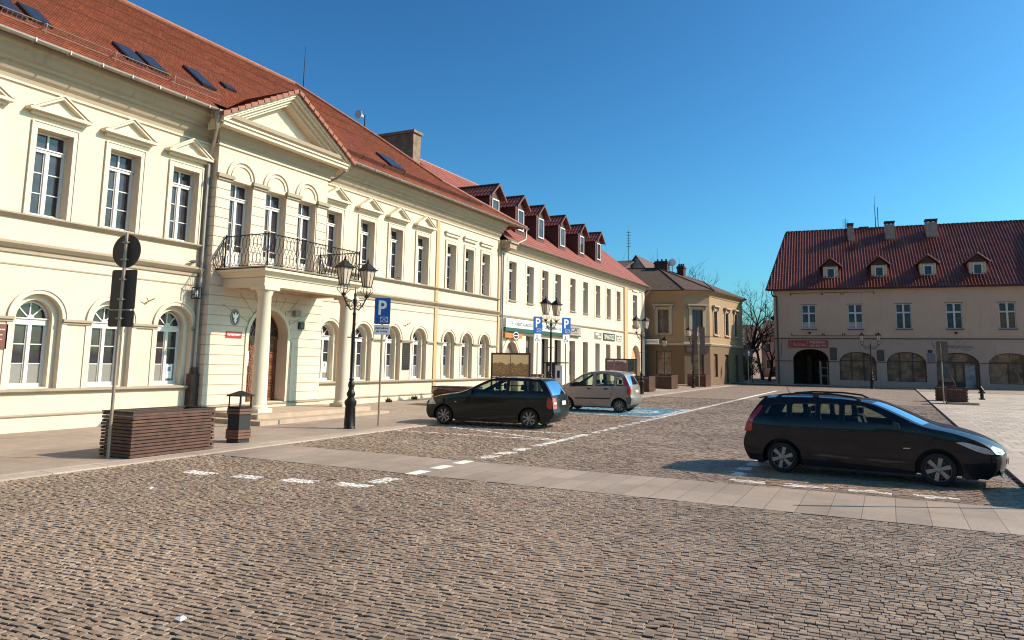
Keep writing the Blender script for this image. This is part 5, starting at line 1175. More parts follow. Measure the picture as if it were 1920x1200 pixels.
# wooden planters
SLAT = basic('stained_wood_slats', (.105, .040, .022), .55, var=.45, vs=5, bmp=.3); SOIL = basic('planter_soil', (.06, .042, .03), .95, var=.5, vs=25, bmp=.5); DARKW = basic('dark_planter_frame', (.035, .018, .013), .7)
def planter(label, loc, lx, ly, h, group, n=13):
    t = thing('planter', label, 'planter', loc, 0, group); sh = h/n
    for nm, fx in (('front_slats', -1), ('back_slats', 1)):
        mb = MB()
        for k in range(n): o = .022*(k % 2)+.006*sin(k*2.3); y = fx*(ly/2-.03); mb.box(-lx/2-o-.01, lx/2+o+.01, *sorted((y, y+fx*(.03+o))), k*sh+.012, (k+1)*sh-.006)
        part(nm, mb, SLAT, t)
    for nm, fx in (('left_slats', -1), ('right_slats', 1)):
        mb = MB()
        for k in range(n): o = .022*((k+1) % 2)+.005*cos(k*1.7); x = fx*(lx/2-.03); mb.box(*sorted((x, x+fx*(.03+o))), -ly/2-o, ly/2+o, k*sh+.010, (k+1)*sh-.008)
        part(nm, mb, SLAT, t)
    mb = MB(); e = .05; mb.box(-lx/2-.03, lx/2+.03, -ly/2-.03, -ly/2+e, h, h+.03); mb.box(-lx/2-.03, lx/2+.03, ly/2-e, ly/2+.03, h, h+.03); mb.box(-lx/2-.03, -lx/2+e, -ly/2+e, ly/2-e, h, h+.03); mb.box(lx/2-e, lx/2+.03, -ly/2+e, ly/2-e, h, h+.03); part('rim', mb, DARKW, t)
    mb = MB(); mb.box(-lx/2+.035, lx/2-.035, -ly/2+.035, ly/2-.035, .0, h-.16); part('liner', mb, DARKW, t)
    mb = MB(); nx_, ny_ = 12, 16; vs = [(-lx/2+.04+(lx-.08)*i/nx_, -ly/2+.04+(ly-.08)*j/ny_, h-.12+random.uniform(0, .05)) for j in range(ny_+1) for i in range(nx_+1)]
    mb.add(vs, [(j*(nx_+1)+i, j*(nx_+1)+i+1, (j+1)*(nx_+1)+i+1, (j+1)*(nx_+1)+i) for j in range(ny_) for i in range(nx_)]); part('soil', mb, SOIL, t)
    return t
g_p = 'slatted wooden planters'
planter('long slatted brown planter beside the round sign pole, nearest planter', (-13.64, 10.78, .06), .88, 1.95, .86, g_p)
planter('dark slatted planter half hidden behind the front of the dark green estate car', (-16.35, 27.3, .22), 1.9, .9, .72, g_p)
for lab, x, y, lx, ly in (('slatted planter just right of the lamp at the far corner of the terrace', -15.3, 49.9, 1.7, 1.5), ('middle one of the three slatted planters before the brown corner house', -15.3, 56.3, 1.5, 1.9), ('farthest slatted planter, right of the far lamp and its sign', -14.5, 64.3, 1.5, 1.9)):
    planter(lab, (x, y, gz(x, y)+.02), lx, ly, 1.0, g_p)
planter('black slatted cube planter with a thin young tree on the right paving', (3.2, 46.9, .19), .95, .95, .86, g_p, 11)
planter('black slatted cube planter behind the tree planter on the right paving', (2.9, 50.6, .20), .95, .95, .86, g_p, 11)
planter('slatted planter standing on the paving beyond the right edge, shading the kerb', (3.02, 14.95, .09), .9, 1.9, .9, g_p)
mb_ = thing('stone_base', 'low concrete slab under the black tree planter', 'slab', (3.45, 46.5, .19)); mb = MB(); mb.box(-.75, .7, -.55, .1, 0, .10); part('slab', mb, CONC, mb_); mb = MB(); mb.box(-.72, .67, -.52, .07, .10, .115); part('slab_top', mb, CONC, mb_)
# litter bin
t = thing('litter_bin', 'six sided dark litter bin with wooden slat bands and pointed lid', 'bin', (-13.80, 13.05, .06)); R = .31
def hexa(mb, r, z0, z1, r1=None): r1 = r if r1 is None else r1; mb.prism([(r*cos(pi/3*k+.3), r*sin(pi/3*k+.3), z0) for k in range(6)], [(r1*cos(pi/3*k+.3), r1*sin(pi/3*k+.3), z1) for k in range(6)])
mb = MB(); hexa(mb, R-.02, 0, .80); part('body', mb, basic('dark_bin_metal', (.035, .032, .028), .5, .3), t)
for nm, zs in (('lower_slats', (.10, .17, .24)), ('upper_slats', (.66, .73))):
    mb = MB()
    for z_ in zs: hexa(mb, R+.012, z_, z_+.055)
    part(nm, mb, basic('bin_wood', (.19, .08, .045), .6, var=.3, vs=6), t)
mb = MB(); hexa(mb, R, .80, .83)
for k in range(6): a = pi/3*k+.3; mb.tube([((R-.03)*cos(a), (R-.03)*sin(a), .83), ((R-.03)*cos(a), (R-.03)*sin(a), 1.08)], .022, 4)
part('lid_posts', mb, IRON, t); mb = MB(); hexa(mb, R+.05, 1.07, 1.095); hexa(mb, R+.04, 1.095, 1.19, .05); part('lid', mb, IRON, t)
# signs
SIGNBACK = basic('sign_back_metal', (.085, .060, .045), .55, .3, .15, 4); POLE = basic('grey_galvanised_pole', (.40, .31, .24), .45, .5, .15, 6)
def rrect(cx, cy, hw, hh, r=.04, n=4): return [(cx+sx*(hw-r)+r*cos(a), cy+sy*(hh-r)+r*sin(a)) for sx, sy, a0 in ((1, 1, 0), (-1, 1, pi/2), (-1, -1, pi), (1, -1, 3*pi/2)) for a in [a0+pi/2*k/n for k in range(n+1)]]
t = thing('sign_post', 'leaning grey pole with the backs of a round sign and two rectangular plates', 'road sign', (-13.59, 9.62, .05), radians(12))
Z = lambda z_: (-.02*z_*0, 0, z_)
mb = MB(); mb.tube([(0, 0, 0), (0.0, 0, 4.45)], .032, 10); part('pole', mb, POLE, t, 40)
TS = lambda u, v, w: (u, -w, v)
for nm, shp in (('round_sign', [(.34*cos(2*pi*k/32)-.02, 4.08+.34*sin(2*pi*k/32)) for k in range(32)]), ('sign_plate', rrect(-.02, 3.30, .30, .40)), ('small_plate', rrect(-.02, 2.72, .30, .165))):
    mb = MB(TS); mb.ext(shp, -.06, -.045); part(nm, mb, SIGNBACK, t)
    n = len(shp); cx = sum(p[0] for p in shp)/n; cy = sum(p[1] for p in shp)/n
for z_ in (3.9, 4.25, 3.1, 3.5, 2.72): mb = MB(); mb.box(-.06, .06, -.05, .045, z_-.015, z_+.015); part('clamp', mb, POLE, t)
BLUEB = basic('blue_road_sign', (.005, .13, .50), .4, var=.03)
def p_sign(label, loc, rz, group, lower='text', h=3.84):
    t = thing('parking_sign', label, 'road sign', loc, rz, group); mb = MB(); mb.tube([(0, 0, 0), (0, 0, h-.1)], .03, 8); part('pole', mb, POLE, t, 40)
    W = .24; mb = MB(TS); mb.ext(rrect(0, h-.40, W, .40), .032, .045); part('plate_back', mb, SIGNBACK, t)
    mb = MB(TS); mb.ext(rrect(0, h-.40, W, .40), .045, .052); part('blue_face', mb, BLUEB, t)
    mb = MB(TS); text_mb(mb, 'P', -.12, .13, h-.52, h-.08, .053, d=.004); part('letter', mb, WHITE, t)
    mb = MB(TS); a, b, c, d = -.06, .17, h-.74, h-.58; e = .012
    for q in ((a, b, c, c+e), (a, b, d-e, d), (a, a+e, c+e, d-e), (b-e, b, c+e, d-e)): mb.box(*q, .053, .057)
    mb.tube([(a, c, .056), (b, d, .056)], .007, 3); mb.tube([(a, d, .0565), (b, c, .0565)], .007, 3); part('envelope_symbol', mb, WHITE, t)
    z1 = h-.82; z0 = z1-(.30 if lower == 'text' else .42)
    mb = MB(TS); mb.ext(rrect(0, (z0+z1)/2, W if lower == 'text' else .18, (z1-z0)/2, .03), .034, .048); part('lower_plate', mb, WHITE, t)
    mb = MB(TS)
    if lower == 'text': text_mb(mb, 'Zastrzeżone', -.20, .20, z0+.17, z0+.24, .049, d=.003); text_mb(mb, 'dla Policji', -.17, .17, z0+.06, z0+.13, .049, d=.003)
    else:
        mb.tube([(-.05+.07*cos(u), z0+.13+.07*sin(u), .052) for u in np.linspace(1.2, 6.2, 10)], .009, 3); mb.tube([(-.04, z0+.30, .052), (-.03, z0+.17, .052), (.05, z0+.17, .052), (.09, z0+.07, .052)], .011, 3); mb.ext([(-.04+.022*cos(2*pi*k/8), z0+.34+.022*sin(2*pi*k/8)) for k in range(8)], .049, .053)
    part('lower_print', mb, BLACK, t); return t
p_sign('blue parking sign with white text plate, right of the portico lamp', (-13.69, 18.34, .07), radians(28), 'blue parking signs on the left pavement')
P2 = p_sign('blue parking sign with wheelchair plate, left of the lamp by the bank', (-14.91, 32.21, .13), radians(52), 'blue parking signs on the left pavement', 'chair', 4.08)
copy_tree(P2, None, (-13.84, 33.16, .12), radians(52), 'blue parking sign with wheelchair plate, right of the lamp by the bank')
t = thing('sign_post', 'far sign pole with two tall grey sign backs beside the distant lamp', 'road sign', (-13.55, 60.1, .2), radians(10)); mb = MB(); mb.tube([(0, 0, 0), (0, 0, 4.9)], .035, 8); part('pole', mb, POLE, t)
for x_ in (-.28, .30): mb = MB(TS); mb.ext(rrect(x_, 3.75, .2, 1.1, .05), .03, .05); part('sign_plate', mb, basic('brown_sign_back', (.17, .12, .09), .6), t)
t = thing('sign_post', 'thin pole with a large grey rectangular sign back on the right paving', 'road sign', (2.64, 47.7, .19), radians(-4)); mb = MB(); mb.tube([(0, 0, 0), (0, 0, 3.3)], .032, 8); part('pole', mb, POLE, t)
mb = MB(TS); mb.ext(rrect(.06, 2.85, .28, .53, .03), -.06, -.04); part('sign_plate', mb, basic('grey_brown_sign_back', (.16, .12, .10), .5, .3), t)
t = thing('sign_post', 'round sign on a pole just beyond the right edge, throwing the long thin shadow', 'road sign', (2.42, 13.72, .09), radians(24)); mb = MB(); mb.tube([(0, 0, 0), (0, 0, 2.85)], .03, 8); part('pole', mb, POLE, t)
mb = MB(TS); mb.ext([(.30*cos(2*pi*k/28), 2.52+.30*sin(2*pi*k/28)) for k in range(28)], .03, .045); part('round_sign', mb, SIGNBACK, t)
t = thing('direction_sign', 'blue sign with white arrow at the mouth of the side street', 'road sign', (-11.75, 72.5, .23)); mb = MB(); mb.tube([(0, 0, 0), (0, 0, 3.3)], .03, 6); part('pole', mb, POLE, t)
mb = MB(TS); mb.ext(rrect(.1, 2.98, .36, .34), .03, .05); part('blue_face', mb, basic('dull_blue_sign', (.02, .07, .14), .5), t); mb = MB(TS); mb.ext([(.06, 2.75), (.14, 2.75), (.14, 3.05), (.24, 3.0), (.10, 3.22), (-.04, 3.0), (.06, 3.05)], .051, .056); part('arrow', mb, WHITE, t)
# picture boards
BRN = basic('dark_brown_board_frame', (.045, .02, .015), .5)
def picmat(name, sky_, land, z0=1.75):
    m, nt, b = nmat(name); v = coords(nt); s_ = nt.nodes.new('ShaderNodeSeparateXYZ'); nt.links.new(v, s_.inputs[0])
    n = noise(nt, coords(nt, 'Object', (1.6, 1.6, 1.6)), 1.5, 5, .6); ad = nt.nodes.new('ShaderNodeMath'); ad.operation = 'MULTIPLY_ADD'; nt.links.new(n, ad.inputs[0]); ad.inputs[1].default_value = -.5; sb = nt.nodes.new('ShaderNodeMath'); sb.operation = 'SUBTRACT'; nt.links.new(s_.outputs[2], sb.inputs[0]); sb.inputs[1].default_value = z0-.62; nt.links.new(sb.outputs[0], ad.inputs[2])
    c = mixc(nt, land, sky_, ramp(nt, ad.outputs[0], .40, .43)); f = noise(nt, coords(nt, 'Object', (9, 9, 9)), 2.5, 4, .7)
    lo = tuple(x*.25 for x in land); c2 = mixc(nt, lo, c, ramp(nt, f, .42, .56)); sk = ramp(nt, ad.outputs[0], .40, .43); c = mixc(nt, c2, c, sk)
    nt.links.new(c, b.inputs['Base Color']); b.inputs['Roughness'].default_value = .35; return m
PIC1 = picmat('old_town_photo', (.95, .70, .36), (.52, .31, .13)); PIC2 = picmat('old_print', (.80, .60, .48), (.34, .14, .10), 1.95)
def board(label, loc, rz, w_, z0, z1, pics, group):
    t = thing('picture_board', label, 'display board', loc, rz, group); mb = MB()
    for q in (-1, 1): mb.box(q*w_/2-.035, q*w_/2+.035, -.035, .035, 0, z1+.04)
    for zz_ in (z0-.17, z1-.02): mb.box(-w_/2+.035, w_/2-.035, -.03, .03, zz_, zz_+.06)
    for zz_ in (.75, .35): mb.box(-w_/2+.035, w_/2-.035, -.02, .02, zz_, zz_+.05)
    mb.box(-w_/2-.1, -w_/2+.1, -.3, .3, 0, .04); mb.box(w_/2-.1, w_/2+.1, -.3, .3, 0, .04); part('frame', mb, BRN, t)
    mb = MB(); mb.box(-w_/2+.035, w_/2-.035, -.02, .02, z0-.1, z1-.02); part('mount', mb, basic('tan_mount', (.34, .22, .13), .6), t)
    for a, b, m_ in pics: mb = MB(); mb.box(-w_/2+a, -w_/2+b, -.03, -.02, z0, z1-.06); part('picture', mb, m_, t)
    mb = MB()
    for q in (-.25, 0, .25): mb.tube([(w_/2-.3+.1*cos(u)+q*.3, 0, .55+.18*sin(u)) for u in np.linspace(0, 6.28, 12)], .012, 4)
    part('scroll_ornament', mb, BRN, t); return t
board('wide brown framed board with two sepia town photographs, behind the dark green car', (-15.9, 31.4, .16), radians(4), 1.95, 1.28, 2.26, [(.06, .95, PIC1), (.99, 1.88, PIC1)], 'picture boards on the left pavement')
board('brown framed board with three dark prints, behind the silver car', (-14.55, 43.6, .15), radians(28), 1.85, 1.45, 2.15, [(.10, .45, PIC2), (.55, 1.25, PIC2), (1.35, 1.72, basic('dark_print', (.1, .06, .05), .4, var=.4))], 'picture boards on the left pavement')
# ticket machine and cabinet by the bank
t = thing('parking_machine', 'dark parking ticket machine behind the lamp beside the bank', 'ticket machine', (-14.85, 33.9, .15)); mb = MB(); mb.box(-.25, .18, -.2, .2, 0, 1.85); part('body', mb, basic('dark_blue_grey_metal', (.03, .035, .05), .4, .3), t); mb = MB(); mb.box(-.35, .75, -.3, .3, 1.85, 1.91); part('canopy', mb, BLACK, t); mb = MB(); mb.box(.2, .6, -.15, .15, .0, 1.75); part('white_cabinet', mb, WHITE, t); mb = MB(TS); text_mb(mb, 'P', -.15, .0, 1.45, 1.7, .2, d=.004); part('letter', mb, WHITE, t)
mb = MB(); mb.box(.32, .46, -.16, -.15, 1.15, 1.5); part('screen', mb, BLACK, t)
t = thing('utility_cabinet', 'small grey brown cabinet left of the parking machine', 'cabinet', (-15.8, 33.9, .15)); mb = MB(); mb.box(-.35, .35, -.2, .2, 0, 1.25); mb.box(-.38, .38, -.23, .23, 1.25, 1.3); part('case', mb, basic('grey_brown_cabinet', (.25, .18, .12), .6, var=.1), t); mb = MB(); mb.box(-.02, .0, -.21, -.2, .1, 1.2); part('door_seam', mb, BLACK, t)
# hydrant
t = thing('hydrant', 'dark cast iron hydrant standing alone on the right paving', 'hydrant', (5.05, 54.2, .2)); mb = MB(); mb.lathe([(.17, 0), (.17, .08), (.10, .1), (.10, .5), (.14, .54), (.14, .62), (.09, .68), (.03, .76)], n=12); mb.tube([(-.18, 0, .45), (.18, 0, .45)], .05, 8); part('body', mb, IRON, t, 40)
mb = MB(); mb.lathe([(.03, 0), (.02, .06)], (0, 0, .76), 8); part('cap_nut', mb, WHITE, t)
# small stuff on the setts
for lab, x, y in (('crumpled white paper scrap near the bottom left of the cobbles', -4.98, 4.25), ('small white paper scrap on the cobbles left of the first dash', -10.2, 7.97)):
    mb = MB(); mb.add([(x-.045, y-.02, .03), (x+.035, y-.03, .025), (x+.05, y+.02, .04), (x-.01, y+.035, .045), (x-.04, y+.02, .035), (x+.0, y, .05)], [(0, 1, 5), (1, 2, 5), (2, 3, 5), (3, 4, 5), (4, 0, 5)])
    setp(part('paper_scrap', mb, PAPER), lab, 'litter')
# security camera on the balcony corner
t = wthing('security_camera', 'white dome security camera on an arm at the right corner of the balcony', 'camera', (-17.4, 21.9, 5.3)); mb = MB(); mb.tube([(-17.42, 21.8, 5.55), (-17.42, 22.1, 5.6), (-17.42, 22.2, 5.5)], .035, 6); part('arm', mb, POLE, t)
mb = MB(); mb.lathe([(.02, .22), (.09, .20), (.10, .06), (.08, .0)], (-17.42, 22.25, 5.2), 12); part('housing', mb, WHITE, t, 40); mb = MB(); mb.lathe([(.005, -.07), (.06, -.04), (.075, 0)], (-17.42, 22.25, 5.2), 12); part('dome', mb, BLACK, t, 60)
# pigeons
for k, (lab, y, z_, x_) in enumerate((('dark pigeon on the upper ledge under the second window right of the balcony', 27.5, 5.66, -19.72), ('dark pigeon on the sill of the third flat topped window strip', 31.9, 5.68, -19.75), ('dark pigeon perched on the belt course left of the downpipe', 16.3, 4.93, -19.68))):
    t = wthing('pigeon', lab, 'bird', (x_, y, z_), 'pigeons on the courthouse ledges'); mb = MB(lambda u, v, w, x_=x_, y=y, z_=z_: (x_+w, y+u, z_+v))
    bm_ = MB(); vs = []
    prof = [(-.16, .10, .01), (-.10, .11, .03), (-.02, .11, .055), (.06, .12, .055), (.11, .15, .035), (.13, .19, .028), (.16, .20, .02), (.19, .19, .004)]
    n = 8; V_ = []; F_ = []
    for u, v, r in prof:
        for j in range(n): a = 2*pi*j/n; V_.append((u, v+r*sin(a), r*.8*cos(a)))
    for i in range(len(prof)-1):
        for j in range(n): F_.append((i*n+j, i*n+(j+1) % n, (i+1)*n+(j+1) % n, (i+1)*n+j))
    mb.add(V_, F_); part('body', mb, basic('pigeon_grey', (.07, .055, .06), .6, var=.3, vs=20), t, 60)
    mb = MB(lambda u, v, w, x_=x_, y=y, z_=z_: (x_+w, y+u, z_+v)); mb.tube([(.0, .07, .02), (.0, 0, .02)], .006, 3); mb.tube([(.0, .07, -.02), (.0, 0, -.02)], .006, 3); part('legs', mb, basic('pigeon_leg', (.3, .1, .08), .6), t)
# weeds at the foot of the wall
LEAF = basic('dry_weed_leaf', (.09, .07, .03), .8, var=.4, vs=9)
for lab, x, y in (('small brown weed tuft at the courthouse wall foot, nearer one', -19.45, 26.7), ('small brown weed tuft at the courthouse wall foot, farther one', -19.45, 28.7)):
    mb = MB(); z_ = gz(x, y)
    for k in range(60): a = random.uniform(0, 6.28); r = random.uniform(.02, .16); h = random.uniform(.08, .28)*(1-r*2); p = Vector((x+r*cos(a), y+r*sin(a), z_)); mb.add([p, p+Vector((.03, .02, h*.6)), p+Vector((r*cos(a)*.4, r*sin(a)*.4, h)), p+Vector((-.02, .03, h*.5))], [(0, 1, 2, 3)])
    setp(part('weed_tuft', mb, LEAF), lab, 'plant', 'weeds at the courthouse wall')

# ================================================================ bare trees
BARK = basic('dark_bark', (.06, .04, .03), .9, var=.4, vs=8)
def tree(label, loc, h, seed, spread=.6, trunk_r=.22, levels=5, group='bare trees by the side street', first=.35):
    rd = random.Random(seed); t = thing('tree', label, 'tree', loc, 0, group); tr = MB(); cr = MB()
    def grow(p, d, L, r, lev, mb):
        pts = [p]; q = p.copy(); dd = d.copy(); n = 3
        for i in range(n): dd = (dd+Vector((rd.gauss(0, .13), rd.gauss(0, .13), rd.gauss(.05, .07)))).normalized(); q = q+dd*L/n; pts.append(q.copy())
        mb.tube(pts, r, 6 if lev < 2 else 4, r*.62)
        if lev >= levels: return
        for k in range(rd.choice((2, 3, 3) if lev > 0 else (4, 5))):
            a = rd.uniform(0, 6.28); s_ = spread*rd.uniform(.6, 1.25); sd_ = dd.cross(Vector((cos(a), sin(a), .3))).normalized()
            nd = (dd+sd_*s_).normalized(); st_ = pts[-1] if k == 0 else pts[rd.choice((2, 3))]
            grow(st_, nd, L*rd.uniform(.55, .82), r*.52, lev+1, cr)
    grow(Vector((0, 0, 0)), Vector((0, 0, 1)), h*first, trunk_r, 0, tr); part('trunk', tr, BARK, t); part('crown', cr, BARK, t); return t
tree('tall dark bare tree rising right of the corner house', (-15.3, 93, .2), 11.5, 3, .62, .3)
tree('bare knobbly tree in the middle of the side street gap', (-14.0, 97, .2), 9.6, 11, .6, .24)
tree('smaller bare tree close to the end wall of the taupe house', (-12.6, 92, .2), 7.6, 23, .55, .2)
tree('bare tree top showing above the corner house roof, left of its right slope', (-21.5, 92, .2), 14.2, 31, .5, .3, group='bare trees behind the corner house')
tree('low bare crown showing above the right slope of the corner house roof', (-18.6, 92, .2), 12.2, 47, .5, .26, group='bare trees behind the corner house')
tree('bare tree top behind the chimneys of the corner house', (-26.0, 96, .2), 15.5, 52, .5, .3, group='bare trees behind the corner house')
tree('thin young tree growing in the black cube planter', (3.2, 46.9, .9), 2.9, 5, .42, .035, 4, 'young street trees', .4)
tree('distant bare trees seen at the back of the side street', (-16.6, 104, .2), 9.0, 71, .6, .25)
def bush(label, loc, r, h, mat, n=900):
    t = thing('bush', label, 'bush', loc); mb = MB()
    for k in range(n):
        a = random.uniform(0, 6.28); b = random.uniform(-.2, 1); q = random.uniform(.5, 1)**.6; rr = r*q*sqrt(max(0, 1-max(0, b)**2))*random.uniform(.7, 1.1); p = Vector((rr*cos(a), rr*sin(a), h*.45+h*.5*b*q)); s_ = .09
        e1 = Vector((random.gauss(0, 1), random.gauss(0, 1), random.gauss(0, 1))).normalized()*s_; e2 = e1.cross(Vector((random.gauss(0, 1), random.gauss(0, 1), 1))).normalized()*s_*.6; mb.add([p-e1, p+e2, p+e1, p-e2], [(0, 1, 2, 3)])
    part('foliage', mb, mat, t); mb = MB(); mb.tube([(0, 0, 0), (.03, 0, h*.5)], .05, 5, .02); part('stem', mb, BARK, t)
OLIVE = basic('olive_leaf', (.15, .12, .035), .7, var=.5, vs=3)
bush('round olive green bush at the mouth of the side street', (-12.6, 80, .24), 1.3, 2.9, OLIVE)
bush('dark low bush beside the pharmacy sign corner', (-14.0, 84, .24), 1.1, 2.2, basic('dark_leaf', (.05, .045, .02), .8, var=.4))
bush('dark hedge clump next to the taupe house wall', (-10.7, 86, .24), 1.0, 2.0, basic('dark_leaf', (.05, .045, .02), .8, var=.4))
t = thing('parked_van', 'small dark shape of a parked van far down the side street', 'van', (-13.4, 100, .25)) if False else None
# ================================================================ cars
def interp(tab, x):
    if x <= tab[0][0]: return tab[0][1]
    for (a, ya), (b, yb) in zip(tab, tab[1:]):
        if x <= b: return ya+(yb-ya)*(x-a)/(b-a)
    return tab[-1][1]
def densify(P, d):
    out = []
    n = len(P)
    for i in range(n-1):
        a, b = Vector(P[i]), Vector(P[i+1]); k = max(1, int((b-a).length/d))
        for j in range(k): out.append(tuple(a+(b-a)*j/k))
    out.append(tuple(P[-1])); return out
def smooth_poly(P, it=2, keep_ends=True):
    P = [Vector(p) for p in P]
    for _ in range(it):
        Q = [P[0]]
        for a, b in zip(P, P[1:]): Q += [a*.75+b*.25, a*.25+b*.75]
        Q.append(P[-1]); P = Q
    return [tuple(p) for p in P]
def inside(p, poly):
    x, y = p; c = False; n = len(poly)
    for i in range(n):
        (x1, y1), (x2, y2) = poly[i], poly[(i+1) % n]
        if (y1 > y) != (y2 > y) and x < (x2-x1)*(y-y1)/(y2-y1)+x1: c = not c
    return c
def cdt(outer, holes, step, yf, sgn):
    """triangulated curved side panel"""
    pts = []; edges = []
    for L in [outer]+holes:
        o = len(pts); n = len(L); pts += [Vector(p) for p in L]; edges += [(o+i, o+(i+1) % n) for i in range(n)]
    xs = [p[0] for p in outer]; zs = [p[1] for p in outer]
    x = min(xs)+step/2
    while x < max(xs):
        z = min(zs)+step/2
        while z < max(zs):
            if inside((x, z), outer) and not any(inside((x, z), h) for h in holes): pts.append(Vector((x, z)))
            z += step
        x += step
    r = delaunay_2d_cdt(pts, edges, [], 0, 1e-5); V = r[0]; F = []
    for f in r[2]:
        c = sum((Vector(V[i]) for i in f), Vector((0, 0)))/len(f)
        if inside(c, outer) and not any(inside(c, h) for h in holes): F.append(tuple(f))
    return [(v.x, sgn*yf(v.x, v.y), v.y) for v in V], F
def roundc(P, r):
    out = []; n = len(P)
    for i in range(n):
        p = Vector(P[i]); a = (Vector(P[i-1])-p); b = (Vector(P[(i+1) % n])-p)
        ra_ = min(r, a.length*.4); rb_ = min(r, b.length*.4); A = p+a.normalized()*ra_; B = p+b.normalized()*rb_
        out += [tuple(A), tuple((A+B)/4+p/2), tuple(B)]
    return out
def make_car(name, label, loc, rz, S, paint, trim, cat='car'):
    t = thing(name, label, cat, loc, rz); W = S['W']; prof = smooth_poly(S['prof'], 2); belt = S['belt']; roof = S['roof']
    x0 = min(p[0] for p in prof); x1 = max(p[0] for p in prof)
    def yf(x, z):
        b = interp(belt, x); y = W
        if z > b: y -= S['tumble']*clamp((z-b)/(roof-b))**1.1
        if z < .62: y -= .035*((.62-z)/.5)**2
        y -= .012*abs(z-(b-.18))/.3*.5
        e = clamp((x-(x1-.85))/.85); y -= S['tf']*e**2.4
        e = clamp(((x0+.6)-x)/.6); y -= S['tr']*e**2.2
        return y
    wheels = [0, S['wb']]; ra = S['arch']; rw = S['rw']; sill = S['sill']
    # side outline: profile + bottom edge with arches
    bot = []
    for c in (S['wb'], 0):
        n = 14; za = rw; a0 = math.asin(clamp((sill-za)/ra, -1, 1)); arc = [(c+ra*cos(a), za+ra*sin(a)) for a in [a0+(pi-2*a0)*k/n for k in range(n+1)]]
        bot += arc
    outline = list(prof)+[p for p in [(x1-.02-S.get('fb', .12), sill)]]+bot+[(x0+.10, sill+.04)]
    outline = [outline[0]]+[p for i, p in enumerate(outline[1:]) if (Vector(p)-Vector(outline[i])).length > .004]
    holes = [roundc(w, .035) for w in S['wins']]
    holes = [[(x, z) for x, z in dict.fromkeys(h)] for h in holes]
    body = MB()
    for sg in (-1, 1):
        V, F = cdt(outline, holes, .09, yf, sg); body.add(V, F)
    # top skin lofted over the profile
    glass = MB(); scr = MB(); N = 14; PD = densify(prof, .06); idx = []
    def ring(p, dn=0):
        x, z = p; y = yf(x, z); bl = interp(S['bulge'], (z if True else 0)) ; fr = x > (x0+x1)/2
        b = (interp(S['bf'], z) if fr else -interp(S['br'], z)); cr = S['crown']*clamp((z-.7)/.3)
        out = []
        for k in range(N+1):
            q = -1+2*k/N; q = q*(1.15-.15*q*q) if abs(q) < 1 else q; f = 1-abs(q)**2.6; out.append((x+b*f, y*q, z+cr*f))
        return out
    rings = [ring(p) for p in PD]
    gl = S['glassx']  # list of (kind, xa, xb, za, zb) ranges along the profile
    def isglass(p):
        for xa, xb, za, zb in gl:
            if xa <= p[0] <= xb and za <= p[1] <= zb: return True
        return False
    o = len(body.v); body.v += [v for r in rings for v in r]; M = N+1; go = []
    for i in range(len(PD)-1):
        mid = ((PD[i][0]+PD[i+1][0])/2, (PD[i][1]+PD[i+1][1])/2); g = isglass(mid)
        for k in range(N):
            f = (o+i*M+k, o+i*M+k+1, o+(i+1)*M+k+1, o+(i+1)*M+k)
            if g and 1 <= k < N-1: go.append((i, k))
            else: body.f.append(f)
    glass.v = [v for r in rings for v in r]; glass.f = [(i*M+k, i*M+k+1, (i+1)*M+k+1, (i+1)*M+k) for i, k in go]
    fr_ = MB(); fr_.v = glass.v; fr_.f = [f for f, (i, k) in zip(glass.f, go) if PD[i][0] > (x0+x1)/2]
    bk_ = MB(); bk_.v = glass.v; bk_.f = [f for f, (i, k) in zip(glass.f, go) if PD[i][0] <= (x0+x1)/2]
    b_ = part('body', body, paint, t, 32)
    if fr_.f: part('windscreen', fr_, CARGLASS, t, 60)
    if bk_.f: part('rear_window', bk_, S.get('rearglass', CARGLASS2), t, 60)
    for sg in (-1, 1):
        for k, h in enumerate(holes):
            V, F = cdt(h, [], .12, lambda x, z: yf(x, z)-.012, sg); mb = MB(); mb.add(V, F); part('side_window', mb, S.get('sideglass', CARGLASS), t, 60)
    # window surrounds in black
    for sg in (-1, 1):
        mb = MB()
        for h in holes:
            c = (sum(p[0] for p in h)/len(h), sum(p[1] for p in h)/len(h)); n = len(h)
            A = [(p[0], sg*(yf(*p)+.003), p[1]) for p in h]; q = [(c[0]+(p[0]-c[0])*.955, c[1]+(p[1]-c[1])*.90) for p in h]; B = [(p[0], sg*(yf(*p)-.004), p[1]) for p in q]
            mb.add(A+B, [(i, (i+1) % n, n+(i+1) % n, n+i) for i in range(n)])
        part('window_trim', mb, BLACK, t)
    # floor, wheel housings, interior
    mb = MB(); mb.box(x0+.25, -ra-.02, -W+.1, W-.1, sill-.03, sill+.12); mb.box(ra+.02, S['wb']-ra-.02, -W+.09, W-.09, sill-.05, sill+.10); mb.box(S['wb']+ra+.02, x1-.28, -W+.2, W-.2, sill-.03, sill+.12); mb.box(-ra-.02, ra+.02, -W+.30, W-.30, sill, .70); mb.box(S['wb']-ra, S['wb']+ra, -W+.30, W-.30, sill, .66); part('underbody', mb, BLACK, t)
    for c in wheels:
        for sg in (-1, 1):
            mb = MB(); n = 12; vs = []
            for y in (sg*(yf(c, .6)-.005), sg*(W-.32)):
                for k in range(n+1): a = pi*k/n*1.16-.08*pi; vs.append((c+(ra+.002)*cos(a), y, rw+(ra+.002)*sin(a)))
            mb.add(vs, [(k, k+1, n+2+k, n+1+k) for k in range(n)]); part('wheel_housing', mb, BLACK, t)
    SEAT = basic('dark_seat_fabric', (.03, .024, .022), .9)
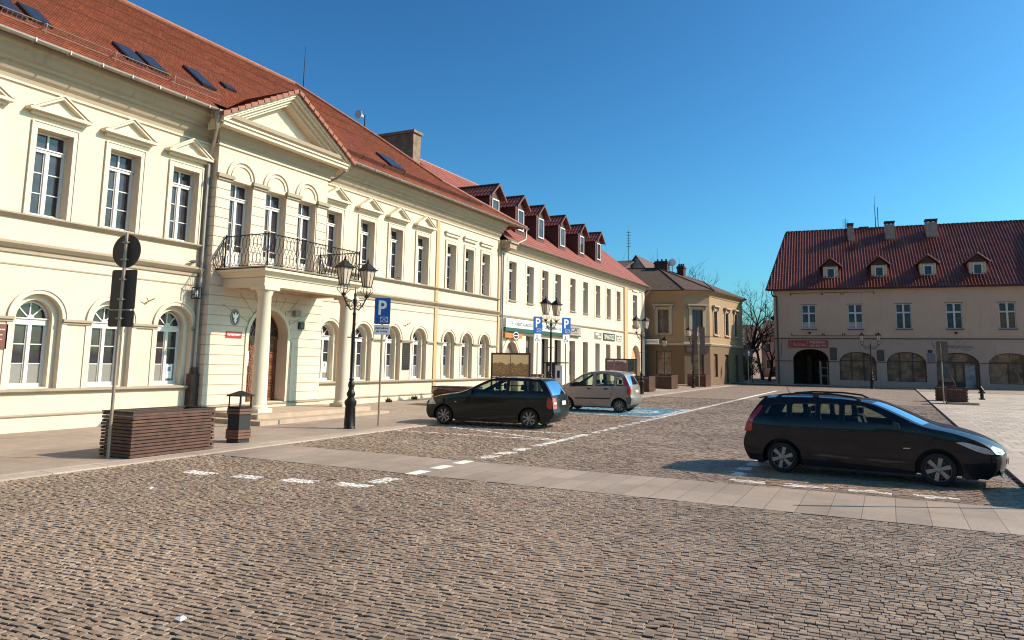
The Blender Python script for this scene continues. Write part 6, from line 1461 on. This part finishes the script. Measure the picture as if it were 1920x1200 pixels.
    for sx in S['seats']:
        for sy in (-.36, .36):
            mb = MB(); mb.box(sx-.25, sx+.25, sy-.22, sy+.22, .35, .52); mb.prism([(sx-.26, sy-.22, .5), (sx-.12, sy-.22, .5), (sx-.12, sy+.22, .5), (sx-.26, sy+.22, .5)], [(sx-.40, sy-.18, 1.08), (sx-.30, sy-.18, 1.08), (sx-.30, sy+.18, 1.08), (sx-.40, sy+.18, 1.08)]); mb.box(sx-.40, sx-.31, sy-.11, sy+.11, 1.11, min(1.28, roof-.2)); part('seat', mb, SEAT, t)
    dx = S['dash']; mb = MB(); mb.box(dx, dx+.35, -W+.15, W-.15, .6, interp(belt, dx)-.04); part('dashboard', mb, SEAT, t)
    mb = MB(lambda x, y, z: (dx-.08+z*.3, .36*S.get('drv', 1)+x, .88+y)); mb.tube([(.17*cos(u), .17*sin(u), .0-.3*sin(u)) for u in np.linspace(0, 6.28, 18)], .013, 5); part('steering_wheel', mb, BLACK, t)
    # wheels
    RUB = basic('tyre_rubber', (.018, .014, .013), .8); RIM = S['rim']
    for c in wheels:
        for sg in (-1, 1):
            yo = sg*(yf(c, .35)-.02); T = lambda x, y, z, yo=yo, sg=sg, c=c: (c+x, yo-sg*.0+sg*z, rw+y)
            mb = MB(T); r = rw; mb.lathe([(r*.715, .0), (r*.75, .012), (r*.93, .005), (r*.99, -.02), (r, -.06), (r, -.15), (r*.95, -.185), (r*.6, -.185)], n=32, caps=False)
            wh = part('wheel', mb, RUB, t, 45)
            mb = MB(T); mb.lathe([(r*.66, -.03), (r*.72, .0), (r*.72, -.12), (r*.66, -.12), (r*.66, -.03)], n=32, caps=False)
            ns, wd_ = S['spokes']
            for k in range(ns):
                a = 2*pi*k/ns+.3; c_, s_ = cos(a), sin(a)
                A = [(c_*r*.10-s_*wd_*.7, s_*r*.10+c_*wd_*.7), (c_*r*.10+s_*wd_*.7, s_*r*.10-c_*wd_*.7), (c_*r*.68+s_*wd_, s_*r*.68-c_*wd_), (c_*r*.68-s_*wd_, s_*r*.68+c_*wd_)]
                mb.ext(A, -.03, -.006-.0007*k)
            mb.lathe([(r*.19, -.03), (r*.19, -.002), (r*.12, .008), (.01, .01)], n=16); sub('rim', mb, RIM, wh, 40)
            mb = MB(T); mb.lathe([(r*.60, -.05), (r*.6, -.045), (.01, -.045)], n=24); sub('brake_disc', mb, BLACK, wh)
    # patches wrapped on the skin
    def side_patch(nm, poly, mat, off=.006, sides=(-1, 1), d=.06):
        for sg in sides:
            V, F = cdt(smooth_poly(list(poly)+[poly[0]], 1)[:-1] if len(poly) > 4 else list(poly), [], d, lambda x, z: yf(x, z)+off, sg)
            mb = MB(); mb.add(V, F); part(nm, mb, mat, t, 40)
    def surf_x(y, z, front):
        # outermost x of the skin at (y,z)
        best = None
        for p, q in zip(prof, prof[1:]):
            if (p[1]-z)*(q[1]-z) <= 0 and p[1] != q[1]:
                f = (z-p[1])/(q[1]-p[1]); x = p[0]+f*(q[0]-p[0])
                if best is None or (x > best if front else x < best): best = x
        if best is None: best = x1 if front else x0
        b = interp(S['bf'], z) if front else -interp(S['br'], z); f = 1-min(1, abs(y)/yf(best, z))**2.6
        return best+b*f
    def end_patch(nm, poly, mat, front, off=.008, d=.07):
        V, F = cdt(list(poly), [], d, lambda a, b: 0, 1); s_ = 1 if front else -1
        mb = MB(); mb.add([(surf_x(v[0], v[2], front)+s_*off, v[0], v[2]) for v in V], F); return part(nm, mb, mat, t, 40)
    S['extra'](t, side_patch, end_patch, yf, surf_x)
    return t
def seam(sp, xs, z0, z1f): pass
RED = basic('tail_lamp_red', (.50, .012, .01), .12, coat=1, var=.15, vs=14); WHT = basic('clear_lamp', (.75, .72, .66), .08, coat=1, var=.2, vs=12); AMB = basic('plate_white', (.82, .80, .74), .4)
CHR = basic('chrome', (.7, .68, .66), .12, 1); SEAMM = basic('door_gap', (.004, .003, .003), .9)
def seams(sp, lst, w=.006):
    for (xa, za), (xb, zb) in lst:
        dx, dz = xb-xa, zb-za; L = hypot(dx, dz); nx_, nz_ = -dz/L*w, dx/L*w
        sp('door_seam', [(xa+nx_, za+nz_), (xa-nx_, za-nz_), (xb-nx_, zb-nz_), (xb+nx_, zb+nz_)], SEAMM, .003)
def carpaint(name, col, metal=.0, rough=.5):
    m, nt, b = nmat(name); b.inputs['Metallic'].default_value = metal; b.inputs['Roughness'].default_value = rough; b.inputs['Coat Weight'].default_value = .55; b.inputs['Specular IOR Level'].default_value = .15; b.inputs['Coat Roughness'].default_value = .05
    v = coords(nt); c = mixc(nt, col, tuple(x*1.15+.004 for x in col), ramp(nt, noise(nt, v, 5, 5), .4, .7)); s_ = nt.nodes.new('ShaderNodeSeparateXYZ'); nt.links.new(v, s_.inputs[0])
    c = mixc(nt, (.13, .10, .075), c, ramp(nt, s_.outputs[2], .12, .5)) if False else c
    nt.links.new(c, b.inputs['Base Color']); return m
RIMS = basic('alloy_rim', (.42, .34, .28), .35, .5, .1, 20)
# ---- dark estate on the right
def ex_meg(t, sp, ep, yf, sx):
    sp('tail_lamp', [(-.70, .74), (-.54, .74), (-.545, .94), (-.44, 1.06), (-.33, 1.24), (-.40, 1.24), (-.52, 1.10), (-.655, .92)], RED, .008)
    sp('headlight', [(2.86, .76), (3.22, .60), (3.42, .58), (3.38, .66), (3.12, .74), (2.98, .775)], WHT, .008)
    for s_ in (-1, 1): ep('headlight', [(s_*.80, .60), (s_*.80, .70), (s_*.62, .72), (s_*.42, .66), (s_*.40, .60), (s_*.55, .575)], WHT, True, .02)
    for z_ in (.585, .615, .645): ep('grille_bar', [(-.35, z_), (.35, z_), (.33, z_+.014), (-.33, z_+.014)], CHR, True, .014)
    ep('grille', [(-.37, .565), (.37, .565), (.34, .68), (-.34, .68)], BLACK, True, .009)
    ep('emblem', [(0, .575), (.045, .625), (0, .675), (-.045, .625)], CHR, True, .03)
    ep('bumper_strip', [(-.78, .50), (.78, .50), (.78, .518), (-.78, .518)], CHR, True, .012)
    ep('licence_plate', [(-.24, .385), (.24, .385), (.24, .48), (-.24, .48)], AMB, True, .03)
    ep('lower_intake', [(-.55, .20), (.55, .20), (.60, .33), (-.60, .33)], BLACK, True, .008)
    ep('licence_plate', [(-.25, .55), (.25, .55), (.25, .65), (-.25, .65)], AMB, False, .02)
    sp('door_handle', [(1.02, .84), (1.20, .845), (1.20, .865), (1.02, .86)], BLACK, .02, d=.3); sp('door_handle', [(.18, .85), (.36, .855), (.36, .875), (.18, .87)], BLACK, .02, d=.3)
    seams(sp, [((2.34, .95), (3.05, .80)), ((.64, .20), (.66, .92)), ((1.98, .20), (2.06, .90)), ((-.02, .62), (.16, .90)), ((2.42, .68), (2.60, .86))])
    for s_ in (-1, 1):
        mb = MB(); y = s_*(.60); mb.tube([(-.12, y, 1.40), (.0, y, 1.455), (.35, y, 1.49), (.9, y, 1.49), (1.25, y, 1.455), (1.38, y, 1.39)], .02, 6); mb.box(.55, .66, y-.02, y+.02, 1.40, 1.49); part('roof_rail', mb, BLACK, t)
        mb = MB(lambda a, b, c_, s_=s_: (1.98+a, s_*(yf(1.98, .95)+.10)+b, .98+c_)); mb.prism([(-.05, -.09, -.05), (.06, -.09, -.04), (.06, .09, -.03), (-.05, .09, -.05)], [(-.05, -.08, .08), (.03, -.08, .07), (.03, .08, .06), (-.05, .08, .08)]); mb.box(-.03, .03, -.16 if s_ > 0 else .05, -.05 if s_ > 0 else .16, -.04, .0); part('wing_mirror', mb, S1['paint'], t)
    mb = MB(); mb.tube([(.02, 0, 1.42), (-.06, 0, 1.60)], .012, 4, .004); part('antenna', mb, BLACK, t)
    mb = MB(); mb.prism([(-.46, -.6, 1.36), (-.30, -.6, 1.40), (-.30, .6, 1.40), (-.46, .6, 1.36)], [(-.46, -.6, 1.385), (-.30, -.6, 1.425), (-.30, .6, 1.425), (-.46, .6, 1.385)]); part('roof_spoiler', mb, S1['paint'], t)
    for y in (-.35, .3): mb = MB(); mb.tube([(2.42, y, .965), (2.25, y-.25, 1.02), (2.18, y-.5, 1.05)], .011, 4); part('wiper', mb, BLACK, t)
    sp('side_badge', [(2.06, .60), (2.17, .605), (2.17, .62), (2.06, .615)], CHR, .006, d=.3)
    mb = MB(); mb.add([(2.14, .25, 1.03+.0), (2.20, .25, 1.005), (2.20, .36, 1.005), (2.14, .36, 1.03)], [(0, 1, 2, 3)]); part('windscreen_sticker', mb, AMB, t)
S1 = dict(W=.86, tumble=.17, tf=.16, tr=.05, roof=1.42, wb=2.58, rw=.285, arch=.355, sill=.17, crown=.035,
 belt=[(-.6, .98), (0, .95), (2.2, .98), (3.4, .75)],
 prof=[(-.62, .22), (-.70, .34), (-.735, .52), (-.69, .66), (-.655, .74), (-.66, .88), (-.58, 1.06), (-.43, 1.28), (-.34, 1.375), (-.1, 1.405), (.5, 1.425), (1.1, 1.415), (1.45, 1.375), (1.70, 1.30), (2.05, 1.14), (2.37, .985), (2.75, .93), (3.06, .845), (3.27, .75), (3.39, .655), (3.44, .50), (3.43, .36), (3.36, .22)],
 bulge=[(0, 0)], bf=[(.2, .14), (.6, .17), (.75, .16), (.95, .14), (1.4, .10)], br=[(.2, .08), (.7, .07), (1.3, .05)], glassx=[(1.52, 2.36, .97, 1.36), (-.62, -.42, .98, 1.31)],
 wins=[[(-.36, 1.02), (.10, 1.03), (.10, 1.29), (-.16, 1.285), (-.25, 1.2)], [(.19, 1.03), (.62, 1.03), (.62, 1.32), (.19, 1.30)], [(.70, 1.02), (1.03, 1.02), (1.03, 1.325), (.70, 1.325)], [(1.11, 1.01), (1.99, .99), (1.72, 1.18), (1.42, 1.31), (1.11, 1.325)]],
 seats=[.75, 1.60], dash=2.0, drv=1, rim=RIMS, spokes=(6, .036), extra=ex_meg)
S1['paint'] = carpaint('dark_blue_black_paint', (.004, .0035, .006))
make_car('parked_car', 'dark estate car with roof rails and six spoke wheels, facing right in the foreground', (-1.80, 16.02, .05), radians(-5.5), S1, S1['paint'], BLACK)
# ---- dark green estate
def ex_maz(t, sp, ep, yf, sx):
    sp('tail_lamp', [(-.72, .60), (-.58, .60), (-.56, .80), (-.58, .93), (-.70, .93), (-.74, .78)], RED, .008)
    for s_ in (-1, 1): ep('tail_lamp', [(s_*.82, .60), (s_*.62, .60), (s_*.58, .74), (s_*.60, .92), (s_*.80, .93)], RED, False, .010); ep('reversing_lamp', [(s_*.78, .73), (s_*.62, .73), (s_*.62, .79), (s_*.78, .79)], WHT, False, .016)
    sp('headlight', [(3.10, .62), (3.42, .60), (3.38, .76), (3.22, .79)], WHT, .008)
    for s_ in (-1, 1): ep('headlight', [(s_*.80, .62), (s_*.80, .74), (s_*.45, .70), (s_*.45, .62)], WHT, True, .012)
    ep('licence_plate', [(-.19, .70), (.19, .70), (.19, .82), (-.19, .82)], AMB, False, .02); ep('licence_plate', [(-.25, .40), (.25, .40), (.25, .50), (-.25, .50)], AMB, True, .02)
    seams(sp, [((.62, .22), (.62, .98)), ((1.88, .22), (1.98, .96)), ((.02, .62), (.14, .98))]); sp('door_handle', [(.74, .86), (.90, .86), (.90, .885), (.74, .885)], BLACK, .015, d=.3); sp('door_handle', [(-.02, .88), (.13, .88), (.13, .905), (-.02, .905)], BLACK, .015, d=.3)
    sp('side_repeater', [(2.38, .70), (2.44, .70), (2.44, .725), (2.38, .725)], WHT, .01, d=.3)
    for s_ in (-1, 1): mb = MB(lambda a, b, c_, s_=s_: (1.92+a, s_*(yf(1.92, 1)+.09)+b, 1.02+c_)); mb.prism([(-.05, -.08, -.05), (.06, -.08, -.04), (.06, .08, -.04), (-.05, .08, -.05)], [(-.05, -.07, .07), (.03, -.07, .06), (.03, .07, .06), (-.05, .07, .07)]); part('wing_mirror', mb, S2['paint'], t)
    mb = MB(); mb.tube([(-.30, -.1, 1.46), (-.34, -.1, 1.58)], .009, 4, .004); part('antenna', mb, BLACK, t)
    mb = MB(); mb.tube([(-.80, -.02, .99), (-.74, .2, 1.03), (-.70, .34, 1.05)], .014, 4); part('rear_wiper', mb, BLACK, t)
    ep('bumper_line', [(-.8, .555), (.8, .555), (.8, .565), (-.8, .565)], SEAMM, False, .006); ep('badge', [(-.05, .90), (.05, .90), (.05, .93), (-.05, .93)], CHR, False, .012); ep('badge', [(.36, .86), (.50, .86), (.50, .875), (.36, .875)], CHR, False, .012)
    mb = MB(); mb.box(-.33, -.2, -.5, .5, .9, 1.0); part('parcel_shelf', mb, BLACK, t)
S2 = dict(W=.86, tumble=.15, tf=.15, tr=.05, roof=1.50, wb=2.83, rw=.29, arch=.345, sill=.18, crown=.03,
 belt=[(-.6, 1.0), (2.0, .96), (3.4, .8)],
 prof=[(-.64, .26), (-.76, .36), (-.79, .50), (-.745, .60), (-.74, .80), (-.72, .95), (-.60, 1.17), (-.42, 1.42), (-.30, 1.455), (.3, 1.49), (.9, 1.49), (1.25, 1.455), (1.65, 1.28), (2.22, .985), (2.7, .935), (3.15, .85), (3.34, .76), (3.45, .66), (3.50, .52), (3.50, .34), (3.42, .22)],
 bulge=[(0, 0)], bf=[(.2, .10), (.7, .14), (1.0, .13), (1.5, .06)], br=[(.2, .12), (.6, .10), (1.4, .05)], glassx=[(1.32, 2.17, 1.01, 1.44), (-.72, -.45, .985, 1.39)],
 wins=[[(-.48, 1.04), (-.05, 1.03), (-.05, 1.40), (-.26, 1.39)], [(.02, 1.03), (.66, 1.02), (.66, 1.415), (.02, 1.405)], [(.73, 1.01), (2.02, .99), (1.58, 1.23), (1.25, 1.39), (.73, 1.42)]],
 seats=[.70, 1.55], dash=1.95, drv=1, rim=RIMS, spokes=(8, .024), extra=ex_maz)
S2['paint'] = carpaint('dark_green_paint', (.003, .006, .004))
make_car('parked_car', 'dark green estate car with eight spoke wheels and white rear plate, parked facing the courthouse', (-9.78, 21.22, .07), pi+radians(6.1), S2, S2['paint'], BLACK)
# ---- small silver car
def ex_pan(t, sp, ep, yf, sx):
    sp('tail_lamp', [(-.46, .68), (-.33, .70), (-.33, 1.04), (-.22, 1.05), (-.15, 1.40), (-.22, 1.44), (-.40, 1.1), (-.47, .98)], RED, .010)
    for s_ in (-1, 1): ep('tail_lamp', [(s_*.78, .70), (s_*.66, .70), (s_*.66, 1.08), (s_*.76, 1.08)], RED, False, .012)
    sp('side_moulding', [(.36, .52), (1.86, .50), (1.86, .545), (.36, .575)], BLACK, .016); sp('front_moulding', [(.36, .2), (.37, .2), (.37, .21), (.36, .21)], BLACK, .01)
    sp('door_handle', [(.62, .90), (.46, .90), (.46, .955), (.62, .955)][::-1], BLACK, .018, d=.3); sp('door_handle', [(1.18, .90), (1.34, .90), (1.34, .955), (1.18, .955)], BLACK, .018, d=.3)
    seams(sp, [((1.06, .25), (1.06, 1.02)), ((2.02, .25), (2.02, .95)), ((.33, .6), (.24, 1.02))])
    ep('licence_plate', [(-.22, .80), (.22, .80), (.22, .90), (-.22, .90)], AMB, False, .02); ep('bumper', [(-.82, .32), (.82, .32), (.82, .60), (-.82, .60)], basic('grey_bumper', (.16, .14, .12), .5), False, .05)
    sp('rear_bumper_side', [(-.50, .33), (-.30, .33), (-.30, .62), (-.50, .64)], basic('grey_bumper', (.16, .14, .12), .5), .03)
    sp('headlight', [(2.62, .62), (2.82, .62), (2.78, .82), (2.66, .86)], WHT, .008)
    for s_ in (-1, 1): mb = MB(lambda a, b, c_, s_=s_: (1.98+a, s_*(yf(1.98, 1)+.09)+b, 1.05+c_)); mb.prism([(-.05, -.08, -.05), (.06, -.08, -.04), (.06, .08, -.04), (-.05, .08, -.05)], [(-.05, -.07, .09), (.03, -.07, .08), (.03, .07, .08), (-.05, .07, .09)]); part('wing_mirror', mb, BLACK, t)
    mb = MB(); mb.tube([(.05, 0, 1.62), (-.05, 0, 1.72)], .01, 4); part('antenna', mb, BLACK, t)
    sp('side_repeater', [(2.30, .88), (2.38, .88), (2.38, .90), (2.30, .90)], BLACK, .006, d=.3)
S3 = dict(W=.80, tumble=.13, tf=.14, tr=.05, roof=1.65, wb=2.23, rw=.27, arch=.33, sill=.22, crown=.03,
 belt=[(-.6, 1.04), (2.0, .97), (2.8, .85)],
 prof=[(-.42, .30), (-.50, .42), (-.50, .60), (-.46, .70), (-.455, 1.02), (-.38, 1.20), (-.24, 1.46), (-.12, 1.56), (.2, 1.615), (.75, 1.64), (1.2, 1.60), (1.55, 1.50), (1.85, 1.30), (2.20, 1.09), (2.55, .98), (2.74, .88), (2.84, .74), (2.88, .5), (2.82, .28)],
 bulge=[(0, 0)], bf=[(.2, .08), (.9, .10), (1.6, .06)], br=[(.2, .08), (1.4, .05)], glassx=[(1.58, 2.14, 1.10, 1.48), (-.44, -.26, 1.08, 1.43)],
 wins=[[(-.20, 1.07), (.11, 1.06), (.11, 1.46), (-.08, 1.45)], [(.19, 1.05), (.98, 1.04), (.98, 1.54), (.50, 1.53), (.19, 1.45)], [(1.10, 1.03), (2.10, .98), (1.82, 1.25), (1.50, 1.47), (1.10, 1.54)]],
 seats=[.62, 1.35], dash=1.80, drv=1, rim=basic('steel_wheel_cover', (.36, .29, .24), .45, .3, .1, 20), spokes=(9, .022), extra=ex_pan)
S3['paint'] = carpaint('warm_silver_paint', (.30, .245, .21), .6, .4)
make_car('parked_car', 'small tall silver beige hatchback with red tail lamps on the blue bay', (-9.75, 29.62, .09), pi+radians(2.5), S3, S3['paint'], BLACK)
for o in list(bpy.data.objects):
    if '_w' in o: del o['_w']
